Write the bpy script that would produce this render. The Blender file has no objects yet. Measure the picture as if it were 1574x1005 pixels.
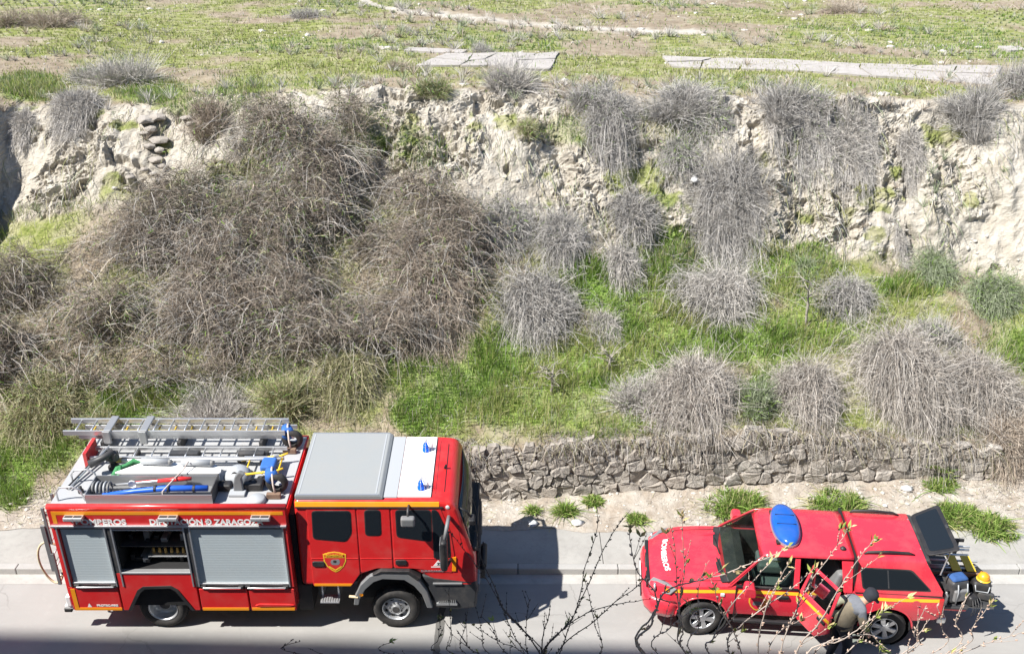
import bpy, bmesh, math, random
import numpy as np
from mathutils import Vector, Matrix, Euler, Quaternion

R = math.radians
S = bpy.context.scene
COL = S.collection

# ------------------------------------------------------------------ camera, sky, sun, exposure
CAM_H, PITCH, FPX = 13.0, R(25.0), 1600.0            # focal length in pixels of the 1574 px wide photograph
cam = bpy.data.cameras.new('camera')
cam.sensor_width = 36.0
cam.lens = FPX / 1574.0 * 36.0
cam.clip_start = 0.1
cam.clip_end = 2000
cam_o = bpy.data.objects.new('camera', cam)
cam_o.location = (0, 0, CAM_H)
cam_o.rotation_euler = (R(90) - PITCH, 0, 0)
COL.objects.link(cam_o)
S.camera = cam_o

SUN_TRAVEL = Vector((1.87, 1.0, -2.64)).normalized()
world = bpy.data.worlds.new('World')
S.world = world
world.use_nodes = True
wn = world.node_tree
sky = wn.nodes.new('ShaderNodeTexSky')
sky.sky_type = 'NISHITA'
sky.sun_disc = False
sky.sun_elevation = R(51.2)
sky.sun_rotation = R(241.9)
sky.air_density = 1.0
sky.dust_density = 0.2
sky.ozone_density = 4.0
wn.links.new(sky.outputs[0], wn.nodes['Background'].inputs[0])
wn.nodes['Background'].inputs[1].default_value = 0.075

sun = bpy.data.lights.new('sun', 'SUN')
sun.energy = 5.0
sun.angle = R(0.53)
sun.color = (1.0, 0.96, 0.90)
sun_o = bpy.data.objects.new('sun', sun)
sun_o.rotation_euler = SUN_TRAVEL.to_track_quat('-Z', 'Y').to_euler()
sun_o.location = (-20, -10, 40)
COL.objects.link(sun_o)

S.view_settings.view_transform = 'Standard'
S.view_settings.look = 'None'
S.view_settings.exposure = 0.92
S.view_settings.gamma = 1.0
S.cycles.max_bounces = 6
S.cycles.diffuse_bounces = 3
S.cycles.glossy_bounces = 3
S.cycles.transmission_bounces = 4

# ------------------------------------------------------------------ helpers: objects and tags
def tag(o, label=None, cat=None, group=None, kind=None):
    if label: o['label'] = label
    if cat: o['category'] = cat
    if group: o['group'] = group
    if kind: o['kind'] = kind
    return o

def empty(name, loc=(0, 0, 0), rot=(0, 0, 0), label=None, cat=None, group=None, parent=None):
    o = bpy.data.objects.new(name, None)
    o.empty_display_size = 0.2
    o.location = loc
    o.rotation_euler = rot
    COL.objects.link(o)
    if parent: o.parent = parent
    return tag(o, label, cat, group)

def link(name, me, mat=None, parent=None, smooth=False, bevel=0, seg=2):
    if mat is not None:
        for m in (mat if isinstance(mat, (list, tuple)) else [mat]):
            me.materials.append(m)
    o = bpy.data.objects.new(name, me)
    COL.objects.link(o)
    if parent: o.parent = parent
    if smooth and len(me.polygons):
        me.polygons.foreach_set('use_smooth', np.ones(len(me.polygons), bool))
    if bevel:
        b = o.modifiers.new('bevel', 'BEVEL')
        b.width = bevel; b.segments = seg; b.limit_method = 'ANGLE'; b.angle_limit = R(35)
        b.harden_normals = False
    return o

def np_mesh(name, V, Q, cols=None):
    """numpy verts (n,3) and quads/tris (m,k) to a mesh; cols (n,3) becomes the point colour attribute 'col'"""
    me = bpy.data.meshes.new(name)
    V = np.ascontiguousarray(V, np.float32); Q = np.ascontiguousarray(Q, np.int32)
    me.vertices.add(len(V)); me.vertices.foreach_set('co', V.ravel())
    k = Q.shape[1]
    me.loops.add(Q.size); me.loops.foreach_set('vertex_index', Q.ravel())
    me.polygons.add(len(Q))
    me.polygons.foreach_set('loop_start', np.arange(0, Q.size, k, dtype=np.int32))
    me.polygons.foreach_set('loop_total', np.full(len(Q), k, np.int32))
    me.update(calc_edges=True)
    if cols is not None:
        a = me.attributes.new('col', 'FLOAT_COLOR', 'POINT')
        c = np.ones((len(V), 4), np.float32); c[:, :3] = cols
        a.data.foreach_set('color', c.ravel())
    return me

class MB:
    """collects boxes, prisms, tubes, lathes into one mesh"""
    def __init__(s): s.v = []; s.f = []; s.m = []
    def add(s, V, F, mi=0):
        n = len(s.v); s.v += [tuple(p) for p in V]
        s.f += [tuple(i + n for i in f) for f in F]; s.m += [mi] * len(F)
        return s
    def box(s, x0, x1, y0, y1, z0, z1, mi=0, M=None):
        V = [Vector((x, y, z)) for z in (z0, z1) for y in (y0, y1) for x in (x0, x1)]
        if M is not None: V = [M @ v for v in V]
        return s.add(V, [(0, 2, 3, 1), (4, 5, 7, 6), (0, 1, 5, 4), (2, 6, 7, 3), (0, 4, 6, 2), (1, 3, 7, 5)], mi)
    def hexa(s, V, mi=0):   # 8 corners ordered as box
        return s.add(V, [(0, 2, 3, 1), (4, 5, 7, 6), (0, 1, 5, 4), (2, 6, 7, 3), (0, 4, 6, 2), (1, 3, 7, 5)], mi)
    def prism(s, poly, a, b, axis='y', mi=0):
        """polygon (list of 2d) extruded between a and b along axis; y: (x,z)  z: (x,y)  x: (y,z)"""
        def P(p, t):
            return {'y': (p[0], t, p[1]), 'z': (p[0], p[1], t), 'x': (t, p[0], p[1])}[axis]
        n = len(poly)
        V = [P(p, a) for p in poly] + [P(p, b) for p in poly]
        F = [tuple(range(n)), tuple(range(2 * n - 1, n - 1, -1))]
        F += [(i, i + n, (i + 1) % n + n, (i + 1) % n) for i in range(n)]
        return s.add(V, F, mi)
    def tube(s, pts, r, n=8, mi=0, cap=True, closed=False):
        pts = [Vector(p) for p in pts]; k = len(pts)
        rs = r if isinstance(r, (list, tuple)) else [r] * k
        V = []; prev = None
        for i, p in enumerate(pts):
            if closed: t = pts[(i + 1) % k] - pts[i - 1]
            else: t = pts[min(i + 1, k - 1)] - pts[max(i - 1, 0)]
            if t.length < 1e-9: t = Vector((0, 0, 1))
            t.normalize()
            if prev is None:
                a = t.cross(Vector((0, 0, 1)))
                if a.length < 1e-3: a = t.cross(Vector((0, 1, 0)))
                a.normalize()
            else:
                a = prev - t * prev.dot(t)
                if a.length < 1e-6: a = t.orthogonal()
                a.normalize()
            prev = a; b = t.cross(a)
            V += [p + (a * math.cos(2 * math.pi * j / n) + b * math.sin(2 * math.pi * j / n)) * rs[i] for j in range(n)]
        F = []
        for i in range(k if closed else k - 1):
            i2 = (i + 1) % k
            F += [(i * n + j, i * n + (j + 1) % n, i2 * n + (j + 1) % n, i2 * n + j) for j in range(n)]
        if cap and not closed:
            F += [tuple(range(n - 1, -1, -1)), tuple(range((k - 1) * n, k * n))]
        return s.add(V, F, mi)
    def lathe(s, prof, c=(0, 0, 0), axis='y', n=28, mi=0, a0=0, a1=2 * math.pi):
        """prof: list of (radius, offset along axis)"""
        full = abs(a1 - a0 - 2 * math.pi) < 1e-6; k = len(prof); m = n if full else n + 1
        V = []
        for j in range(m):
            a = a0 + (a1 - a0) * j / n; ca, sa = math.cos(a), math.sin(a)
            for r, t in prof:
                q = {'y': (r * ca, t, r * sa), 'z': (r * ca, r * sa, t), 'x': (t, r * ca, r * sa)}[axis]
                V.append((c[0] + q[0], c[1] + q[1], c[2] + q[2]))
        F = []
        for j in range(n):
            j2 = (j + 1) % m
            F += [(j * k + i, j * k + i + 1, j2 * k + i + 1, j2 * k + i) for i in range(k - 1)]
        return s.add(V, F, mi)
    def build(s, name, mat, parent=None, smooth=False, bevel=0, seg=2, M=None):
        me = bpy.data.meshes.new(name)
        V = s.v if M is None else [tuple(M @ Vector(v)) for v in s.v]
        me.from_pydata(V, [], s.f)
        if any(s.m): me.polygons.foreach_set('material_index', s.m)
        bm = bmesh.new(); bm.from_mesh(me)
        bmesh.ops.recalc_face_normals(bm, faces=bm.faces); bm.to_mesh(me); bm.free()
        return link(name, me, mat, parent, smooth, bevel, seg)

def copy_tree(o, parent=None):
    c = o.copy(); COL.objects.link(c); c.parent = parent
    for ch in list(o.children): copy_tree(ch, c)
    return c

# ------------------------------------------------------------------ materials
def nt(name):
    m = bpy.data.materials.new(name); m.use_nodes = True
    t = m.node_tree; b = t.nodes['Principled BSDF']
    return m, t, b
def N(t, kind, **kw):
    n = t.nodes.new(kind)
    for k, v in kw.items():
        if k in n.inputs.keys(): n.inputs[k].default_value = v
        else: setattr(n, k, v)
    return n
def ramp(t, src, stops):
    r = t.nodes.new('ShaderNodeValToRGB'); e = r.color_ramp.elements
    while len(e) < len(stops): e.new(0.5)
    for i, (p, c) in enumerate(stops):
        e[i].position = p; e[i].color = (c[0], c[1], c[2], 1) if isinstance(c, (tuple, list)) else (c, c, c, 1)
    t.links.new(src, r.inputs[0]); return r.outputs[0]
def mixc(t, f, a, b, mode='MIX'):
    m = t.nodes.new('ShaderNodeMix'); m.data_type = 'RGBA'; m.blend_type = mode
    for s_, i in ((f, 0), (a, 6), (b, 7)):
        if hasattr(s_, 'is_output'): t.links.new(s_, m.inputs[i])
        elif i == 0: m.inputs[0].default_value = s_
        else: m.inputs[i].default_value = (s_[0], s_[1], s_[2], 1)
    return m.outputs[2]
def noise(t, scale, detail=4, rough=0.55, coord=None, dist=0.0):
    n = N(t, 'ShaderNodeTexNoise', Scale=scale, Detail=detail, Roughness=rough, Distortion=dist)
    if coord is None:
        tc = t.nodes.new('ShaderNodeTexCoord'); coord = tc.outputs['Object']
    t.links.new(coord, n.inputs['Vector']); return n.outputs['Fac']
def bump(t, b, h, strength=0.4, dist=0.02):
    n = N(t, 'ShaderNodeBump', Strength=strength, Distance=dist)
    t.links.new(h, n.inputs['Height']); t.links.new(n.outputs[0], b.inputs['Normal'])

def paint(name, c, rough=0.35, metal=0.0, coat=0.0, dirt=0.25, dcol=(0.35, 0.30, 0.25), scale=3.0):
    """painted or plain surface with faint dust and uneven gloss"""
    m, t, b = nt(name)
    n1 = noise(t, scale, 6, 0.65)
    f = ramp(t, n1, [(0.45, 0.0), (0.8, dirt)])
    col = mixc(t, f, c, dcol)
    n2 = noise(t, 40 * scale / 3, 3)
    col = mixc(t, 0.10, col, mixc(t, n2, (c[0] * .6, c[1] * .6, c[2] * .6), (min(1, c[0] * 1.3), min(1, c[1] * 1.3), min(1, c[2] * 1.3))))
    t.links.new(col, b.inputs['Base Color'])
    rr = N(t, 'ShaderNodeMapRange'); t.links.new(n1, rr.inputs[0])
    rr.inputs[3].default_value = rough * 0.8; rr.inputs[4].default_value = min(1, rough * 1.3)
    t.links.new(rr.outputs[0], b.inputs['Roughness'])
    b.inputs['Metallic'].default_value = metal
    b.inputs['Coat Weight'].default_value = coat; b.inputs['Coat Roughness'].default_value = 0.08
    return m
def plain(name, c, rough=0.6, metal=0.0, bmp=0.0, bscale=60):
    m, t, b = nt(name)
    n1 = noise(t, 18, 4)
    col = mixc(t, n1, tuple(x * .75 for x in c), tuple(min(1, x * 1.2) for x in c))
    t.links.new(col, b.inputs['Base Color'])
    b.inputs['Roughness'].default_value = rough; b.inputs['Metallic'].default_value = metal
    if bmp: bump(t, b, noise(t, bscale, 3), bmp, 0.01)
    return m
def glassy(name, c=(0.012, 0.016, 0.02), rough=0.04):
    m, t, b = nt(name)
    b.inputs['Base Color'].default_value = (*c, 1); b.inputs['Roughness'].default_value = rough
    b.inputs['Specular IOR Level'].default_value = 0.5
    return m
def attr_leaf(name, trans=0.25, rough=0.75):
    m, t, b = nt(name)
    a = N(t, 'ShaderNodeAttribute', attribute_name='col')
    t.links.new(a.outputs['Color'], b.inputs['Base Color'])
    b.inputs['Roughness'].default_value = rough
    b.inputs['Specular IOR Level'].default_value = 0.25
    if trans:
        tr = N(t, 'ShaderNodeBsdfTranslucent'); t.links.new(a.outputs['Color'], tr.inputs[0])
        mx = N(t, 'ShaderNodeMixShader'); mx.inputs[0].default_value = trans
        t.links.new(b.outputs[0], mx.inputs[1]); t.links.new(tr.outputs[0], mx.inputs[2])
        t.links.new(mx.outputs[0], t.nodes['Material Output'].inputs[0])
    return m

M = {}
M['twig'] = attr_leaf('dry_twig', 0.0, 0.8)
M['grass'] = attr_leaf('grass_blade', 0.3, 0.6)

# ------------------------------------------------------------------ numpy noise
def _h(ix, iy, seed):
    n = (ix.astype(np.int64) * 374761393 + iy.astype(np.int64) * 668265263 + seed * 1274126177) & 0xffffffff
    n = ((n ^ (n >> 13)) * 1103515245) & 0xffffffff
    n = ((n ^ (n >> 16)) * 2246822519) & 0xffffffff
    return ((n ^ (n >> 15)) & 0xffffff) / float(0xffffff)
def vn(x, y, seed=0):
    ix = np.floor(x); iy = np.floor(y); fx = x - ix; fy = y - iy
    fx = fx * fx * (3 - 2 * fx); fy = fy * fy * (3 - 2 * fy)
    a = _h(ix, iy, seed); b = _h(ix + 1, iy, seed); c = _h(ix, iy + 1, seed); d = _h(ix + 1, iy + 1, seed)
    return (a * (1 - fx) + b * fx) * (1 - fy) + (c * (1 - fx) + d * fx) * fy
def fbm(x, y, oct=4, seed=0, gain=0.5):
    s = 0; a = 1; tot = 0
    for i in range(oct):
        s = s + a * vn(x * 2 ** i + 17.3 * i, y * 2 ** i - 9.1 * i, seed + i); tot += a; a *= gain
    return s / tot
def worley(x, y, seed=0):
    ix = np.floor(x); iy = np.floor(y); d1 = np.full(x.shape, 9.0)
    for dx in (-1, 0, 1):
        for dy in (-1, 0, 1):
            cx = ix + dx; cy = iy + dy
            px = cx + _h(cx, cy, seed); py = cy + _h(cx, cy, seed + 7)
            d1 = np.minimum(d1, (px - x) ** 2 + (py - y) ** 2)
    return np.sqrt(d1)
def blocks(x, y, seed=0):
    """random height per Voronoi cell: angular clods"""
    ix = np.floor(x); iy = np.floor(y); d1 = np.full(x.shape, 9.0); v = np.zeros(x.shape)
    for dx in (-1, 0, 1):
        for dy in (-1, 0, 1):
            cx = ix + dx; cy = iy + dy
            px = cx + _h(cx, cy, seed); py = cy + _h(cx, cy, seed + 7)
            tx = _h(cx, cy, seed + 3) - .5; ty = _h(cx, cy, seed + 5) - .5
            d = (px - x) ** 2 + (py - y) ** 2; m = d < d1
            v = np.where(m, _h(cx, cy, seed + 11) - .5 + 1.1 * (tx * (x - px) + ty * (y - py)), v); d1 = np.minimum(d, d1)
    return v
def sstep(a, b, x):
    t = np.clip((x - a) / (b - a), 0, 1); return t * t * (3 - 2 * t)

# ------------------------------------------------------------------ the bank: one sheet from the pavement edge up the wall, terrace, cliff and over the field
_f = np.array([0, math.cos(PITCH), -math.sin(PITCH)]); _u = np.array([0, math.sin(PITCH), math.cos(PITCH)])
def zz(y, Y): return CAM_H - Y * math.tan(PITCH + math.atan((y - 502.5) / FPX))
def project(P):
    w = P - np.array([0, 0, CAM_H]); d = w @ _f
    return 787 + FPX * w[..., 0] / d, 502.5 - FPX * (w @ _u) / d, d
def at_plane(x, y, Y):
    d = _f * FPX + np.array([1., 0, 0]) * (x - 787) + _u * (502.5 - y)
    return Vector(d * (Y / d[1])) + Vector((0, 0, CAM_H))

YW = ([-5, -1, 2, 5, 8, 11], [18.55, 18.62, 18.8, 19.0, 19.1, 19.2])     # wall line
ZB = ([-5, -1, 1.5, 4.9, 8, 11], [.20, .21, .30, .45, .48, .46])         # wall foot
ZT = ([-5, -1, .2, 1.5, 3.2, 4.9, 7, 9.5, 11], [1.35, 1.43, 1.50, 1.60, 1.62, 1.74, 1.55, 1.32, 1.05])   # wall top
#        X       k1            k2            k3            k4                  k6
KN = [(-150, (18.7, .40), (19.3, .80), (21.3, 2.2), (24.3, 4.3), (27.2, 6.7)),
      (-15.2, (18.7, .40), (19.3, .80), (20.8, 2.1), (22.6, 3.8), (24.9, 6.6)),
      (-13.7, (18.7, .40), (19.3, .80), (20.8, 2.1), (22.9, 3.9), (25.3, 6.7)),
      (-13.1, (18.7, .40), (19.3, .80), (21.4, 2.3), (25.2, 4.2), (27.5, 6.7)),
      (-12.2, (18.7, .40), (19.2, .78), (21.4, 2.4), (24.9, 4.5), (27.2, 6.66)),
      (-10, (18.7, .40), (19.2, .75), (21.4, 2.5), (24.6, 5.0), (26.9, 6.7)),
      (-6, (18.6, .35), (19.0, .75), (21.5, 2.6), (24.9, 5.4), (26.8, 7.1)),
      (-5, None, None, (21.5, 2.6), (24.9, 5.5), (26.8, 7.15)),
      (-3, None, None, (21.6, 2.55), (24.7, 5.0), (26.9, 7.2)),
      (0, None, None, (21.7, 2.4), (24.4, 4.7), (27.0, 7.12)),
      (2.2, None, None, (21.8, 2.35), (23.9, 4.2), (27.0, 6.97)),
      (5, None, None, (21.8, 2.35), (24.2, 3.45), (27.0, 6.88)),
      (8, None, None, (21.8, 2.35), (24.6, 3.7), (27.1, 6.88)),
      (11, (19.2, .46), (19.3, 1.05), (21.8, 2.2), (24.4, 3.2), (27.2, 6.75)),
      (12, (18.9, .42), (19.5, .95), (21.8, 2.1), (24.4, 3.1), (27.2, 6.72)),
      (14.5, (18.8, .40), (19.5, .90), (21.8, 2.1), (24.4, 3.0), (27.2, 6.66)),
      (150, (18.7, .40), (19.5, .90), (21.8, 2.1), (24.4, 3.0), (27.2, 6.66))]
kx = []; ky = []; kz = []
for X, a, b, c, d, e in KN:
    if a is None:
        yw = np.interp(X, *YW); a = (yw + .01, float(np.interp(X, *ZB)) - .03); b = (yw + .09, float(np.interp(X, *ZT)) - .06)
    kx.append(X)
    m = ((d[0] + e[0]) / 2 - .15, (d[1] + e[1]) / 2 + .05)
    ky.append([17.74, a[0], b[0], c[0], d[0], m[0], e[0], e[0] + 2.2, 48, 320])
    kz.append([.125, a[1], b[1], c[1], d[1], m[1], e[1], e[1] * .5 + 3.52, 7.02, 7.6])
kx = np.array(kx); ky = np.array(ky); kz = np.array(kz)
# dense columns where the wall runs so that its foot and top follow the tables
def knots(X):
    Y = np.stack([np.interp(X, kx, ky[:, k]) for k in range(ky.shape[1])], -1)
    Z = np.stack([np.interp(X, kx, kz[:, k]) for k in range(ky.shape[1])], -1)
    inw = sstep(-5.6, -5.0, X) * (1 - sstep(11.0, 11.6, X))
    yw = np.interp(X, *YW)
    Y[:, 1] += inw * (yw + .01 - Y[:, 1]); Y[:, 2] += inw * (yw + .09 - Y[:, 2])
    Y[:, 0] += (fbm(X * 1.3, X * 0 + 7, 4, 44) - .62) * .34; Z[:, 0] = .143
    Z[:, 1] += inw * (np.interp(X, *ZB) - .03 - Z[:, 1]); Z[:, 2] += inw * (np.interp(X, *ZT) - .06 - Z[:, 2])
    w = (fbm(X * .45, X * 0, 3, 5) - .5) * 1.3 * (np.abs(X) < 40)        # the cliff line wanders
    Y[:, 4] += w * .7; Y[:, 5] += w + (fbm(X * 1.1, X * 0 + 3, 3, 8) - .5) * .8 * (np.abs(X) < 40); Y[:, 6] += w * .6
    return Y, Z
def hgt(X, Y):
    X = np.asarray(X, float); Y = np.asarray(Y, float); sh = X.shape; X = X.ravel(); Y = Y.ravel()
    ks, zs = knots(X); out = zs[:, 0].copy()
    for k in range(ks.shape[1] - 1):
        t = (Y - ks[:, k]) / np.maximum(ks[:, k + 1] - ks[:, k], 1e-6); m = t >= 0
        out[m] = (zs[:, k] + np.clip(t, 0, 1) * (zs[:, k + 1] - zs[:, k]))[m]
    return out.reshape(sh)

gx = np.concatenate([np.linspace(-150, -40, 10)[:-1], np.arange(-40, -17, .3), np.arange(-17, 17.01, .046), np.arange(17.3, 40, .3), np.linspace(40, 150, 10)])
seg_n = [14, 8, 36, 40, 54, 54, 26, 52, 8]
GYk, GZk = knots(gx)
rows_v = []
for k, n in enumerate(seg_n):
    for j in range(n): rows_v.append(k + j / n)
rows_v.append(len(seg_n)); rows_v = np.array(rows_v)
kk = np.minimum(rows_v.astype(int), len(seg_n) - 1); ft = rows_v - kk
ft = np.where(kk == 7, ft ** 1.5, ft)
ft = np.where(kk == 8, ft ** 2.2, ft)
GX = np.repeat(gx[None, :], len(rows_v), 0)
GY = GYk[:, kk].T * (1 - ft[:, None]) + GYk[:, kk + 1].T * ft[:, None]
GZ = GZk[:, kk].T * (1 - ft[:, None]) + GZk[:, kk + 1].T * ft[:, None]
# round off the knees of the profile (not the wall)
for _ in range(10):
    sm = GZ.copy(); sm[1:-1] = (GZ[:-2] + 2 * GZ[1:-1] + GZ[2:]) / 4
    sy = GY.copy(); sy[1:-1] = (GY[:-2] + 2 * GY[1:-1] + GY[2:]) / 4
    w = ((rows_v > 3.4) & (rows_v < 7.6))[:, None]
    GZ = np.where(w, sm, GZ); GY = np.where(w, sy, GY)
rv = rows_v[:, None] + 0 * GX
near = 1 - sstep(28., 40., np.abs(GX))
cliff = sstep(3.75, 4.15, rv) * (1 - sstep(6.0, 6.25, rv)) * near
arc = np.cumsum(np.sqrt(np.diff(GY, axis=0, prepend=GY[:1]) ** 2 + np.diff(GZ, axis=0, prepend=GZ[:1]) ** 2), axis=0)
big = fbm(GX * .8, arc * .8, 4, 11) - .5
mid = np.abs(fbm(GX * 1.7 + big * 1.5, arc * 1.5, 4, 21) - .5) * 2
soft = sstep(.36, .46, fbm(GX * .45, arc * .4, 3, 77))        # smooth washed earth here, broken clods there
wx = GX + (fbm(GX * 2.2, arc * 2.2, 3, 14) - .5) * .5; wy = arc + (fbm(GX * 2.2, arc * 2.2, 3, 15) - .5) * .5
c1 = blocks(wx * 1.7, wy * 2.3, 3); c2 = blocks(wx * 4.2, wy * 5.0, 4); c3 = blocks(wx * 9.5, wy * 11, 6)
rill = np.abs(fbm(GX * 3.4 + big * 2, arc * .55, 4, 16) - .5) * 2
fine_ = fbm(GX * 4.5, arc * 4.5, 5, 17, .62) - .5
hard = 1 - soft
disp = cliff * (big * .55 + (.4 - mid) * .10 + c1 * .17 * hard + c2 * (.012 + .10 * hard) + c3 * (.012 + .055 * hard) + fine_ * (.10 + .06 * hard) + (rill - .4) * .07)
# deep clefts
cl = sstep(.66, .74, fbm(GX * 1.3 + 5, arc * 1.0, 4, 55)) * cliff
disp -= cl * .20
soil = (fbm(GX * 1.2, GY * 1.2, 4, 31) - .5) * .16 + (fbm(GX * 6, GY * 6, 3, 41) - .5) * .07
soil = soil * (1 - cliff) * sstep(0.0, .4, rv)
soil = np.where((rv > .95) & (rv < 2.1), 0, soil)
soil = np.where(rv > 6.9, soil * .8 + (fbm(GX * .35, GY * .35, 3, 61) - .5) * .28 * sstep(6.9, 7.1, rv) * near, soil)
# the broken slabs lie on level ground
_q = project(np.stack([GX, GY, GZ], -1))
lev = sstep(590, 630, _q[0]) * (1 - sstep(870, 910, _q[0])) * sstep(66, 72, _q[1]) * (1 - sstep(106, 114, _q[1])) + sstep(985, 1020, _q[0]) * sstep(80, 86, _q[1]) * (1 - sstep(126, 136, _q[1]))
soil = soil * (1 - .93 * lev * (rv > 6.3))
# surface normal in the profile plane
dy = np.gradient(GY, axis=0); dz = np.gradient(GZ, axis=0); ln = np.sqrt(dy ** 2 + dz ** 2) + 1e-9
ny = -dz / ln; nz = dy / ln
GYd = GY + ny * disp; GZd = GZ + nz * disp + soil
GYd += cliff * 0; GXd = GX + cliff * (fbm(GX * 3, arc * 3, 3, 91) - .5) * .12
# colour weights of the ground itself: R green cover, G pale marl, B loose dirt
green = np.zeros_like(GX)
nlow = fbm(GX * .9, GY * .9, 4, 71)
terr = sstep(1.95, 2.1, rv) * (1 - sstep(3.85, 4.05, rv))
green += terr * np.clip(.35 + (nlow - .45) * 2.2, 0, 1)
fld = sstep(6.0, 6.5, rv)
green += fld * np.clip(.5 + (fbm(GX * .35, GY * .5, 5, 81) - .48) * 3.2, .08, 1)
green += cliff * sstep(.6, .72, fbm(GX * 1.1, arc * 1.4, 4, 99)) * .6
marl = cliff * (1 - .3 * fbm(GX * 2, arc * 2, 3, 12))
dirt = np.clip(1 - sstep(.9, 2.0, rv), 0, 1)
# the worn footpath over the field is bare pale earth
_pp = project(np.stack([GXd, GYd, GZd], -1))
pa = np.interp(_pp[0], [545, 590, 640, 720, 800, 880, 960, 1030, 1120], [-4, 12, 20, 27, 35, 42, 47, 49, 50])
pathm = (1 - sstep(2.0, 4.6, np.abs(_pp[1] - pa + (fbm(GX * .8, GY * 0, 3, 46) - .5) * 3))) * (rv > 6.9) * (_pp[0] > 540) * (1 - sstep(1060, 1120, _pp[0]))
green *= 1 - pathm; marl = np.maximum(marl, pathm)
ncol = len(gx); nrow = len(rows_v)
ii = np.arange(nrow * ncol).reshape(nrow, ncol)
Q = np.stack([ii[:-1, :-1], ii[:-1, 1:], ii[1:, 1:], ii[1:, :-1]], -1).reshape(-1, 4)
GV = np.stack([GXd, GYd, GZd], -1)
me = np_mesh('bank', GV.reshape(-1, 3), Q, np.stack([green, marl, dirt], -1).reshape(-1, 3))

m, t, b = nt('bank_earth')
a = N(t, 'ShaderNodeAttribute', attribute_name='col')
sp = N(t, 'ShaderNodeSeparateColor'); t.links.new(a.outputs['Color'], sp.inputs[0])
tc = t.nodes.new('ShaderNodeTexCoord').outputs['Object']
nA = noise(t, 2.2, 8, .6, tc); nB = noise(t, 14, 6, .65, tc); nC = noise(t, 55, 4, .6, tc)
earth = ramp(t, nA, [(.3, (.20, .155, .11)), (.55, (.30, .25, .185)), (.75, (.38, .33, .26))])
marlc = ramp(t, nA, [(.28, (.41, .375, .315)), (.5, (.51, .48, .42)), (.72, (.60, .575, .52))])
marlc = mixc(t, ramp(t, nB, [(.35, .45), (.6, 0.0)]), marlc, (.30, .265, .21))
dirtb = ramp(t, nA, [(.35, (.30, .235, .175)), (.5, (.40, .355, .30)), (.65, (.52, .49, .44))])
dirtc = ramp(t, nB, [(.3, (.27, .23, .185)), (.5, (.37, .33, .28)), (.7, (.47, .43, .38))])
dirtc = mixc(t, .5, dirtc, dirtb)
grn = ramp(t, nB, [(.3, (.10, .125, .03)), (.5, (.20, .23, .065)), (.7, (.31, .31, .13))])
straw = ramp(t, nC, [(.3, (.27, .25, .14)), (.7, (.46, .43, .30))])
grn = mixc(t, ramp(t, nA, [(.45, 0.0), (.62, .75)]), grn, straw)
la = N(t, 'ShaderNodeAttribute', attribute_name='lush')
fresh = ramp(t, nB, [(.3, (.09, .17, .025)), (.5, (.16, .27, .05)), (.7, (.26, .36, .09))])
lf = N(t, 'ShaderNodeMath', operation='MULTIPLY'); t.links.new(la.outputs['Fac'], lf.inputs[0]); lf.inputs[1].default_value = .85
grn = mixc(t, lf.outputs[0], grn, fresh)
c = mixc(t, sp.outputs[1], earth, marlc)
c = mixc(t, sp.outputs[2], c, dirtc)
gf = N(t, 'ShaderNodeMath', operation='MULTIPLY_ADD'); t.links.new(nC, gf.inputs[0]); gf.inputs[1].default_value = .9
gs = N(t, 'ShaderNodeMath', operation='SUBTRACT'); t.links.new(sp.outputs[0], gs.inputs[0]); gs.inputs[1].default_value = .45
t.links.new(gs.outputs[0], gf.inputs[2])
c = mixc(t, ramp(t, gf.outputs[0], [(.25, 0.0), (.6, 1.0)]), c, grn)
# scattered pale pebbles
vo = N(t, 'ShaderNodeTexVoronoi', Scale=9.0); t.links.new(tc, vo.inputs['Vector'])
peb = ramp(t, vo.outputs['Distance'], [(.10, 1.0), (.16, 0.0)])
pm = N(t, 'ShaderNodeMath', operation='MULTIPLY'); t.links.new(peb, pm.inputs[0])
t.links.new(ramp(t, noise(t, 1.1, 3, .5, tc), [(.5, 0.0), (.62, .8)]), pm.inputs[1])
c = mixc(t, pm.outputs[0], c, (.62, .60, .55))
t.links.new(c, b.inputs['Base Color']); b.inputs['Roughness'].default_value = .95
b.inputs['Specular IOR Level'].default_value = .15
hs = N(t, 'ShaderNodeMath', operation='ADD'); t.links.new(nB, hs.inputs[0])
h2 = N(t, 'ShaderNodeMath', operation='MULTIPLY'); t.links.new(nC, h2.inputs[0]); h2.inputs[1].default_value = .5
t.links.new(h2.outputs[0], hs.inputs[1])
bump(t, b, hs.outputs[0], .7, .05)
M['bank'] = m
bank = link('bank_terrain', me, m)
me.polygons.foreach_set('use_smooth', np.repeat((rows_v[:-1] < 3.6) | (rows_v[:-1] > 6.3), len(gx) - 1))
tag(bank, 'earth bank with pale eroded cliff rising to a grassy field', kind='structure')

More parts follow.
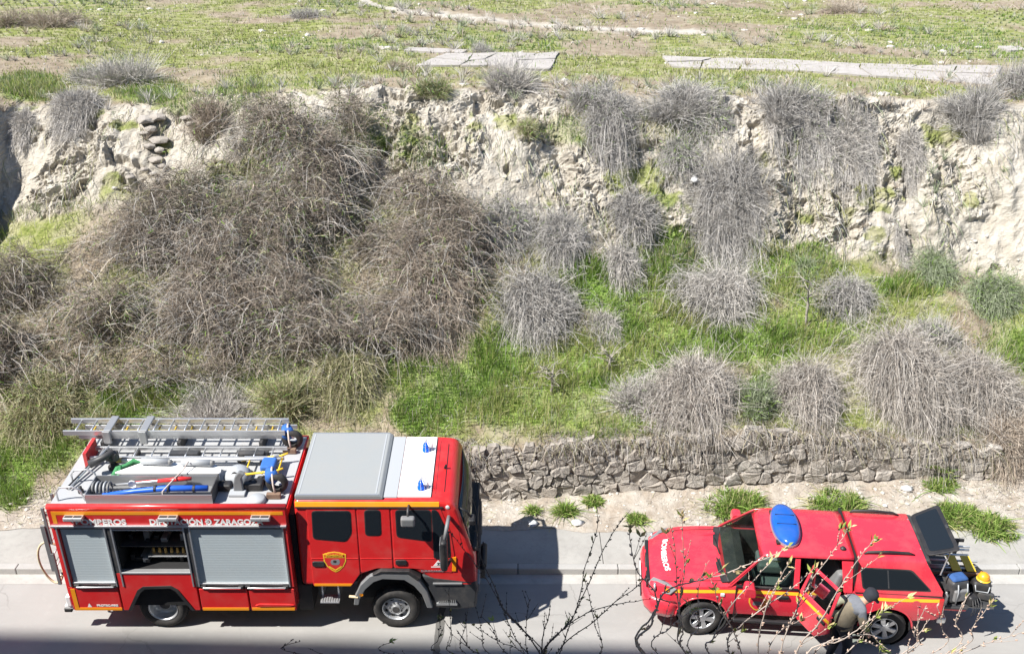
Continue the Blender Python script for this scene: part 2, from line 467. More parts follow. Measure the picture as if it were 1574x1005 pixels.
# height of the finished surface, for standing things on it
_hx0, _hy0, _hs = -17.5, 17.5, .06
_hm = np.full((int(35 / _hs), int(17 / _hs)), -9.0)
_ix = ((GXd - _hx0) / _hs).astype(int).ravel(); _iy = ((GYd - _hy0) / _hs).astype(int).ravel()
_ok = (_ix >= 0) & (_ix < _hm.shape[0]) & (_iy >= 0) & (_iy < _hm.shape[1])
np.maximum.at(_hm, (_ix[_ok], _iy[_ok]), GZd.ravel()[_ok])
for _ in range(4):
    e_ = _hm < -8; nb = _hm.copy()
    for ax in (0, 1):
        for sh_ in (-1, 1): nb = np.maximum(nb, np.roll(_hm, sh_, ax))
    _hm = np.where(e_, nb, _hm)
def hgt2(X, Y):
    X = np.asarray(X, float); Y = np.asarray(Y, float)
    i = ((X - _hx0) / _hs).astype(int); j = ((Y - _hy0) / _hs).astype(int)
    ok = (i >= 0) & (i < _hm.shape[0]) & (j >= 0) & (j < _hm.shape[1])
    z = np.where(ok, _hm[np.clip(i, 0, _hm.shape[0] - 1), np.clip(j, 0, _hm.shape[1] - 1)], -9)
    return np.where(z > -8, z, hgt(X, Y))

PXY = project(GV.reshape(-1, 3))
GFLAT = GV.reshape(-1, 3)
def at(x, y, r=4.0):
    """point of the bank seen at a pixel of the photograph: the nearest one on that line of sight"""
    while True:
        k = np.nonzero((np.abs(PXY[0] - x) < r) & (np.abs(PXY[1] - y) < r))[0]
        if len(k): break
        r *= 1.6
        if r > 200: raise ValueError('no ground at %s %s' % (x, y))
    return Vector(GFLAT[k[np.argmin(PXY[2][k])]])

# ------------------------------------------------------------------ road, gutter, kerb, pavement
M['asphalt'], t, b = nt('asphalt')
n1 = noise(t, .7, 5, .6); n2 = noise(t, 120, 3, .6); n3 = noise(t, 4, 5, .7)
c = ramp(t, n1, [(.3, (.30, .292, .278)), (.7, (.36, .35, .333))])
c = mixc(t, ramp(t, n2, [(.35, .55), (.6, 0.0)]), c, (.24, .233, .222))
c = mixc(t, ramp(t, n3, [(.55, 0.0), (.75, .35)]), c, (.40, .39, .37))
tcx = t.nodes.new('ShaderNodeTexCoord').outputs['Object']
mp = N(t, 'ShaderNodeMapping'); mp.inputs['Scale'].default_value = (.25, 1.6, 1); t.links.new(tcx, mp.inputs[0])
st = noise(t, 1.6, 6, .65, mp.outputs[0])
c = mixc(t, ramp(t, st, [(.50, 0.0), (.72, .5)]), c, (.25, .24, .225))            # tyre and oil streaks along the lane
vo = N(t, 'ShaderNodeTexVoronoi', Scale=.55, feature='DISTANCE_TO_EDGE')
wv = N(t, 'ShaderNodeVectorMath', operation='MULTIPLY_ADD'); nz_ = N(t, 'ShaderNodeTexNoise', Scale=2.5, Detail=5.0); t.links.new(tcx, nz_.inputs['Vector'])
t.links.new(nz_.outputs['Color'], wv.inputs[0]); wv.inputs[1].default_value = (.5, .5, 0); t.links.new(tcx, wv.inputs[2])
t.links.new(wv.outputs[0], vo.inputs['Vector'])
crk = N(t, 'ShaderNodeMath', operation='MULTIPLY'); t.links.new(ramp(t, vo.outputs['Distance'], [(.004, .30), (.012, 0.0)]), crk.inputs[0])
t.links.new(ramp(t, noise(t, .5, 3), [(.45, 0.0), (.6, 1.0)]), crk.inputs[1])
c = mixc(t, crk.outputs[0], c, (.14, .135, .125))                                   # fine cracks
t.links.new(c, b.inputs['Base Color']); b.inputs['Roughness'].default_value = .88
bump(t, b, n2, .5, .008)
def concrete(name, a, c2, sc=1.0):
    m, t, b = nt(name)
    n1 = noise(t, 1.4 * sc, 6, .62); n2 = noise(t, 70, 3); n3 = noise(t, 6, 4, .6)
    c = ramp(t, n1, [(.32, a), (.7, c2)])
    c = mixc(t, ramp(t, n3, [(.5, 0.0), (.72, .35)]), c, tuple(x * .72 for x in a))
    c = mixc(t, ramp(t, n2, [(.3, .3), (.5, 0.0)]), c, tuple(x * .6 for x in a))
    t.links.new(c, b.inputs['Base Color']); b.inputs['Roughness'].default_value = .9
    bump(t, b, n2, .3, .006); return m
M['pavement'] = concrete('pavement_concrete', (.30, .29, .27), (.37, .36, .335))
M['kerb'] = concrete('kerb_concrete', (.33, .325, .31), (.42, .41, .39))
M['gutter'] = concrete('gutter_concrete', (.36, .35, .325), (.46, .445, .415), 2.0)
M['crack'] = plain('tar_joint', (.12, .117, .11), .9)
M['yard'] = concrete('yard_ground', (.25, .24, .22), (.33, .31, .28))

def sheet(name, x0, x1, y0, y1, z, mat, nx=1, ny=1):
    xs = np.linspace(x0, x1, nx + 1); ys = np.linspace(y0, y1, ny + 1)
    V = [(x, y, z) for y in ys for x in xs]
    F = [(j * (nx + 1) + i, j * (nx + 1) + i + 1, (j + 1) * (nx + 1) + i + 1, (j + 1) * (nx + 1) + i) for j in range(ny) for i in range(nx)]
    return MB().add(V, F).build(name, mat)
tag(sheet('ground', -300, 300, -300, 18.2, -.03, M['yard']), kind='structure')
tag(sheet('road', -150, 150, 8.5, 16.14, 0.0, M['asphalt']), 'sun-bleached grey asphalt road', kind='structure')
tag(sheet('gutter_strip', -150, 150, 16.13, 16.425, .004, M['gutter']), kind='structure')
# tar seam across the road
rng = random.Random(3)
mb = MB(); pts = []
x = -1.36
for k in range(26):
    y = 13.0 + k * .12; x += rng.uniform(-.02, .02); wdt = .045 + rng.uniform(0, .04)
    pts.append((x, y, wdt))
for (x0, y0, w0), (x1, y1, w1) in zip(pts[:-1], pts[1:]):
    mb.add([(x0 - w0, y0, .004), (x0 + w0, y0, .004), (x1 + w1, y1, .004), (x1 - w1, y1, .004)], [(0, 1, 2, 3)])
tag(mb.build('road_seam', M['crack']), 'dark ragged tar seam running across the road', kind='structure')

kerb = empty('kerb', (0, 16.5, 0)); tag(kerb, kind='structure')
base = MB().box(-.975, .975, -.078, .088, -.2, .142).build('kerb_stone', M['kerb'], kerb, bevel=.018)
kstones = [base]
for i in range(16):
    o = base if i == 0 else base.copy()
    if i: COL.objects.link(o)
    o.location = (-14.6 + i * 1.962 + .0, rng.uniform(-.004, .004), rng.uniform(-.004, .003))
for sx in (-1, 1):
    x0, x1 = sorted((sx * 15.8, sx * 150)); off = -.2 if sx < 0 else .2
    MB().box(x0, x1, -.078, .088, -.2, .142).build('kerb_run', M['kerb'], kerb, bevel=.018)
pave = empty('pavement', (0, 16.6, 0)); tag(pave, 'narrow concrete pavement along the foot of the bank', kind='structure')
for i in range(9):
    x0 = -16.2 + i * 3.6
    MB().box(x0 + .006, x0 + 3.594, -.010, 1.16 + rng.uniform(-.03, .05), -.1, .134 + rng.uniform(-.004, .004)).build('paving_slab', M['pavement'], pave, bevel=.008)
for x0, x1 in ((-150, -16.21), (16.21, 150)):
    MB().box(x0, x1, -.010, 1.16, -.1, .134).build('paving_run', M['pavement'], pave)

# ------------------------------------------------------------------ rubble stone retaining wall, stone by stone
M['stone'], t, b = nt('wall_stone')
oi = N(t, 'ShaderNodeObjectInfo')
n1 = noise(t, 5, 7, .7); n2 = noise(t, 30, 5, .65); n3 = noise(t, 90, 3)
c = ramp(t, n1, [(.3, (.31, .28, .245)), (.55, (.42, .39, .35)), (.75, (.52, .49, .45))])
c = mixc(t, ramp(t, oi.outputs['Random'], [(0, 0.0), (1, .55)]), c, (.31, .265, .22))
c = mixc(t, ramp(t, n2, [(.35, .45), (.52, 0.0)]), c, (.21, .19, .165))
t.links.new(c, b.inputs['Base Color']); b.inputs['Roughness'].default_value = .95
bump(t, b, mixc(t, .4, n2, n1), .9, .05)
wall = empty('stone_retaining_wall', (4.0, 18.9, .3), label='long rough rubble stone retaining wall behind the pavement, between truck and dirt strip', cat='stone wall')
rng = random.Random(12)
W0, W1 = -2.6, 10.95
pts = []
h = .08
while h < 2.0:
    rh = rng.uniform(.13, .30) * (1.12 if h < .5 else .85)
    s = W0 + rng.uniform(0, .2)
    while s < W1:
        sz = 1.15 if s > 5 else (.78 if s < 1.5 else .95)
        w = rng.uniform(.22, .50) * sz * (rng.choice((.45, .8, 1, 1.3, 1.8)))
        pts.append((s + w / 2, h + rng.uniform(-.09, .09))); s += w
    h += rh * (1.1 if True else 1)
asp = 1.45
P2 = np.array([(p[0], p[1] * asp) for p in pts])
def clip(poly, n, d):
    out = []
    for i in range(len(poly)):
        p, q = poly[i], poly[(i + 1) % len(poly)]
        a_ = p[0] * n[0] + p[1] * n[1] - d; b_ = q[0] * n[0] + q[1] * n[1] - d
        if a_ <= 0: out.append(p)
        if (a_ < 0 < b_) or (b_ < 0 < a_):
            t_ = a_ / (a_ - b_); out.append((p[0] + (q[0] - p[0]) * t_, p[1] + (q[1] - p[1]) * t_))
    return out
nst = 0
for i, p in enumerate(P2):
    ht = float(np.interp(p[0], *ZT) - np.interp(p[0], *ZB)) * asp
    if p[1] > ht - .02: continue
    top_ = ht + rng.uniform(-.20, .10)
    poly = [(p[0] - .5, max(-.03, p[1] - .8)), (p[0] + .5, max(-.03, p[1] - .8)), (p[0] + .5, min(top_, p[1] + .8)), (p[0] - .5, min(top_, p[1] + .8))]
    dd = np.hypot(*(P2 - p).T)
    for j in np.argsort(dd)[1:16]:
        q = P2[j]; n = (q[0] - p[0], q[1] - p[1]); l = math.hypot(*n); n = (n[0] / l, n[1] / l)
        poly = clip(poly, n, n[0] * (p[0] + q[0]) / 2 + n[1] * (p[1] + q[1]) / 2 - rng.uniform(.002, .012))
        if len(poly) < 3: break
    if len(poly) < 3: continue
    poly = [(a_, b_ / asp) for a_, b_ in poly]
    cx = sum(a_ for a_, _ in poly) / len(poly); cy = sum(b_ for _, b_ in poly) / len(poly)
    # chamfer the corners, roughen
    out = []
    for k in range(len(poly)):
        a_, b_ = poly[k], poly[(k + 1) % len(poly)]
        for t_ in (.12, .5, .88) if math.hypot(b_[0] - a_[0], b_[1] - a_[1]) > .12 else (.5,):
            out.append((a_[0] + (b_[0] - a_[0]) * t_ + rng.uniform(-.018, .018), a_[1] + (b_[1] - a_[1]) * t_ + rng.uniform(-.018, .018)))
    n = len(out)
    if n < 4: continue
    dp = rng.uniform(.005, .085); tlx = rng.uniform(-.16, .16); tlz = rng.uniform(-.20, .20)
    V = []
    for sc, d in ((1.0, -.10), (1.0, dp * .35), (.90, dp)):
        for a_, b_ in out:
            s_ = cx + (a_ - cx) * sc; h_ = cy + (b_ - cy) * sc
            jit = rng.uniform(-.022, .022) if d > 0 else 0
            V.append((s_, d + jit + (tlx * (s_ - cx) + tlz * (h_ - cy) if d > 0 else 0), h_))
    V.append((cx + rng.uniform(-.03, .03), dp + rng.uniform(-.01, .02), cy + rng.uniform(-.03, .03)))
    F = []
    for r_ in range(2):
        F += [(r_ * n + k, r_ * n + (k + 1) % n, (r_ + 1) * n + (k + 1) % n, (r_ + 1) * n + k) for k in range(n)]
    F += [(2 * n + k, 2 * n + (k + 1) % n, 3 * n) for k in range(n)]
    zb = float(np.interp(cx, *ZB))
    VV = [(s_ - 4.0, float(np.interp(s_, *YW)) - d + .07 * h_ - 18.9, zb + h_ - .3) for s_, d, h_ in V]
    o = MB().add(VV, F).build('stone', M['stone'], wall)
    nst += 1
    if nst >= 298: break

# ------------------------------------------------------------------ vegetation
RNG = np.random.default_rng(7)
def ribbons(P, w0, w1, col, rng, jit=.12, side=None, tipmul=1.25):
    """P (n,k,3) centre lines -> thin strips; col (n,3)"""
    n, k, _ = P.shape
    T = np.gradient(P, axis=1); T /= np.linalg.norm(T, axis=2, keepdims=True) + 1e-9
    if side is None: side = rng.normal(size=(n, 1, 3))
    Sd = np.cross(T, np.broadcast_to(side, P.shape)); Sd /= np.linalg.norm(Sd, axis=2, keepdims=True) + 1e-9
    t = np.linspace(0, 1, k)[None, :, None]
    w0 = np.asarray(w0).reshape(-1, 1, 1); w1 = np.asarray(w1).reshape(-1, 1, 1)
    w = (w0 * (1 - t) + w1 * t) * .5
    V = np.stack([P - Sd * w, P + Sd * w], 2).reshape(n * k * 2, 3)
    b = (np.arange(n)[:, None] * k + np.arange(k - 1)[None, :]) * 2
    Qd = np.stack([b, b + 1, b + 3, b + 2], -1).reshape(-1, 4)
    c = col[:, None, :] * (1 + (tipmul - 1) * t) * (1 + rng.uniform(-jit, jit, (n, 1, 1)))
    C_ = np.repeat(c, 2, axis=1).reshape(-1, 3)
    return V, Qd, np.clip(C_, 0, 1)
def merge(parts):
    V = []; Qs = []; C_ = []; o = 0
    for v, q, c in parts:
        V.append(v); Qs.append(q + o); C_.append(c); o += len(v)
    return np.concatenate(V), np.concatenate(Qs), np.concatenate(C_)
def pick(rng, pal, n):
    pal = np.array(pal); return pal[rng.integers(0, len(pal), n)]

GREY = [(.35, .338, .32), (.43, .413, .39), (.27, .257, .24), (.38, .358, .33)]
PALE = [(.46, .44, .41), (.40, .38, .355), (.50, .47, .43), (.33, .31, .285)]
WALLP = [(.41, .385, .355), (.34, .315, .285), (.45, .42, .38), (.27, .24, .21), (.38, .34, .30)]
BROWN = [(.35, .29, .235), (.41, .35, .285), (.29, .235, .185), (.43, .38, .32)]
OLIVE = [(.30, .29, .16), (.38, .35, .22), (.22, .23, .10), (.42, .38, .26)]
GREEN = [(.13, .225, .04), (.17, .275, .05), (.22, .315, .075), (.10, .165, .035)]
YGREEN = [(.27, .325, .085), (.34, .36, .13), (.21, .28, .07), (.39, .37, .19)]
SAGE = [(.24, .28, .18), (.30, .33, .23), (.19, .23, .13)]

def twigs_from(P, n2, rng, l0, l1, spread=.8, lo=.35):
    """side twigs leaving the centre lines P"""
    n, k, _ = P.shape
    i = rng.integers(0, n, n2); t = rng.uniform(lo, 1, n2) * (k - 1); j = np.minimum(t.astype(int), k - 2); f_ = (t - j)[:, None]
    p0 = P[i, j] * (1 - f_) + P[i, j + 1] * f_
    d = P[i, j + 1] - P[i, j]; d /= np.linalg.norm(d, axis=1, keepdims=True) + 1e-9
    d = d + rng.normal(size=(n2, 3)) * spread; d /= np.linalg.norm(d, axis=1, keepdims=True)
    L = rng.uniform(l0, l1, n2)[:, None]
    p1 = p0 + d * L * .5; p2 = p0 + d * L + rng.normal(size=(n2, 3)) * L * .16
    return np.stack([p0, p1, p2], 1)

def bush_geo(c, Rx, Ry, H, kind, n, pal, rng, green=0.0, L=1.0, B=.4):
    """one shrub: several crowns of fine stems, fanning up or falling down the slope, with side twigs"""
    c = np.array(c, float)
    K = 5; t = np.linspace(0, 1, K)[None, :]
    m = {'mop': 4, 'hang': 3, 'fan': 6}[kind]
    if kind == 'fan':
        sa = rng.uniform(0, 2 * np.pi, m); sr = np.sqrt(rng.uniform(.02, 1, m)) * .60; sr[0] = .08
        sx = sr * np.cos(sa) * Rx; sy = sr * np.sin(sa) * Ry
        ss = rng.uniform(.45, .80, m) * (1 - .3 * sr); ss[0] = .85
        hh = rng.uniform(.6, 1.0, m) * (1 - .3 * sr)
        k = rng.choice(m, n, p=ss / ss.sum())
        sz = np.clip(hgt2(c[0] + sx, c[1] + sy) - hgt2(c[0], c[1]), -.5 * H, .5 * H)
        az = rng.uniform(0, 2 * np.pi, n); inc = np.abs(rng.normal(0, .72, n)).clip(0, 1.45)
        d = np.stack([np.sin(inc) * np.cos(az), np.sin(inc) * np.sin(az), np.cos(inc)], 1)
        rad = np.sqrt(rng.uniform(0, 1, n)) * .4
        sc = np.stack([Rx * ss[k], Ry * ss[k], H * hh[k]], 1)
        p0 = c + np.stack([sx[k] + rad * np.cos(az) * sc[:, 0], sy[k] + rad * np.sin(az) * sc[:, 1], sz[k]], 1)
        ln = rng.uniform(.4, 1.0, n) * (.75 + .45 * vn(az * 1.6 + k * 3.1, inc * 2 + k, 3))
        tt = t[..., None]
        g = np.stack([d[:, 0] * sc[:, 0] * .25, d[:, 1] * sc[:, 1] * .25, -sc[:, 2] * rng.uniform(.05, .5, n)], 1)
        P = p0[:, None, :] + ln[:, None, None] * ((d * sc * np.array([1.25, 1.25, 1.15]))[:, None, :] * tt + g[:, None, :] * tt ** 2)
    else:
        nar = .62 if kind == 'hang' else 1.0
        sx = rng.uniform(-.5, .5, m) * Rx * (1 if kind == 'mop' else .9); sx[0] = 0
        sy = rng.uniform(-.35, .10, m) * L * .6; sy[0] = 0
        ss = rng.uniform(.55, .85, m); ss[0] = .92
        k = rng.choice(m, n, p=ss / ss.sum())
        back = rng.uniform(0, 1, n) < (.22 if kind == 'mop' else .06)        # a few stems fall behind
        ang = np.where(back, rng.uniform(0, np.pi, n), rng.normal(-np.pi / 2, .85 if kind == 'mop' else .6, n))
        ln = np.where(rng.uniform(0, 1, n) < .06, 1.3, 1) * rng.uniform(.22, 1.0, n) * (.68 + .5 * vn(ang * 2.2 + k * 3.1, ang * 0 + k * 1.7, 3)) * ss[k]
        dx = np.cos(ang) * Rx * nar * ln; dyy = np.sin(ang) * np.where(back, Rx * .55, L * .72) * ln
        r0 = rng.normal(size=(n, 2)) * .10 * Rx
        X = c[0] + sx[k][:, None] + r0[:, :1] + dx[:, None] * t ** .8
        Y = c[1] + sy[k][:, None] + r0[:, 1:] + dyy[:, None] * t ** 1.15
        wob = rng.normal(size=(n, 2, 2)) * .12 * Rx
        X = X + wob[:, 0, :1] * np.sin(t * 3.0) + wob[:, 1, :1] * t ** 2; Y = Y + wob[:, 0, 1:] * np.sin(t * 3.0)
        bul = B * ss[k][:, None] * rng.uniform(.15, 1.15, (n, 1)) * (np.sin(np.pi * np.clip(t * .86 + .12, 0, 1)) ** .8)
        gb = hgt(X, Y); Z = np.maximum(gb + bul, hgt2(X, Y) + .03)
        ds = np.abs(np.diff(Y, axis=1)) + np.abs(np.diff(X, axis=1)) + .02
        for q in range(1, K): Z[:, q] = np.maximum(Z[:, q], Z[:, q - 1] - 1.7 * ds[:, q - 1] - .05)
        Z[:, 0] -= .02
        P = np.stack([X, Y, Z], -1)
    if kind != 'fan':       # unruly upright growth on top of the fall
        f_ = np.nonzero(rng.uniform(0, 1, n) < ((.30 if Rx > .75 else .20) if kind == 'mop' else .08))[0]; q_ = len(f_)
        az = rng.uniform(0, 2 * np.pi, q_); inc = np.abs(rng.normal(0, .85, q_)).clip(0, 1.5); hl = rng.uniform(.12, .85, q_) * (B * 1.1 + .18 * Rx)
        j_ = rng.uniform(0, .75, q_) * (K - 1); j0 = np.minimum(j_.astype(int), K - 2); w_ = (j_ - j0)[:, None]
        b0 = P[f_, j0] * (1 - w_) + P[f_, j0 + 1] * w_
        if kind == 'mop': b0[:, 2] -= .3 * B
        d = np.stack([np.sin(inc) * np.cos(az), np.sin(inc) * np.sin(az), np.cos(inc)], 1) * hl[:, None]
        tt = t[..., None]
        P[f_] = b0[:, None, :] + d[:, None, :] * tt * 1.2 + (d * np.array([.4, .4, 0]) - np.array([0, 0, 1.]) * hl[:, None] * rng.uniform(.1, .7, (q_, 1)))[:, None, :] * tt ** 2
    P += rng.normal(size=P.shape) * (.012 if kind == 'fan' else .026) * t[..., None]
    P[:, 1:, 2] = np.maximum(P[:, 1:, 2], hgt2(P[:, 1:, 0], P[:, 1:, 1]) + .02)
    s = max(.65, min(1.15, (Rx + H) / 1.4))
    tone = (.80 + .34 * rng.uniform(0, 1, m))[k][:, None]
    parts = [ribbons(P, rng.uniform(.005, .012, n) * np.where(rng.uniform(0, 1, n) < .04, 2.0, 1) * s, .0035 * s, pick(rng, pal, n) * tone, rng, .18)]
    n2 = int(n * (2.3 if n > 2600 else 1.6))
    tw = twigs_from(P, n2, rng, .06 * s, .28 * s, .95 if kind != 'fan' else .7, .15)[:, ::2]
    parts.append(ribbons(tw, .007 * s, .004 * s, pick(rng, pal, n2) * .95, rng, .2))
    if green:
        ng = int(n * green)
        tw = twigs_from(P, ng, rng, .06, .2, .9, .1)
        parts.append(ribbons(tw, .018, .006, pick(rng, GREEN + SAGE, ng), rng))
    return merge(parts)

def shrub(px, py, w, h, kind, label, pal=GREY, dens=1.0, green=0.0, seed=0, name='dry_bush', cat='bush', group=None, sink=.05, lift=.20):
    rng = np.random.default_rng(1000 + seed + int(px * 7 + py * 13))
    onwall = kind == 'mop' and py > 560 and px > 940
    by = {'mop': py - h * (.14 if onwall else .20), 'hang': py - h * .42, 'fan': py + h * .40}[kind]
    g = at(px, by)
    q = project(np.array(g)); sc = FPX / q[2]
    dep = math.atan2(CAM_H - g.z, g.y)
    y0 = g.y - .5 * h / sc
    phi = math.atan2(float(hgt(g.x, g.y) - hgt(g.x, y0)), max(.05, g.y - y0))
    hm = h / sc
    L = hm * (.85 if kind == 'mop' else 1.0) / max(.55, math.sin(min(1.5, phi + dep)))
    Rx = w / 2 / sc * (1.04 if kind != 'fan' else 1.10)
    B = (.38 * Rx + .28 * hm * max(0, 1 - math.sin(max(0, phi)))) if kind == 'mop' else .14 * Rx + .05
    if onwall: L *= .84
    if kind == 'hang': L *= .72; Rx *= .88
    H = hm * (.98 if kind == 'fan' else .7)
    Ry = min(Rx, 1.3 * H) * .8
    if kind == 'mop': sink -= B * .25
    n = int(dens * (520 + 1330 * min(2.2, Rx * hm * .75)))
    V, Qd, C_ = bush_geo((g.x, g.y, g.z - sink), Rx, Ry, H, kind, n, pal, rng, green, L, B)
    V = V - np.array([g.x, g.y, g.z])
    o = link(name, np_mesh(name, V, Qd, C_), M['twig'])
    o.location = g
    return tag(o, label, cat, group)

G1 = 'dry grey bushes on the bank'
for spec in [
    # along the rim of the cliff, left to right
    (85, 20, 105, 42, 'fan', 'pinkish grey dry bush at the top left corner of the field', BROWN, 1.0, .1),
    (15, 22, 50, 40, 'fan', 'brown dry bush cut by the upper left edge of the field', BROWN, .9, .2),
    (468, 12, 55, 26, 'fan', 'small grey tuft alone near the far edge of the field, left of the path', GREY, .8, 0),
    (205, 98, 130, 62, 'fan', 'wide pale grey bush on the rim above the stacked rocks', PALE, 1.1, .1),
    (130, 105, 70, 40, 'fan', 'low grey bush left of the wide pale bush on the rim', GREY, .8, .2),
    (118, 196, 120, 105, 'hang', 'shaggy dead bush hanging over the rim between grass patch and rocks', PALE, 1.9, 0),
    (46, 218, 56, 95, 'hang', 'narrow mop of dead stems hanging in the dark recess', PALE, .9, 0),
    (318, 168, 80, 70, 'fan', 'brownish twiggy bush on the rim beside the bright green patch', BROWN, 1.0, .2),
    (620, 92, 44, 26, 'fan', 'little pinkish tuft at the left end of the broken slab', BROWN, .8, .1),
    (750, 66, 42, 30, 'fan', 'small round grey tuft growing on the far side of the broken slab', GREY, .8, 0),
    (672, 122, 64, 38, 'fan', 'dark olive bush on the rim left of the silvery spiky bush', OLIVE, 1.0, .8),
    (785, 108, 105, 62, 'fan', 'silvery spiky bush on the rim in front of the broken slab', PALE, 1.1, .1),
    (905, 128, 82, 48, 'fan', 'round grey bush on the rim right of the silvery spiky bush', GREY, 1.0, .2),
    (935, 205, 105, 135, 'mop', 'tall drooping bush over the right flank of the bare spur', GREY, 1.2, .15),
    (815, 185, 46, 40, 'fan', 'small straw tuft half way up the bare spur', OLIVE, .8, .3),
    (1045, 135, 132, 62, 'fan', 'dense grey bush on the rim above the bare sandy chute', GREY, 1.2, 0),
    (1085, 185, 90, 60, 'mop', 'scruffy bush just under the rim left of the hanging roots', GREY, .9, .5),
    (1200, 135, 92, 62, 'fan', 'bushy grey crown on the rim in front of the left end of the long slab', GREY, 1.0, 0),
    (1190, 215, 66, 105, 'hang', 'curtain of dead stems hanging below the bushy grey crown', PALE, 1.0, 0),
    (1255, 215, 110, 140, 'hang', 'drooping bush on the left of the biggest hanging clump', GREY, 1.1, .1),
    (1305, 270, 130, 165, 'hang', 'biggest hanging clump of grey stems in the middle of the right cliff', PALE, 1.5, .05),
    (1390, 285, 70, 125, 'hang', 'slender hanging bush right of the biggest hanging clump', PALE, 1.0, 0),
    (1387, 393, 38, 66, 'hang', 'little hanging tuft near the foot of the right cliff', PALE, .8, 0),
    (1500, 145, 108, 88, 'fan', 'round spiky bush on the rim at the right end of the long slab', GREY, 1.2, 0),
    (1558, 110, 60, 90, 'fan', 'tall spiky bush on the rim at the right edge of the picture', GREY, 1.1, .1),
    (1290, 8, 70, 22, 'fan', 'heap of brown brushwood on the far side of the field at right', BROWN, 1.0, 0),
    # on the slope below
    (1035, 240, 84, 70, 'mop', 'untidy bush with green weeds beside the sandy chute', GREY, .9, .6),
    (1122, 325, 140, 170, 'mop', 'large mop-like bush drooping at the centre of the cliff foot', GREY, 1.6, 0),
    (978, 328, 100, 82, 'mop', 'neat dome-shaped grey bush left of the large mop-like bush', GREY, 1.3, 0),
    (962, 425, 78, 86, 'mop', 'pale pinkish bush in the grass below the neat dome', PALE, 1.0, 0),
    (1106, 478, 168, 84, 'mop', 'long low mound-shaped bush lying in the green terrace', PALE, 1.3, 0),
    (1302, 470, 112, 72, 'mop', 'small mound bush under the right cliff, right of the long low mound', GREY, 1.1, .1),
    (936, 512, 64, 62, 'mop', 'small ball of pale twigs on a stem in the green terrace', PALE, .9, 0),
    (812, 482, 150, 112, 'mop', 'broad grey bush where the thicket meets the green terrace', GREY, 1.4, 0),
    (870, 385, 120, 96, 'mop', 'wide greyish bush above the broad bush at the end of the thicket', GREY, 1.2, .05),
    (775, 365, 120, 90, 'mop', 'sprawling bush under the broken face of the spur', GREY, 1.0, .25),
    (655, 470, 170, 190, 'mop', 'tall tawny bush forming the right end of the thicket', BROWN, 1.6, .1),
    (700, 400, 130, 110, 'mop', 'tangled bush behind the tall tawny bush', BROWN, 1.2, .2),
    (545, 606, 130, 110, 'mop', 'rounded straw-coloured bush directly behind the cab roof', OLIVE, 1.4, .25),
    (445, 600, 100, 80, 'fan', 'olive yellow bush behind the ladder, left of the rounded straw bush', OLIVE, 1.2, .7),
    (320, 625, 165, 66, 'fan', 'low pale pinkish bush right above the roof ladder', PALE, 1.3, 0),
    (60, 645, 150, 110, 'mop', 'dark olive bush on the slope behind the rear of the truck', OLIVE, 1.3, 1.0),
    (150, 640, 70, 60, 'fan', 'small green and straw bush next to the dark olive bush', OLIVE, 1.0, .8),
    # on top of the wall
    (985, 590, 92, 76, 'fan', 'feathery silver bush behind the drooping bush on the wall', PALE, 1.0, .15),
    (1060, 632, 165, 140, 'mop', 'silver bush drooping over the wall left of the gap', WALLP, 1.7, 0),
    (1165, 600, 70, 70, 'fan', 'small sage green bush between the silver bushes on the wall', SAGE, 1.0, .8),
    (1245, 622, 125, 150, 'mop', 'pale bush overhanging the wall above the blue beacon', WALLP, 1.6, 0),
    (1375, 606, 180, 205, 'mop', 'biggest bush on the wall, a shaggy pale mass above the canopy of the pickup', WALLP, 2.3, 0),
    (1500, 618, 145, 160, 'mop', 'shaggy pinkish bush on the wall right of the biggest one', WALLP, 1.7, 0),
    (1555, 680, 100, 120, 'mop', 'brown bush spilling over the end of the wall at the right edge', BROWN, 1.5, 0),
    (1430, 425, 90, 60, 'mop', 'grey-green low bush at the foot of the cliff on the right', SAGE, 1.0, .8),
    (1520, 470, 115, 70, 'mop', 'sage green leafy shrub at the foot of the cliff by the right edge', SAGE, 1.1, 1.0),
    (1440, 500, 80, 60, 'fan', 'thin grey bush between the sage shrub and the biggest bush', GREY, .8, .3),
    (1240, 425, 60, 60, 'mop', 'deep green weedy shrub in the grass under the sandy chute', SAGE, .9, 1.2),
]:
    shrub(*spec[:6], pal=spec[6], dens=spec[7], green=spec[8], group=G1)

def inpoly(px, py, poly):
    r = np.zeros(px.shape, bool); n = len(poly)
    for i in range(n):
        x0, y0 = poly[i]; x1, y1 = poly[(i + 1) % n]
        c_ = ((y0 > py) != (y1 > py)) & (px < (x1 - x0) * (py - y0) / (y1 - y0 + 1e-9) + x0); r ^= c_
    return r
# area that each point of the bank stands for
AREA = (np.gradient(GX, axis=1) * np.sqrt(np.gradient(GYd, axis=0) ** 2 + np.gradient(GZd, axis=0) ** 2)).ravel()
RVF = rv.ravel()
INVIEW = (PXY[0] > -140) & (PXY[0] < 1720) & (PXY[1] > -30) & (PXY[1] < 900) & (PXY[2] > 1)
def sample(weight, n, rng, jx=.03):
    w = AREA * weight * INVIEW; w = np.maximum(w, 0); w = w / w.sum()
    k = rng.choice(len(w), n, p=w)
    P = GFLAT[k].copy()
    P[:, 0] += rng.uniform(-jx, jx, n)
    return P, k

# ---- the thicket on the left slope: one tangled mass nobody could count
poly = [(-150, 450), (0, 450), (100, 385), (200, 345), (290, 305), (340, 250), (390, 195), (480, 178), (550, 190), (590, 260), (690, 330), (745, 370), (730, 430), (700, 500), (640, 545), (560, 560), (400, 590), (280, 600), (150, 605), (-150, 610)]
TH = inpoly(PXY[0], PXY[1], poly)
rng = np.random.default_rng(21)
clump = fbm(GX * .85, arc * 1.0, 2, 131).ravel()
w = TH * sstep(.34, .60, clump)
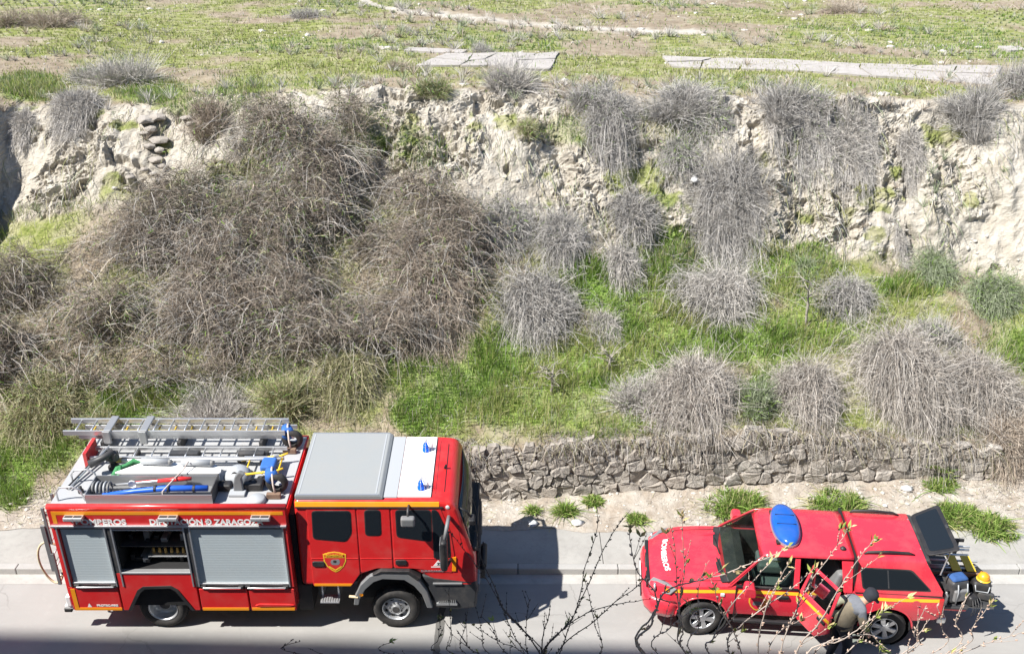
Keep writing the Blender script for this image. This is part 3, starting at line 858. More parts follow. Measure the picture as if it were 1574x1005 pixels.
# dense understory of short twigs, their brown darkened to paint in the thicket's inner shade, then long pale arching canes over it
n = 60000
P0, k = sample(TH * (.22 + sstep(.36, .58, clump)), n, rng, .06)
hv = (.12 + 1.05 * sstep(.32, .66, clump[k])) * rng.uniform(0, 1, n) ** .8 * .95
P0[:, 2] += hv; P0[:, 1] -= hv * .25
d = rng.normal(size=(n, 3)); d[:, 2] = np.abs(d[:, 2]) * .6; d /= np.linalg.norm(d, axis=1, keepdims=True)
L = rng.uniform(.12, .45, n)[:, None]
tw = np.stack([P0 - d * L * .5, P0 + d * L * .5], 1)
tw[..., 2] = np.maximum(tw[..., 2], hgt2(tw[..., 0], tw[..., 1]) + .02)
huex = fbm(P0[:, 0] * .5, P0[:, 2] * .7, 3, 141)[:, None]
parts = [ribbons(tw, .009, .006, pick(rng, BROWN, n) * (.44 + .32 * huex), rng, .3)]
n = 6200
P0, k = sample(TH * (.10 + sstep(.38, .58, clump)), n, rng)
az = rng.uniform(0, 2 * np.pi, n); L = rng.uniform(.5, 1.7, n); up = rng.uniform(.20, .95, n) * (.30 + 1.15 * sstep(.35, .68, clump[k]))
K = 7; t = np.linspace(0, 1, K)[None, :, None]
hd = np.stack([np.cos(az), np.sin(az) * .6 - .3, np.zeros(n)], 1)
P0[:, 2] += rng.uniform(0, .55, n) * sstep(.35, .6, clump[k])
P = P0[:, None, :] + hd[:, None, :] * (L[:, None, None] * t) + np.array([0, 0, 1.]) * (up[:, None, None] * 2.2 * t - (up * 2.0)[:, None, None] * t ** 2 * rng.uniform(.8, 1.5, (n, 1, 1)))
P += rng.normal(size=P.shape) * .022 * t
P[..., 2] = np.maximum(P[..., 2], hgt2(P[..., 0], P[..., 1]) + .03)
parts.append(ribbons(P, rng.uniform(.005, .014, n) * np.where(rng.uniform(0, 1, n) < .05, 2.2, 1), .004, pick(rng, BROWN + GREY + PALE, n), rng, .35))
n2 = 40000
tw = twigs_from(P, n2, rng, .08, .36, .9, .2)[:, ::2]
parts.append(ribbons(tw, .006, .0035, pick(rng, BROWN + GREY, n2) * .85, rng, .3))
n3 = 22000
pg = sstep(.45, .62, fbm(P[:, 0, 0] * .9, P[:, 0, 2] * 1.1, 3, 161))
src = P[rng.choice(n, 2500, p=(pg + .05) / (pg + .05).sum())]
tw = twigs_from(src, n3, rng, .05, .16, 1.2, .05)[:, ::2]
parts.append(ribbons(tw, .020, .010, pick(rng, GREEN + SAGE + OLIVE + OLIVE, n3) * .75, rng))
o = link('bramble_thicket', np_mesh('bramble_thicket', *merge(parts)), M['twig'])
tag(o, 'tangled mass of leafless brown brambles covering the left slope above the truck', 'thicket', kind='stuff')

# ---- grass
def blades(P0, h, w0, pal, rng, lean=.5, K=3):
    n = len(P0); az = rng.uniform(0, 2 * np.pi, n); l = np.abs(rng.normal(0, lean, n))
    t = np.linspace(0, 1, K)[None, :, None]
    d = np.stack([np.cos(az) * l, np.sin(az) * l - .1, np.ones(n)], 1)
    P = P0[:, None, :] + h[:, None, None] * (d[:, None, :] * t - np.array([0, 0, .25]) * t ** 2 * l[:, None, None] * 1.5)
    P[:, 0, 2] -= .02
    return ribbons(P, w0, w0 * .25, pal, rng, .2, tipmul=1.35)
def ellipses(lst):
    w = np.zeros(len(GFLAT))
    for cx, cy, rx, ry, d in lst:
        q = ((PXY[0] - cx) / rx) ** 2 + ((PXY[1] - cy) / ry) ** 2
        w = np.maximum(w, d * np.clip(1.35 - q, 0, 1))
    return w
LUSH = [(45, 135, 60, 24, .7), (235, 142, 60, 20, .6), (290, 165, 45, 18, .4), (370, 155, 55, 40, .28), (560, 205, 50, 45, .30), (640, 235, 50, 40, .25),
        (950, 440, 90, 45, 1), (1015, 385, 60, 40, 1), (1060, 430, 100, 45, 1), (1180, 420, 90, 40, 1), (1245, 430, 60, 50, 1), (1150, 515, 140, 45, .9),
        (1000, 500, 90, 60, .8), (860, 560, 120, 55, .9), (800, 625, 130, 35, .7), (660, 635, 60, 40, 1.2), (770, 560, 55, 55, 1), (1290, 510, 90, 40, .7),
        (1400, 440, 60, 20, .8), (1190, 590, 40, 40, .7), (1010, 580, 40, 30, .8), (640, 580, 60, 35, .6), (235, 612, 85, 26, 1.5), (190, 640, 60, 18, 1.2),
        (430, 600, 70, 45, .5), (15, 735, 40, 50, 1.0), (1290, 205, 30, 25, 1.0), (1250, 385, 30, 15, .8), (1560, 540, 60, 40, .5), (880, 200, 60, 30, .35),
        (1040, 190, 70, 40, .3), (730, 590, 60, 40, .8), (900, 660, 120, 20, .4), (60, 690, 80, 40, .7), (60, 600, 90, 25, .6), (990, 330, 60, 40, .3)]
lush = ellipses(LUSH)
_a = bank.data.attributes.new('lush', 'FLOAT', 'POINT'); _a.data.foreach_set('value', np.clip(lush, 0, 1).astype(np.float32))
_c = bank.data.attributes['col']; _v = np.empty(len(GFLAT) * 4, np.float32); _c.data.foreach_get('color', _v); _v = _v.reshape(-1, 4)
_v[:, 0] = np.maximum(_v[:, 0], np.clip(lush * 1.1, 0, 1)); _v[:, 1] *= 1 - np.clip(lush, 0, .9); _c.data.foreach_set('color', _v.ravel())
rng = np.random.default_rng(5)
n = 62000
patch = sstep(.32, .6, fbm(GX * 1.6, GY * 1.6 + GZ, 4, 201).ravel())
P0, k = sample(lush * (.25 + .75 * patch), n, rng)
yl = fbm(GX * .8 + 4, arc * .8, 3, 211).ravel()[k]
far = np.clip(P0[:, 1] / 22, .9, 1.5)
pal = np.where((yl + rng.normal(0, .07, n) > .52)[:, None], pick(rng, YGREEN, n), pick(rng, GREEN, n))
pal = np.where((rng.uniform(0, 1, n) < np.where(P0[:, 1] > 23.8, .5, .14))[:, None], pick(rng, OLIVE + SAGE, n), pal)
h = rng.uniform(.05, .32, n) * np.where(P0[:, 1] > 24.5, .6, 1.0) * (.6 + .8 * vn(P0[:, 0] * 2, P0[:, 1] * 2, 9))
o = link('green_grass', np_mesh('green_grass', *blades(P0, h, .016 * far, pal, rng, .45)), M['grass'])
tag(o, 'lush green grass growing on the terrace and in patches on the bank', 'grass', kind='stuff')
# thin dry and green cover over the rest of the terrace and the foot of the slope
n = 30000
cover = ((RVF > 2.02) & (RVF < 4.1)) * (.25 + .75 * sstep(.35, .6, fbm(GX * 1.1, GY * 1.1, 4, 221).ravel())) + ((RVF > .75) & (RVF < 2.0) & (np.abs(GFLAT[:, 0] + 11) < 5.2)) * .9
P0, k = sample(cover, n, rng)
mixv = rng.uniform(0, 1, n)[:, None]
pal = np.where(mixv < .4, pick(rng, GREEN + YGREEN, n), np.where(mixv < .75, pick(rng, OLIVE, n), pick(rng, PALE, n)))
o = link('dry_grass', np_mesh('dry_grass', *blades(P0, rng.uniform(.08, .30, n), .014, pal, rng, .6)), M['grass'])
tag(o, 'sparse dry straw and weeds between the bushes', 'dry grass', kind='stuff')
# short turf and low scrub of the field
n = 62000
fl = ((RVF > 6.1) & (RVF < 7.99)).astype(float)
fmask = green.ravel()
P0, k = sample(fl * (1 - pathm.ravel()) * (.12 + fmask) * np.clip(30 / np.maximum(GFLAT[:, 1], 1), .4, 1), n, rng)
yl = fbm(GX * .25, GY * .35, 4, 231).ravel()[k] + rng.normal(0, .08, n)
pal = np.where((yl > .50)[:, None], pick(rng, YGREEN + OLIVE, n), np.where((yl > .40)[:, None], pick(rng, OLIVE + PALE, n), pick(rng, GREEN + SAGE, n)))
h = rng.uniform(.04, .13, n) * (.6 + .9 * vn(P0[:, 0] * .9, P0[:, 1] * .9, 19))
o = link('field_turf', np_mesh('field_turf', *blades(P0, h, .034, pal, rng, .7, 2)), M['grass'])
tag(o, 'short yellowish green turf covering the field above the cliff', 'turf', kind='stuff')
# many small grey scrub tufts, too low and many to count
n = 900
sw = fl * sstep(.52, .66, fbm(GX * .3, GY * .45, 4, 241).ravel()) + ((RVF > 5.9) & (RVF < 6.6)) * .8 + ((RVF > 4.0) & (RVF < 6.0)) * .10
P0, k = sample(sw, n, rng)
parts = []
for i in range(n):
    s_ = rng.uniform(.10, .40); m_ = 28
    az = rng.uniform(0, 6.283, m_); l = rng.uniform(.1, 1.1, m_)
    d = np.stack([np.cos(az) * l, np.sin(az) * l, rng.uniform(.6, 1.1, m_)], 1)
    t = np.linspace(0, 1, 2)[None, :, None]
    P = P0[i] + s_ * (d[:, None, :] * t) - np.array([0, 0, .2 * s_]) * t ** 2 * l[:, None, None]
    parts.append(ribbons(P, .012, .006, pick(rng, [GREY, PALE, BROWN, SAGE][rng.integers(0, 4)], m_), rng))
o = link('low_scrub', np_mesh('low_scrub', *merge(parts)), M['twig'])
tag(o, 'small grey scrub tufts scattered along the rim and over the field', 'scrub', kind='stuff')
# trailing dry stalks and roots on the bare cliff
n = 2600
P0, k = sample(((RVF > 4.0) & (RVF < 6.1)) * sstep(.5, .62, fbm(GX * .9, arc * .9, 3, 251).ravel()), n, rng)
t = np.linspace(0, 1, 4)[None, :, None]; az = rng.normal(0, .35, n); L = rng.uniform(.15, .55, n)
d = np.stack([az, -.75 + 0 * az, -.85 + 0 * az], 1)
P = P0[:, None, :] + np.array([0, -.10, .06]) * np.sin(t * 3.1) + d[:, None, :] * L[:, None, None] * t
o = link('trailing_stalks', np_mesh('trailing_stalks', *ribbons(P, .016, .006, pick(rng, GREY + OLIVE + SAGE, n), rng)), M['twig'])
tag(o, 'dry stalks trailing down the bare earth of the cliff', 'dry stalks', kind='stuff')

# twigs and roots hanging over the top course of the wall
n = 3000
P0, k = sample(((RVF > 1.95) & (RVF < 2.12) & (GFLAT[:, 0] > -2.6) & (GFLAT[:, 0] < 11)) * (.15 + sstep(.42, .60, fbm(GX * .9, GX * 0, 3, 271).ravel())), n, rng)
P0[:, 2] += .02
t = np.linspace(0, 1, 5)[None, :, None]; L = rng.uniform(.10, .48, n); az = rng.normal(0, .55, n)
d = np.stack([az, -rng.uniform(.35, 1.0, n), rng.uniform(.0, .5, n)], 1)
P = P0[:, None, :] + d[:, None, :] * L[:, None, None] * t - np.array([0, 0, 1.]) * (L * rng.uniform(.4, 1.7, n))[:, None, None] * t ** 2
P += rng.normal(size=P.shape) * .015 * t
parts = [ribbons(P, .011, .005, pick(rng, BROWN + GREY + OLIVE, n) * .85, rng, .3)]
tw = twigs_from(P, 6000, rng, .05, .18, 1.0, .1)[:, ::2]
parts.append(ribbons(tw, .008, .004, pick(rng, BROWN + GREY, 6000) * .8, rng, .3))
o = link('overhanging_twigs', np_mesh('overhanging_twigs', *merge(parts)), M['twig'])
tag(o, 'dry twigs and roots hanging over the top of the stone wall', 'twigs', kind='stuff')

n = 2600
P0, k = sample(((RVF > .08) & (RVF < 1.0) & (np.abs(GFLAT[:, 0]) < 12.5)) * (.1 + sstep(.45, .62, fbm(GX * 1.3, GY * 1.6, 4, 281).ravel())), n, rng)
az = rng.uniform(0, 6.283, n); L = rng.uniform(.05, .22, n)[:, None]
d = np.stack([np.cos(az), np.sin(az) * .7, rng.uniform(0, .35, n)], 1)
o = link('dead_stalks', np_mesh('dead_stalks', *ribbons(np.stack([P0 + np.array([0, 0, .012]), P0 + d * L + np.array([0, 0, .02])], 1), .009, .005, pick(rng, BROWN + OLIVE + GREY, n) * .9, rng, .3)), M['twig'])
tag(o, 'dead stalks and leaf litter strewn over the dirt strip', 'litter', kind='stuff')

# ---- weed clumps on the dirt strip by the pavement
def weed(px, py, w, h, label, seed):
    rng = np.random.default_rng(seed); g = at(px, py + h * .3); q = project(np.array(g)); sc = FPX / q[2]
    n = int(170 + w * 15); r = np.sqrt(rng.uniform(0, 1, n)); a_ = rng.uniform(0, 6.283, n)
    x = r * np.cos(a_) * w / 2 / sc; y = r * np.sin(a_) * w / 2.6 / sc
    P0 = np.stack([g.x + x, g.y + y, hgt2(g.x + x, g.y + y)], 1)
    lump = vn(x * 5 + seed, y * 7, seed); keep = (lump + rng.normal(0, .16, n) > .20 + .26 * r) | (w < 60)
    P0 = P0[keep]; n = len(P0)
    hh = rng.uniform(.08, .30, n) * (1.25 - r[keep]) * (h / 26) ** .5 * (.5 + lump[keep])
    V, Qd, C_ = blades(P0, hh + .03, .026, pick(rng, [(.15, .25, .05), (.20, .30, .065), (.27, .35, .10), (.11, .17, .035), (.33, .32, .15)], n), rng, 1.1)
    o = link('weed_clump', np_mesh('weed_clump', V - np.array(g), Qd, C_), M['grass']); o.location = g
    tag(o, label, 'weeds', 'green weeds on the dirt strip')
weed(1136, 768, 104, 44, 'big bright green weed clump on the dirt behind the windscreen of the pickup', 1)
weed(1290, 768, 92, 40, 'loose green weed clump on the dirt behind the pickup roof', 2)
weed(1475, 782, 70, 30, 'green weeds on the dirt just beyond the raised rear hatch', 3)
weed(1520, 806, 84, 26, 'flat green weeds at the pavement edge near the right border', 4)
weed(866, 780, 34, 20, 'little green weed on the dirt right of the truck shadow', 5)
weed(981, 792, 28, 16, 'little green weed on the dirt near the nose of the pickup', 6)
weed(1442, 744, 46, 14, 'thin green weeds at the foot of the wall near its right end', 7)
weed(818, 779, 16, 10, 'tiny green weed on the dirt above the truck shadow', 8)
weed(912, 766, 30, 12, 'faint green weed at the foot of the wall between the two vehicles', 9)

# ---- two saplings in the terrace
def sapling(px, py, hpx, label, seed):
    rng = random.Random(seed); g = at(px, py); q = project(np.array(g)); H = hpx / (FPX / q[2]) * 1.05
    root = empty('bare_sapling', g, label=label, cat='sapling', group='bare saplings in the terrace')
    tr = MB(); pts = [(0, 0, -.05)]; x = y = 0
    for i in range(1, 7):
        x += rng.uniform(-.03, .03); y += rng.uniform(-.03, .03); pts.append((x, y, H * i / 6 * .8))
    tr.tube(pts, [.035, .033, .03, .026, .022, .018, .012], 6).build('trunk', M['bark'], root, smooth=True)
    cr = MB()
    for i in range(14):
        k = rng.randint(3, 6); p = Vector(pts[k]); a = rng.uniform(0, 6.28); l = rng.uniform(.2, .55)
        e = p + Vector((math.cos(a) * l, math.sin(a) * l, rng.uniform(-.05, .35))); m_ = (p + e) / 2 + Vector((0, 0, .06))
        cr.tube([p, m_, e], [.012, .009, .004], 4)
        for j in range(3):
            f_ = m_ + (e - m_) * rng.random(); cr.tube([f_, f_ + Vector((rng.uniform(-.2, .2), rng.uniform(-.2, .2), rng.uniform(-.1, .15)))], [.006, .003], 3)
    cr.build('crown', M['bark'], root)
M['bark'] = plain('grey_bark', (.33, .30, .26), .9)
sapling(846, 604, 42, 'thin bare sapling standing in the terrace grass left of the small twig ball', 1)
sapling(937, 566, 26, 'short bare sapling under the small ball of pale twigs', 2)
sapling(1242, 500, 85, 'thin grey stalk standing in the grass right of the long low mound', 3)

# ------------------------------------------------------------------ things on the field and bank: slabs, path, stones, litter
M['slab'] = concrete('slab_concrete', (.34, .315, .29), (.45, .42, .395), 3.0)
M['path'] = concrete('path_earth', (.50, .45, .37), (.60, .56, .48))
M['rubble'] = plain('pale_rubble', (.50, .47, .42), .9, bmp=.5)
M['white'] = plain('white_litter', (.75, .75, .74), .5)
def drape(pts, dz=.03):
    return [(x, y, float(hgt(x, y)) + dz) for x, y in pts]
def slab_pieces(name, corners, nx, ny, seed, label, th=.12, gap=.02):
    """broken concrete slab: irregular pieces with open cracks; corners = 4 photo pixels (near-left, near-right, far-right, far-left)"""
    rng = random.Random(seed); C4 = [at(*c) for c in corners]
    org = sum(C4, Vector()) / 4; zt = max(c.z for c in C4) + .05
    q_ = (GFLAT[:, 0] > min(c.x for c in C4)) & (GFLAT[:, 0] < max(c.x for c in C4)) & (GFLAT[:, 1] > min(c.y for c in C4)) & (GFLAT[:, 1] < max(c.y for c in C4))
    zt = float(np.percentile(GFLAT[q_, 2], 90)) + .035
    root = empty(name, (org.x, org.y, zt - th), label=label, cat='concrete slab')
    G = {}
    for i in range(nx + 1):
        for j in range(ny + 1):
            u = i / nx; v = j / ny
            if 0 < i < nx: u += rng.uniform(-.35, .35) / nx
            if 0 < j < ny: v += rng.uniform(-.3, .3) / ny
            if j in (0, ny): v += rng.uniform(-.12, .08) * (1 if j == 0 else -1)
            p = (C4[0] * (1 - u) + C4[1] * u) * (1 - v) + (C4[3] * (1 - u) + C4[2] * u) * v
            G[i, j] = (p.x - org.x, p.y - org.y)
    for i in range(nx):
        for j in range(ny):
            q = [G[i, j], G[i + 1, j], G[i + 1, j + 1], G[i, j + 1]]
            cx = sum(a_ for a_, _ in q) / 4; cy = sum(b_ for _, b_ in q) / 4
            out = []
            for k in range(4):
                a_, b_ = q[k], q[(k + 1) % 4]
                for t_ in (0.04, .35, .68, .96):
                    x = a_[0] + (b_[0] - a_[0]) * t_ + rng.uniform(-.03, .03); y = a_[1] + (b_[1] - a_[1]) * t_ + rng.uniform(-.03, .03)
                    l = math.hypot(x - cx, y - cy); out.append((cx + (x - cx) * (1 - gap / l), cy + (y - cy) * (1 - gap / l)))
            dz = rng.uniform(-.02, .02)
            n_ = len(out); gz = [float(hgt(org.x + x, org.y + y)) - (zt - th) for x, y in out]
            V = [(x, y, g_ - .12) for (x, y), g_ in zip(out, gz)] + [(x, y, g_ + .055 + dz * .6) for (x, y), g_ in zip(out, gz)]
            MB().add(V, [tuple(range(n_ - 1, -1, -1)), tuple(range(n_, 2 * n_))] + [(k, (k + 1) % n_, (k + 1) % n_ + n_, k + n_) for k in range(n_)]).build('slab_piece', M['slab'], root)
slab_pieces('long_broken_slab', [(1032, 101), (1530, 128), (1540, 104), (1022, 88)], 8, 2, 4, 'long cracked strip of pale concrete across the field at right')
slab_pieces('wide_broken_slab', [(640, 101), (850, 103), (862, 80), (690, 82)], 4, 2, 5, 'wide cracked concrete slab on the field behind the silvery spiky bush')
slab_pieces('thin_broken_slab', [(622, 80), (715, 82), (722, 75), (632, 73)], 2, 1, 6, 'thin narrow concrete slab left of the round grey tuft')
slab_pieces('small_broken_slab', [(1545, 78), (1610, 78), (1610, 71), (1535, 71)], 1, 1, 7, 'end of a concrete slab at the right edge of the field')
# pale footpath over the field
def strip(pix, wpx, name, mat, label, dz=.035):
    V = []; P = []
    for x, y in pix: P.append(at(x, y))
    fine = []
    for a_, b_ in zip(P[:-1], P[1:]):
        for j in range(8): fine.append(a_.lerp(b_, j / 8))
    mb = MB(); rng = random.Random(9)
    for i, p in enumerate(fine):
        w = wpx * (1 + .5 * math.sin(i * .7) * rng.random())
        for s_ in (-1, 1):
            yy = p.y + s_ * w; V.append((p.x, yy, float(hgt(p.x, yy)) + dz + .05))
    n = len(fine)
    mb.add(V, [(2 * i, 2 * i + 2, 2 * i + 3, 2 * i + 1) for i in range(n - 1)])
    return tag(mb.build(name, mat, smooth=True), label, kind='structure')
# stones
def rock(c, r, rng, n=10, flat=.6):
    bm = bmesh.new(); bmesh.ops.create_icosphere(bm, subdivisions=1, radius=1)
    sx, sy, sz = r * rng.uniform(.7, 1.4), r * rng.uniform(.7, 1.3), r * flat * rng.uniform(.7, 1.2)
    V = [(c[0] + v.co.x * sx * rng.uniform(.75, 1.2), c[1] + v.co.y * sy * rng.uniform(.75, 1.2), c[2] + v.co.z * sz * rng.uniform(.75, 1.2)) for v in bm.verts]
    F = [tuple(v.index for v in f.verts) for f in bm.faces]; bm.free(); return V, F
prng = random.Random(31); rng = np.random.default_rng(15)
mb = MB()
P0, k = sample(fl * (.03 + sstep(.56, .68, fbm(GX * .45 + 9, GY * .6, 4, 261).ravel())), 330, rng)
for p in P0: mb.add(*rock(p, prng.choice((.03, .03, .04, .05, .06, .13)), prng))
P0, k = sample(((RVF < .98) & (RVF > .02)).astype(float) * (np.abs(GFLAT[:, 0]) < 12), 800, rng)
for p in P0: mb.add(*rock(p, prng.choice((.012, .015, .02, .03, .03, .05)), prng))
P0, k = sample(((RVF > 4.0) & (RVF < 4.6)).astype(float), 160, rng)
for p in P0: mb.add(*rock(p, prng.choice((.03, .05, .06, .08)), prng))
tag(mb.build('loose_stones', M['rubble']), 'pale loose stones strewn over field, cliff foot and dirt strip', 'stones', kind='stuff')
# stacked rock outcrop at the left rim, stone by stone
root_g = at(238, 285); outc = empty('rock_outcrop', root_g, label='stack of jutting pale rock ledges in the cliff at upper left', cat='rock outcrop')
prng = random.Random(8)
for i, (x, y, r_) in enumerate([(228, 178, .34), (246, 176, .22), (238, 196, .24), (228, 200, .16), (246, 210, .22), (236, 222, .17), (250, 226, .18), (243, 240, .17), (252, 250, .18), (240, 262, .15), (250, 270, .18), (205, 268, .2), (222, 262, .14), (244, 282, .2), (286, 176, .16), (296, 184, .16)]):
    p = at(x, y); V, F = rock((p.x - root_g.x, p.y - root_g.y - .12, p.z - root_g.z), r_, prng, flat=.42)
    MB().add(V, F).build('rock', M['stone'], outc, bevel=.02)
def litter(px, py, r_, name, label, seed):
    g = at(px, py); pr = random.Random(seed); V, F = rock((0, 0, r_ * .3), r_, pr, flat=.5)
    o = MB().add(V, F).build(name, M['white'], smooth=True); o.location = g; tag(o, label, 'litter')
litter(1069, 279, .16, 'plastic_bag', 'white plastic bag caught beside the large mop-like bush', 1)
litter(884, 803, .11, 'paper_scrap', 'crumpled white scrap on the dirt edge between the two vehicles', 2)
litter(912, 776, .06, 'paper_scrap', 'small white scrap on the dirt at the foot of the wall', 3)
litter(780, 592, .05, 'paper_scrap', 'tiny white scrap in the terrace grass', 4)
litter(820, 803, .10, 'crumpled_wrapper', 'crumpled silver wrapper on the dirt above the truck shadow', 5)
litter(1391, 748, .11, 'crumpled_bag', 'crumpled pale bag on the dirt below the wall near its right end', 6)
litter(1357, 778, .07, 'crumpled_bottle', 'pale crushed bottle on the dirt behind the canopy of the pickup', 7)
litter(1046, 398, .08, 'paper_scrap', 'white scrap on the slope left of the mop-like bush', 8)

# ------------------------------------------------------------------ vehicle materials
M['red'] = paint('truck_red_paint', (.60, .020, .020), .30, coat=.5, dirt=.16)
M['red2'] = paint('pickup_red_paint', (.66, .032, .055), .26, coat=.7, dirt=.16)
M['orange'] = paint('orange_reflective_tape', (.80, .30, .01), .45, dirt=.1)
M['yellow'] = paint('yellow_tape', (.85, .47, .02), .45, dirt=.1)
M['silver'] = paint('aluminium', (.62, .63, .64), .38, metal=.75, dirt=.2)
M['steel'] = paint('dull_steel', (.42, .43, .44), .45, metal=.6, dirt=.3)
M['shutter'] = paint('shutter_aluminium', (.42, .48, .51), .55, metal=.0, dirt=.12)
M['deck'] = paint('deck_plate', (.40, .41, .42), .55, metal=.1, dirt=.35)
M['whitep'] = paint('white_paint', (.78, .78, .77), .4, dirt=.08)
M['greypanel'] = paint('grey_roof_panel', (.27, .285, .29), .75, dirt=.15)
M['lightgrey'] = paint('light_grey_panel', (.36, .38, .40), .55, dirt=.15)
M['black'] = paint('black_plastic', (.018, .018, .02), .5, dirt=.12)
M['dark'] = plain('dark_underbody', (.012, .012, .013), .85)
M['dgrey'] = paint('dark_grey_plastic', (.040, .042, .046), .5, dirt=.25)
M['mgrey'] = paint('mid_grey_plastic', (.17, .175, .18), .5, dirt=.25)
M['rubber'] = paint('tyre_rubber', (.022, .021, .021), .85, dirt=.5, dcol=(.14, .125, .11), scale=5)
M['glass'] = glassy('dark_window_glass')
M['blue'] = paint('blue_plastic', (.02, .12, .62), .35, dirt=.05)
M['bluecloth'] = plain('blue_fabric', (.03, .13, .45), .8)
M['brass'] = paint('brass', (.55, .36, .12), .35, metal=.7)
M['wood'] = plain('brown_wood', (.20, .13, .09), .8)
M['strap'] = plain('pale_strap', (.55, .47, .42), .8)
M['hose'] = plain('cream_hose', (.62, .50, .32), .7)
M['greenp'] = plain('green_fabric', (.05, .24, .09), .8)
M['yellowp'] = paint('yellow_paint', (.75, .50, .03), .45, dirt=.1)
M['amber'] = paint('amber_lens', (.85, .30, .01), .2, dirt=0)
M['mirror'] = glassy('headlamp_glass', (.22, .23, .24), .15)
m, t, b = nt('blue_lens')
b.inputs['Base Color'].default_value = (.01, .12, .75, 1); b.inputs['Roughness'].default_value = .12
b.inputs['Coat Weight'].default_value = .5; M['bluelens'] = m
def clear_glass(name, tint, gl=.10):
    m, t, b = nt(name)
    tr = N(t, 'ShaderNodeBsdfTransparent'); tr.inputs[0].default_value = (*tint, 1)
    g = N(t, 'ShaderNodeBsdfGlossy'); g.inputs['Roughness'].default_value = .03
    fr = N(t, 'ShaderNodeFresnel'); fr.inputs[0].default_value = 1.5
    mx = N(t, 'ShaderNodeMixShader'); t.links.new(fr.outputs[0], mx.inputs[0])
    t.links.new(tr.outputs[0], mx.inputs[1]); t.links.new(g.outputs[0], mx.inputs[2])
    t.links.new(mx.outputs[0], t.nodes['Material Output'].inputs[0]); return m
M['clear'] = clear_glass('clear_tinted_glass', (.62, .72, .68))

def text_obj(name, body, size, loc, rot, mat, parent, width=None, bold=.0, extrude=.0015):
    cu = bpy.data.curves.new(name, 'FONT'); cu.body = body; cu.size = size; cu.align_x = 'LEFT'
    cu.extrude = extrude; cu.offset = bold
    tmp = bpy.data.objects.new('tmp_text', cu); COL.objects.link(tmp)
    dg = bpy.context.evaluated_depsgraph_get(); me = bpy.data.meshes.new_from_object(tmp.evaluated_get(dg))
    bpy.data.objects.remove(tmp); bpy.data.curves.remove(cu)
    xs = [v.co.x for v in me.vertices]
    if width and xs:
        k = width / (max(xs) - min(xs)); x0 = min(xs)
        for v in me.vertices: v.co.x = (v.co.x - x0) * k
    me.name = name; me.materials.clear()
    o = link(name, me, mat, parent); o.location = loc; o.rotation_euler = rot
    return o
def arcp(cx, cz, r, a0, a1, n): return [(cx + r * math.cos(R(a0 + (a1 - a0) * i / n)), cz + r * math.sin(R(a0 + (a1 - a0) * i / n))) for i in range(n + 1)]
def rpoly(pts, r=.04, n=3):
    """round the corners of a polygon"""
    out = []
    for i in range(len(pts)):
        p = Vector(pts[i]); a = Vector(pts[i - 1]); c = Vector(pts[(i + 1) % len(pts)])
        d1 = (a - p); d2 = (c - p); rr = min(r, d1.length * .45, d2.length * .45)
        p1 = p + d1.normalized() * rr; p2 = p + d2.normalized() * rr
        for k in range(n + 1):
            t_ = k / n; q = p1.lerp(p, t_).lerp(p.lerp(p2, t_), t_); out.append((q.x, q.y))
    return out
def shield(cx, cz, w, h):
    top = [(cx - w * .5, cz + h * .38), (cx - w * .25, cz + h * .46), (cx, cz + h * .5), (cx + w * .25, cz + h * .46), (cx + w * .5, cz + h * .38)]
    bot = [(cx + w * .49, cz + h * .05), (cx + w * .36, cz - h * .22), (cx + w * .16, cz - h * .42), (cx, cz - h * .5), (cx - w * .16, cz - h * .42), (cx - w * .36, cz - h * .22), (cx - w * .49, cz + h * .05)]
    return top + bot
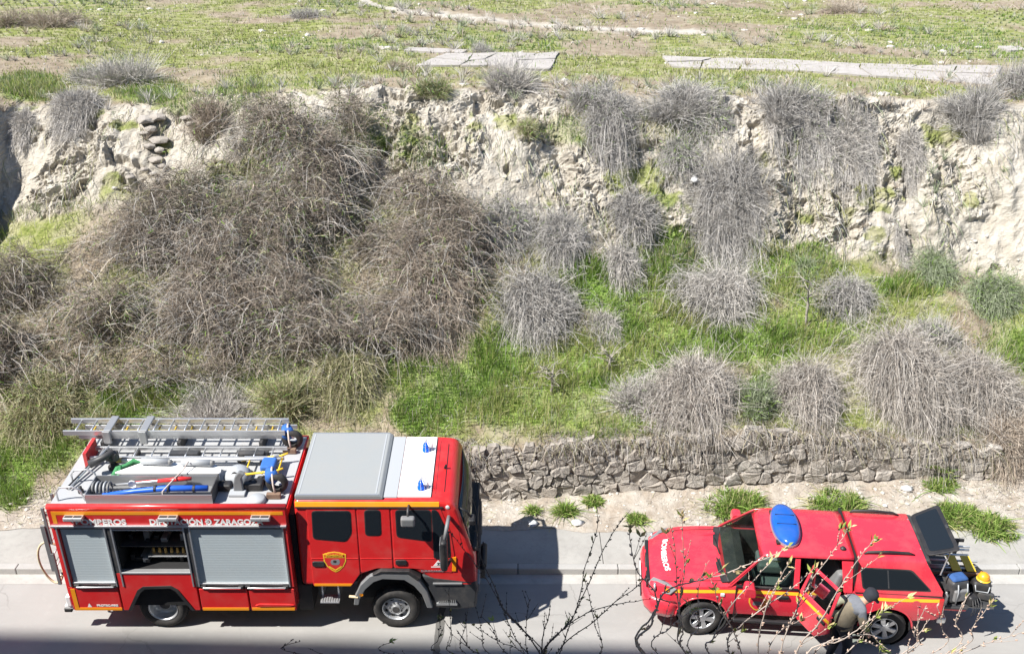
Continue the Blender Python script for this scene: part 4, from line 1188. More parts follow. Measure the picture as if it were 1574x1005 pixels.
def wheel(parent, x, y, z, r, w, outer, kind, name='wheel'):
    """wheel empty with tyre and rim; outer = -1 or +1: the side (local y) that faces out"""
    root = empty(name, (x, y, z), parent=parent)
    hw = w / 2; ri = r * (.60 if kind == 'truck' else .62)
    prof = [(ri, -hw * .8), (ri + .02, -hw * .95), (r * .86, -hw), (r * .96, -hw * .82), (r, -hw * .5), (r, hw * .5), (r * .96, hw * .82), (r * .86, hw), (ri + .02, hw * .95), (ri, hw * .8)]
    MB().lathe(prof, n=40).build('tyre', M['rubber'], root, smooth=True)
    tr = MB()
    for k in range(44):       # tread blocks
        a = 2 * math.pi * k / 44
        for s_ in (-1, 1):
            Mx = Matrix.Rotation(-a, 4, 'Y') @ Matrix.Translation((r - .004, s_ * hw * .32, 0))
            tr.box(-.012, .012, -hw * .26, hw * .26, -r * .045, r * .045, M=Mx)
    tr.build('tread', M['rubber'], root)
    rim = MB(); o = outer
    if kind == 'truck':       # dished steel disc with hand holes and hub
        prof = [(ri, -o * hw * .7), (ri, o * hw * .85), (ri * .95, o * hw * .9), (ri * .9, o * hw * .72), (ri * .86, o * hw * .3), (ri * .62, o * hw * .55), (ri * .52, o * hw * .60), (ri * .34, o * hw * .6), (ri * .34, o * hw * .95), (.0, o * hw * .98)]
        rim.lathe(prof, n=32)
        rm = rim.build('rim', M['silver'], root, smooth=False, bevel=.004)
        for k in range(8):
            a = 2 * math.pi * (k + .5) / 8
            MB().lathe([(0, o * hw * .47), (.035, o * hw * .47), (.035, o * hw * .50), (0, o * hw * .5)], c=(math.cos(a) * ri * .73, 0, math.sin(a) * ri * .73), n=10).build('hand_hole', M['dark'], rm)
        for k in range(10):
            a = 2 * math.pi * k / 10
            MB().lathe([(.014, o * hw * .6), (.014, o * hw * .72), (0, o * hw * .72)], c=(math.cos(a) * ri * .44, 0, math.sin(a) * ri * .44), n=6).build('wheel_nut', M['dgrey'], rm)
        MB().lathe([(ri * .26, o * hw * .985), (0, o * hw * 1.0)], n=16).build('hub_cap', M['dgrey'], rm)
    elif kind == 'dual':      # rear: deep dish
        prof = [(ri, o * hw * .9), (ri * .97, o * hw * .92), (ri * .92, o * hw * .75), (ri * .88, o * hw * .1), (ri * .7, -o * hw * .15), (ri * .42, -o * hw * .1), (ri * .42, o * hw * .25), (0, o * hw * .28)]
        rm = rim.lathe(prof, n=32).build('rim', M['silver'], root, smooth=True)
        MB().lathe([(ri * .36, o * hw * .285), (0, o * hw * .30)], n=16).build('hub_cap', M['dgrey'], rm)
    else:                     # six spoke alloy
        prof = [(ri, -o * hw * .7), (ri * 1.02, o * hw * .88), (ri * .95, o * hw * .92), (ri * .91, o * hw * .6), (ri * .9, -o * hw * .2)]
        rm = rim.lathe(prof, n=36).build('rim', M['silver'], root, smooth=True)
        MB().lathe([(ri * .88, o * hw * .05), (0, o * hw * .05)], n=24).build('brake_disc', M['dgrey'], rm)
        sp_ = MB()
        for k in range(6):
            a = 2 * math.pi * k / 6 + .3
            Mx = Matrix.Rotation(-a, 4, 'Y'); ya, yb = sorted((o * hw * .5, o * hw * .82))
            sp_.hexa([Mx @ Vector(v) for v in [(.03, ya, -.035), (ri * .93, ya, -.055), (.03, yb, -.028), (ri * .93, yb, -.045), (.03, ya, .035), (ri * .93, ya, .055), (.03, yb, .028), (ri * .93, yb, .045)]])
        sp_.lathe([(.075, o * hw * .5), (.07, o * hw * .86), (0, o * hw * .88)], n=16)
        sp_.build('spokes', M['silver'], rm, bevel=.006)
    return root

# ------------------------------------------------------------------ the fire engine
TR_LOC = Vector((-6.3, 15.93, .07)); TR_ROT = (R(3), 0, 0)
truck = empty('fire_truck', TR_LOC, TR_ROT, 'red fire engine with grey shutters, crew cab and loaded roof parked half on the pavement', 'fire engine')
YS = -1.16
sh = MB()
sh.box(-1.56, -.60, -1.09, 1.15, .62, 2.70); sh.box(.73, 2.47, -1.09, 1.15, .62, 2.70); sh.box(-.60, .73, -.50, 1.15, .62, 2.70)
sh.box(-.60, .73, -1.09, -.50, 1.15, 1.40); sh.box(-.60, .73, -1.09, -.50, 2.36, 2.70)
sh.build('body_shell', M['red'], truck)
MB().box(-1.57, 2.47, -1.16, -1.085, 2.44, 2.80).build('upper_panel', M['red'], truck, bevel=.012)
MB().tube([(-1.57, -1.115, 2.80), (2.47, -1.115, 2.80)], .055, 12).build('top_rail', M['red'], truck, smooth=True)
MB().box(-1.57, 2.47, 1.085, 1.16, 2.44, 2.72).build('upper_panel', M['red'], truck, bevel=.012)
MB().box(-1.60, -1.555, -1.10, 1.12, .60, 2.69).build('rear_panel', M['red'], truck, bevel=.01)
MB().box(-1.60, 2.44, -1.06, 1.09, 2.699, 2.725).build('roof_deck', M['deck'], truck)
up = MB().box(-1.50, 2.42, -1.164, -1.158, 2.665, 2.735).box(-1.50, -1.43, -1.1635, -1.158, 2.48, 2.664)
up.build('orange_stripe', M['orange'], truck)
for bx_ in ((-1.50, -1.425, -1.178, -1.172, .605, 1.04), (-1.50, -.665, -1.179, -1.172, .545, .603), (.78, 1.60, -1.179, -1.172, .545, .603), (1.66, 2.42, -1.179, -1.172, .545, .603)):
    MB().box(*bx_).build('orange_stripe', M['orange'], truck)
MB().box(-1.55, 2.46, -1.20, -1.15, 2.415, 2.455).build('gutter_rail', M['silver'], truck, bevel=.006)
# lower doors and side panels
for name, poly in (('locker_door', [(-1.53, .54), (-.66, .54), (-.66, 1.07), (-1.53, 1.07)]),
                   ('side_panel', [(-.635, .54), (-.54, .54), (-.30, 1.00), (-.20, 1.08), (.28, 1.10), (.38, 1.02), (.62, .54), (.735, .54), (.735, 1.40), (-.635, 1.40)]),
                   ('locker_door', [(.765, .54), (1.615, .54), (1.615, 1.03), (.765, 1.03)]), ('locker_door', [(1.645, .54), (2.45, .54), (2.45, 1.03), (1.645, 1.03)])):
    MB().prism(poly, -1.172, -1.09, 'y').build(name, M['red'], truck, bevel=.010)
MB().prism([(1.72, .66), (1.80, .70), (2.35, .69), (2.43, .67), (2.35, .64), (1.8, .63)], -1.19, -1.165, 'y').build('dented_crease', M['red'], truck, bevel=.012)
ar = MB()
inner = [(-.50, .54), (-.27, .96), (-.18, 1.04), (.27, 1.06), (.36, .98), (.58, .54)]; outr = [(-.56, .54), (-.32, 1.01), (-.21, 1.095), (.29, 1.115), (.40, 1.03), (.64, .54)]
ar.prism(outr + inner[::-1], -1.185, -1.10, 'y'); ar.build('wheel_arch_trim', M['black'], truck)
MB().box(-.62, .72, -1.05, -.3, .55, 1.12).build('wheel_housing', M['dark'], truck)
# roller shutters
def shutter(x0, x1, z0, z1):
    n = int((z1 - z0) / .055); prof = []
    for i in range(n):
        za = z0 + (z1 - z0) * i / n; d = (z1 - z0) / n
        prof += [(-1.1325, za), (-1.134, za + d * .06), (-1.134, za + d * .94), (-1.1325, za + d * .99)]
    prof += [(-1.125, z1), (-1.10, z1), (-1.10, z0)]
    root = MB().prism(prof, x0, x1, 'x').build('roller_shutter', M['shutter'], truck)
    MB().box(x0 - .01, x1 + .01, -1.165, -1.12, z0 - .012, z0 + .03).build('bottom_bar', M['silver'], root, bevel=.008)
    MB().box(x0 - .03, x1 + .03, -1.158, -1.10, z0 - .085, z0 - .018).build('seal', M['black'], root)
    MB().box(x0 - .01, x1 + .01, -1.15, -1.10, z1 - .0, z1 + .06).build('roller_housing', M['dgrey'], root)
    nh = 2 if x1 - x0 > 1 else 1; w = (x1 - x0) / nh
    for k in range(nh):
        a = x0 + w * k + .06; c_ = x0 + w * (k + 1) - .06
        MB().tube([(a, -1.155, z0 - .03), (a, -1.20, z0 - .05), (c_, -1.20, z0 - .05), (c_, -1.155, z0 - .03)], .014, 8).build('bar_handle', M['silver'], root, smooth=True)
        for e in (a, c_): MB().box(e - .045, e + .045, -1.195, -1.14, z0 - .075, z0 - .015).build('handle_socket', M['black'], root, bevel=.008)
shutter(-1.43, -.66, 1.15, 2.35); shutter(.80, 2.37, 1.13, 2.35)
for x0, x1 in ((-1.53, -1.445), (-.645, -.555), (.695, .785), (2.385, 2.46)):
    MB().box(x0, x1, -1.17, -1.09, 1.08, 2.415).build('door_post', M['red'] if x1 > 2.4 or x0 < -1.5 else M['dgrey'], truck, bevel=.006)
for x in (-1.475, -.66, -.545, .69, .79, 2.385):
    MB().box(x - .012, x + .012, -1.185, -1.13, 1.10, 2.41).build('shutter_guide', M['silver'], truck)
# the open locker
op = MB().box(-.55, .69, -.52, -.505, 1.41, 2.36).box(-.555, -.54, -1.09, -.5, 1.41, 2.36).box(.68, .695, -1.09, -.5, 1.41, 2.36)
op.box(-.54, .68, -1.08, -.52, 1.402, 1.412)
op.build('locker_lining', M['dark'], truck)
MB().box(-.55, .69, -1.185, -1.08, 1.385, 1.42).build('locker_sill', M['silver'], truck, bevel=.006)
MB().box(-.55, .69, -1.17, -1.12, 2.33, 2.36).build('raised_shutter_bar', M['silver'], truck, bevel=.006)
MB().box(-.52, .66, -1.02, -.52, 1.86, 1.875).build('locker_shelf', M['dgrey'], truck)
rg = random.Random(5)
for k in range(6):
    x = -.02 + k * .105
    MB().lathe([(0, 0), (.028, 0), (.034, .03), (.026, .05), (.024, .12), (0, .12)], c=(x, -.86, 1.60), axis='z', n=12).build('hose_coupling', M['brass'], truck, smooth=True)
MB().box(-.1, .62, -.95, -.75, 1.575, 1.598).build('coupling_rack', M['silver'], truck)
for k in range(15):
    x = rg.uniform(-.48, .55); z = 1.43 if k < 9 else 1.88; w = rg.uniform(.05, .12); h_ = rg.uniform(.06, .14 if k < 9 else .3)
    MB().box(x, x + w, -.95 + rg.uniform(0, .1), -.6, z, z + h_).build('stowed_fitting', rg.choice([M['dgrey'], M['black'], M['mgrey'], M['steel'], M['black']]), truck, bevel=.012)
# side work lights
for x in (-1.11, .49, 2.05):
    l_ = MB().box(x - .165, x + .165, -1.27, -1.165, 2.60, 2.675).build('work_light', M['silver'], truck, bevel=.012)
    for xa, xb in ((x - .14, x - .01), (x + .01, x + .14)):
        for ya in (-1.245, -1.212): MB().box(xa, xb, ya - .011, ya + .011, 2.67, 2.679).build('slot', M['black'], l_)
    MB().box(x - .15, x + .15, -1.276, -1.262, 2.612, 2.664).build('lens', M['mirror'], l_)
    MB().box(x - .155, x + .155, -1.283, -1.275, 2.624, 2.632).box(x - .155, x + .155, -1.283, -1.275, 2.648, 2.654).box(x - .008, x + .008, -1.282, -1.275, 2.605, 2.67).build('guard', M['silver'], l_)
# lettering
fr = (R(90), 0, 0)
text_obj('lettering', 'BOMBEROS', .15, (-1.12, -1.164, 2.465), fr, M['whitep'], truck, .86, .006)
text_obj('lettering', 'DIPUTACIÓN Đ ZARAGOZA', .15, (.14, -1.164, 2.465), fr, M['whitep'], truck, 1.93, .006)
text_obj('lettering', 'PROTEC-FIRE', .06, (-1.10, -1.175, .635), fr, M['whitep'], truck, .38, .003)
MB().prism([(-1.27, .62), (-1.19, .62), (-1.23, .71)], -1.176, -1.172, 'y').build('maker_logo', M['whitep'], truck)
# chassis, boxes
ch = MB().box(-1.5, 5.3, -.46, -.36, .58, .84).box(-1.5, 5.3, .36, .46, .58, .84).box(-1.3, 5.0, -.36, .36, .62, .80).box(-.1, .1, -.8, .8, .34, .52).box(4.1, 4.3, -.8, .8, .32, .48).box(1.0, 2.3, -.95, .95, .42, .62)
ch.build('chassis', M['dark'], truck)
MB().box(2.47, 2.72, -1.0, -.5, .40, .98).build('battery_box', M['black'], truck, bevel=.01)
MB().box(2.475, 2.565, -1.0, 1.0, .98, 2.55).build('bulkhead_gap', M['dark'], truck)
st = MB().box(2.86, 3.20, -1.06, -.86, .60, .625)
for k in range(7): st.box(2.88 + k * .045, 2.90 + k * .045, -1.05, -.87, .625, .64)
st.box(2.87, 2.90, -.9, -.6, .6, .9).box(3.16, 3.19, -.9, -.6, .6, .9)
st.build('entry_step', M['silver'], truck)
MB().box(-1.72, -1.58, -1.10, -.98, .50, .58).box(-1.66, -1.58, -1.12, -1.02, .58, .80).build('tail_bracket', M['whitep'], truck, bevel=.01)
MB().box(-1.74, -1.60, -1.12, -.96, .44, .52).build('tail_lamp', M['black'], truck, bevel=.015)
for x, k in ((0, 'dual'), (4.21, 'truck')):
    for o_ in (-1, 1): wheel(truck, x, o_ * (.86 if k == 'dual' else .90), .43, .43, .30 if k == 'truck' else .38, o_, k)
# rear access ladder and hose loop
ld = MB().box(-1.72, -1.665, -1.06, -1.03, 1.95, 2.72).box(-1.72, -1.665, -.66, -.63, 1.95, 2.72).box(-1.80, -1.72, -1.075, -1.035, 1.35, 2.35).box(-1.80, -1.72, -.655, -.615, 1.35, 2.35).box(-1.745, -1.685, -1.08, -1.04, 1.05, 1.75).box(-1.745, -1.685, -.65, -.61, 1.05, 1.75)
ld.box(-1.66, -1.60, -1.05, -1.03, 2.55, 2.60).box(-1.66, -1.60, -1.05, -1.03, 1.25, 1.30)
rl = ld.build('rear_ladder', M['mgrey'], truck, bevel=.006)
for k in range(6): MB().tube([(-1.73, -1.05, 1.15 + k * .26), (-1.73, -.64, 1.15 + k * .26)], .014, 6).build('rung', M['silver'], rl, smooth=True)
pts = []
for k in range(25):
    a = R(70 + 290 * k / 24); pts.append((-1.86 + .20 * math.cos(a) - (.0), -.92 + .02 * math.sin(a * 2), 1.42 + .46 * math.sin(a)))
pts = [(-1.62, -.92, 1.80)] + pts + [(-1.62, -.92, 1.30)]
MB().tube(pts, .020, 8).build('hanging_hose', M['hose'], truck, smooth=True)

# ---- cab
def WP(p): return (p[0], p[1] * (1 - .045 * max(0, p[2] - 1.0)), p[2])
def warp(o):
    for v in o.data.vertices: v.co = WP(v.co)
    return o
side = [(2.57, 1.02), (2.57, 2.83), (5.02, 2.83), (5.26, 2.80), (5.36, 2.66), (5.60, 1.80), (5.66, 1.62), (5.68, 1.10), (5.62, .98), (5.02, .98), (4.80, 1.20), (4.55, 1.36), (3.95, 1.38), (3.62, 1.24), (3.46, 1.02)]
cab = warp(MB().prism(side, -1.08, 1.08, 'y').build('cab_shell', M['red'], truck, bevel=.085, seg=4))
cab.data.polygons.foreach_set('use_smooth', [True] * len(cab.data.polygons))
for p in cab.data.polygons: p.use_smooth = len(p.vertices) < 6
def cabpanel(name, poly, mat, y0=-1.092, y1=-1.04, bev=.010, parent=truck, r=.03):
    return warp(MB().prism(rpoly(poly, r), y0, y1, 'y').build(name, mat, parent, bevel=bev))
rd = cabpanel('rear_door', [(2.78, 1.03), (3.46, 1.03), (3.60, 1.26), (3.625, 1.30), (3.625, 2.70), (2.78, 2.70)], M['red'])
md = cabpanel('middle_panel', [(3.65, 1.32), (3.93, 1.42), (4.205, 1.42), (4.205, 2.70), (3.65, 2.70)], M['red'])
fd = cabpanel('front_door', [(4.235, 1.42), (4.56, 1.41), (5.25, 1.32), (5.30, 1.70), (5.24, 2.20), (5.07, 2.70), (4.235, 2.70)], M['red'])
def window(parent, poly, name='window'):
    f_ = cabpanel('window_seal', [(x + (.018 if x > sum(p[0] for p in poly) / len(poly) else -.018), z + (.018 if z > sum(p[1] for p in poly) / len(poly) else -.018)) for x, z in poly], M['black'], -1.097, -1.06, .004, parent, .07)
    return cabpanel(name, poly, M['glass'], -1.101, -1.07, .003, parent, .06)
window(rd, [(2.89, 2.62), (3.53, 2.62), (3.52, 2.18), (3.41, 2.0), (2.87, 2.06)])
window(md, [(3.79, 2.64), (4.04, 2.64), (4.03, 2.13), (3.78, 2.13)])
window(fd, [(4.32, 2.64), (4.90, 2.64), (4.90, 2.0), (4.32, 2.10)])
window(fd, [(4.94, 2.64), (5.03, 2.64), (5.20, 2.15), (5.22, 1.66), (4.95, 1.62)], 'quarter_window')
for pr, x0, x1, z in ((rd, 2.80, 3.02, 1.52), (fd, 4.26, 4.46, 1.55)):
    cabpanel('door_handle', [(x0, z - .055), (x1, z - .055), (x1, z + .055), (x0, z + .055)], M['black'], -1.112, -1.07, .01, pr, .04)
for pr, x0, x1 in ((rd, 2.79, 3.615), (md, 3.66, 4.195), (fd, 4.245, 5.27)):
    cabpanel('door_crease', [(x0, 1.625), (x1, 1.625), (x1, 1.640), (x0, 1.640)], M['red'], -1.098, -1.08, .004, pr, .005)
cabpanel('orange_stripe', [(2.80, 1.035), (3.44, 1.035), (3.475, 1.085), (2.80, 1.085)], M['orange'], -1.097, -1.08, .002, rd, .004)
MB().prism([(-1.012, 2.715), (-.985, 2.795), (-.94, 2.80), (-.94, 2.70)], 2.60, 5.06, 'x').build('roof_edge_stripe', M['orange'], truck, bevel=.006)
MB().prism([(-1.022, 2.695), (-1.018, 2.712), (-.95, 2.712), (-.95, 2.695)], 2.60, 5.12, 'x').build('rain_gutter', M['black'], truck)
# shield badge
bd = cabpanel('shield_badge', shield(3.20, 1.56, .40, .44), M['yellowp'], -1.0975, -1.07, .0, rd, .001)
cabpanel('badge_field', shield(3.20, 1.562, .355, .395), M['red'], -1.0995, -1.07, 0, bd, .001)
cabpanel('badge_band', [(3.03, 1.655), (3.37, 1.655), (3.37, 1.667), (3.03, 1.667)], M['yellowp'], -1.101, -1.07, 0, bd, .001)
cabpanel('badge_device', [(3.12, 1.55), (3.14, 1.61), (3.28, 1.62), (3.29, 1.55), (3.26, 1.50), (3.15, 1.50)], M['silver'], -1.1015, -1.07, 0, bd, .02)
cabpanel('badge_dial', [(3.17, 1.545), (3.23, 1.545), (3.23, 1.605), (3.17, 1.605)], M['black'], -1.103, -1.07, 0, bd, .03)
cabpanel('badge_rays', [(3.08, 1.46), (3.20, 1.375), (3.32, 1.46), (3.30, 1.475), (3.20, 1.40), (3.10, 1.475)], M['yellowp'], -1.101, -1.07, 0, bd, .001)
warp(text_obj('badge_text', 'BOMBEROS', .062, (0, 0, 0), (0, 0, 0), M['yellowp'], bd, .30, .002))
bt = bd.children[-1]; bt.location = (3.05, -1.074, 1.69); bt.rotation_euler = (R(90), 0, 0)
# maker's triangle, amber strip
cabpanel('triangle_logo', [(4.92, 1.475), (5.10, 1.475), (5.01, 1.60)], M['whitep'], -1.0965, -1.07, 0, fd, .002)
cabpanel('logo_cut', [(4.985, 1.49), (5.04, 1.49), (5.04, 1.505), (5.015, 1.505), (5.045, 1.545), (4.985, 1.545), (4.985, 1.53), (5.01, 1.53)], M['black'], -1.098, -1.07, 0, fd, .001)
cabpanel('logo_line', [(4.88, 1.445), (5.14, 1.445), (5.14, 1.457), (4.88, 1.457)], M['whitep'], -1.0965, -1.07, 0, fd, .001)
warp(text_obj('lettering', 'EUROCARGO', .05, (4.70, -1.076, 1.345), fr, M['silver'], truck, .40, .002))
cabpanel('amber_reflector', [(5.245, 1.36), (5.315, 1.36), (5.325, 1.66), (5.26, 1.66)], M['amber'], -1.098, -1.05, .004, truck, .01)
# front mudguard, bumper, step
mo = [(3.47, .62), (3.50, .80), (3.62, 1.08), (3.80, 1.28), (3.98, 1.36), (4.45, 1.35), (4.66, 1.18), (4.80, .92), (4.88, .55)]
mi = [(4.78, .55), (4.70, .86), (4.57, 1.06), (4.40, 1.20), (4.02, 1.22), (3.86, 1.15), (3.70, .98), (3.59, .76), (3.56, .62)]
MB().prism(mo + mi, -1.13, -.70, 'y').build('mudguard', M['mgrey'], truck, bevel=.012)
MB().prism([(3.84, 1.31), (4.0, 1.42), (4.50, 1.41), (4.70, 1.25), (4.62, 1.20), (4.45, 1.36), (4.0, 1.37)], -1.145, -.9, 'y').build('mudguard_crown', M['black'], truck, bevel=.012)
MB().box(3.62, 4.80, -.85, .85, .55, 1.25).build('front_wheel_housing', M['dark'], truck)
MB().lathe([(0, 0), (.035, 0), (.03, .03), (0, .03)], c=(3.62, -1.13, .86), n=12).build('side_marker', M['amber'], truck)
MB().tube([(3.40, -1.1, .80), (3.56, -1.12, .80)], .025, 8).build('marker_stalk', M['hose'], truck)
bp = MB().prism([(4.70, 1.26), (5.66, 1.14), (5.70, .95), (5.66, .50), (5.30, .46), (4.92, .50), (4.86, .80)], -1.075, 1.075, 'y')
bp.build('bumper', M['dgrey'], truck, bevel=.05, seg=3)
MB().box(4.90, 5.42, -1.10, -1.06, 1.06, 1.10).build('bumper_trim', M['mgrey'], truck, bevel=.008)
stp = MB().box(4.95, 5.32, -1.12, -.9, .60, .64)
for k in range(9): stp.prism([(4.98 + k * .037, .64), (5.01 + k * .037, .64), (4.995 + k * .037, .68 + .004 * k)], -1.115, -.95, 'y')
stp.build('cab_step', M['steel'], truck)
for s_ in (-1, 1):
    MB().prism(rpoly([(5.60, .78), (5.725, .78), (5.725, 1.0), (5.60, 1.02)], .02), s_ * .62, s_ * 1.0, 'y').build('headlamp', M['mirror'], truck, bevel=.01)
gr = MB().box(5.66, 5.71, -.75, .75, 1.12, 1.55)
gr.build('grille', M['black'], truck, bevel=.01)
for k in range(5): MB().box(5.705, 5.725, -.73, .73, 1.16 + k * .08, 1.19 + k * .08).build('grille_bar', M['dgrey'], truck)
wn_ = MB().box(5.68, 5.80, -.36, .36, .56, .78).tube([(5.77, -.30, .80), (5.77, .30, .80)], .06, 14)
wn_.build('front_winch', M['black'], truck, bevel=.01)
# windscreen, slightly bowed
ws = MB(); V = []; ny_ = 14
for j in range(ny_ + 1):
    yy = -.98 + 1.96 * j / ny_; bow = .05 * (1 - (yy / .98) ** 2)
    for (x, z) in ((5.385, 2.62), (5.52, 2.14), (5.622, 1.78)):
        V.append(WP((x + bow - .012, yy, z)))
ws.add(V, [(j * 3 + i, j * 3 + i + 1, (j + 1) * 3 + i + 1, (j + 1) * 3 + i) for j in range(ny_) for i in range(2)])
wsc = ws.build('windscreen', M['glass'], truck, smooth=True)
so = wsc.modifiers.new('thick', 'SOLIDIFY'); so.thickness = .012
MB().box(5.58, 5.69, -.96, .96, 1.70, 1.79).build('scuttle', M['black'], truck, bevel=.02)
for y in (-.55, .25): MB().tube([(5.70, y, 1.78), (5.66, y + .30, 2.0), (5.59, y + .42, 2.22)], .010, 5).build('wiper', M['black'], truck)
# mirrors
mr = MB().box(5.08, 5.20, -1.46, -1.20, 1.66, 2.30).build('wing_mirror', M['black'], truck, bevel=.05, seg=3)
MB().tube([(5.22, -1.02, 2.52), (5.20, -1.25, 2.50), (5.16, -1.34, 2.28)], .035, 8).build('mirror_arm', M['mgrey'], mr, smooth=True)
MB().tube([(5.24, -1.05, 1.62), (5.18, -1.28, 1.66)], .03, 8).build('mirror_arm', M['black'], mr, smooth=True)
MB().box(5.072, 5.082, -1.44, -1.22, 1.72, 2.24).build('mirror_glass', M['mirror'], mr)
mr = MB().box(5.08, 5.20, 1.20, 1.46, 1.66, 2.30).build('wing_mirror', M['black'], truck, bevel=.05, seg=3)
MB().tube([(5.22, 1.02, 2.52), (5.20, 1.25, 2.50), (5.16, 1.34, 2.28)], .035, 8).build('mirror_arm', M['black'], mr, smooth=True)
m2 = MB().box(4.42, 4.66, -1.30, -1.18, 2.50, 2.68).build('kerb_mirror', M['mgrey'], truck, bevel=.035, seg=3)
MB().tube([(4.54, -1.0, 2.74), (4.54, -1.15, 2.76), (4.54, -1.22, 2.66)], .022, 8).build('mirror_arm', M['dgrey'], m2, smooth=True)
m3 = MB().box(5.55, 5.66, -.98, -.78, 2.28, 2.40).build('front_mirror', M['black'], truck, bevel=.03, seg=3)
MB().tube([(5.36, -.86, 2.60), (5.52, -.88, 2.52), (5.60, -.88, 2.38)], .018, 8).build('mirror_arm', M['black'], m3, smooth=True)
# roof panels
MB().prism([(2.60, 2.825), (4.10, 2.825), (4.10, 2.87), (4.04, 2.915), (2.60, 2.915)], -.955, .955, 'y').build('roof_cover', M['greypanel'], truck, bevel=.012)
for y in (-.935, .935): MB().box(2.62, 4.03, y - .015, y + .015, 2.914, 2.922).build('edge_strip', M['silver'], truck)
for x in (2.66, 3.98): MB().box(x - .012, x + .012, -.90, .90, 2.914, 2.920).build('edge_strip', M['lightgrey'], truck)
MB().box(4.105, 4.335, -.915, .915, 2.82, 2.853).build('roof_strip', M['lightgrey'], truck, bevel=.006)
MB().box(4.345, 4.915, -.90, .90, 2.82, 2.856).build('roof_hatch', M['whitep'], truck, bevel=.006)
gv = MB().box(4.925, 4.932, -.88, .88, 2.829, 2.834).box(4.985, 4.992, -.80, .80, 2.829, 2.834).box(5.13, 5.137, -.72, .72, 2.812, 2.829)
gv.build('roof_grooves', M['black'], truck)
for y in (-.68, .46):
    bc = MB().lathe([(.075, 0), (.075, .03), (.062, .032), (.062, .11), (.05, .15), (.02, .165), (0, .167)], c=(4.74, y, 2.856), axis='z', n=20).build('blue_beacon', M['bluelens'], truck, smooth=True)
    cg = MB()
    for k in range(6):
        a = math.pi * k / 6
        cg.tube([(4.74 + .12 * math.cos(a) * c_, y + .12 * math.sin(a) * c_, 2.86 + z_) for c_, z_ in ((1, 0), (1, .16), (.5, .20), (-.5, .20), (-1, .16), (-1, 0))], .004, 4)
    cg.build('beacon_cage', M['silver'], bc)
MB().tube([(5.10, -.05, 2.83), (5.13, -.05, 2.90)], .02, 8).build('roof_aerial', M['black'], truck)
MB().lathe([(0, 0), (.035, 0), (.035, -.02), (0, -.025)], c=(5.20, -.985, 2.70), n=14).build('marker_lamp', M['whitep'], truck)
# grab hoops and struts on the deck
for x, y in ((-1.32, -.85), (-1.25, -.35)):
    MB().tube([(x - .17, y, 2.72), (x - .17, y, 2.90), (x - .10, y, 3.00), (x + .12, y, 3.02), (x + .24, y, 2.95), (x + .30, y, 2.72)], .017, 8).build('grab_hoop', M['silver'], truck, smooth=True)
MB().tube([(-1.45, -.55, 2.76), (-1.12, .55, 2.86)], .022, 8).build('deck_strut', M['black'], truck)
MB().tube([(-1.40, -.58, 2.78), (-1.06, .55, 2.90)], .018, 8).build('deck_strut', M['silver'], truck)
# water monitor
mn = MB().lathe([(.10, 0), (.10, .05), (.06, .06), (.06, .18), (0, .18)], c=(-.85, .10, 2.725), axis='z', n=16)
mn.tube([(-.85, .10, 2.88), (-.85, .02, 2.98), (-.92, -.02, 3.06)], .06, 10)
mnn = mn.build('water_monitor', M['black'], truck, smooth=True)
MB().tube([(-.78, .06, 3.12), (-.95, -.05, 3.05), (-1.16, -.15, 2.98)], [.055, .06, .075], 12).build('monitor_barrel', M['dgrey'], mnn, smooth=True)
MB().box(-.86, -.72, .0, .14, 2.92, 3.10).build('monitor_motor', M['dgrey'], mnn, bevel=.03)
MB().lathe([(0, 0), (.05, 0), (.05, .05), (.03, .07), (.03, .12), (0, .12)], c=(-1.18, -.62, 2.73), axis='z', n=12).build('deck_valve', M['black'], truck, smooth=True)

# ---- what lies on the engine roof: things of their own
TM = Matrix.Translation(TR_LOC) @ Euler(TR_ROT).to_matrix().to_4x4()
def on_truck(name, p, label, cat, group=None):
    return empty(name, TM @ Vector(p), TR_ROT, label, cat, group)
la = on_truck('extension_ladder', (.1, .86, 2.73), 'aluminium extension ladder with yellow inner rungs strapped along the far side of the engine roof', 'ladder')
for y, z0 in ((-.20, .33), (.20, .33)):
    MB().box(-2.0, 2.05, y - .018, y + .018, z0, z0 + .10).build('rail', M['silver'], la, bevel=.006)
for k in range(14): MB().tube([(-1.8 + k * .285, -.2, .385), (-1.8 + k * .285, .2, .385)], .016, 8).build('rung', M['silver'], la, smooth=True)
for y in (-.16, .16): MB().box(-1.75, 2.20, y - .016, y + .016, .225, .315).build('inner_rail', M['silver'], la, bevel=.006)
MB().box(-1.5, 1.95, -.02, .02, .25, .30).build('yellow_bar', M['yellowp'], la, bevel=.006)
for k in range(12): MB().tube([(-1.55 + k * .3, -.16, .27), (-1.55 + k * .3, .16, .27)], .015, 8).build('inner_rung', M['yellowp'], la, smooth=True)
for x in (-1.18, -.52):
    MB().box(x - .07, x + .07, -.25, .25, .42, .46).box(x - .09, x + .05, -.27, -.21, .17, .44).box(x - .07, x + .05, .21, .27, .17, .44).build('clamp', M['steel'], la, bevel=.012)
for x in (-1.3, .1, 1.6): MB().box(x - .03, x + .03, -.28, .24, .0, .22).build('ladder_stand', M['dgrey'], la)
l2 = on_truck('roof_ladder', (.35, .36, 2.73), 'lower aluminium ladder lying beside the extension ladder on the engine roof', 'ladder')
for y, z in ((-.15, .10), (.16, .10)): MB().box(-1.65, 1.85, y - .02, y + .02, z, z + .07).build('rail', M['silver'], l2, bevel=.006)
for k in range(11): MB().tube([(-1.5 + k * .31, -.15, .135), (-1.5 + k * .31, .16, .135)], .016, 8).build('rung', M['silver'], l2, smooth=True)
for x in (-.9, .2, 1.45): MB().box(x - .04, x + .04, -.2, .2, 0, .095).build('foot', M['dgrey'], l2)
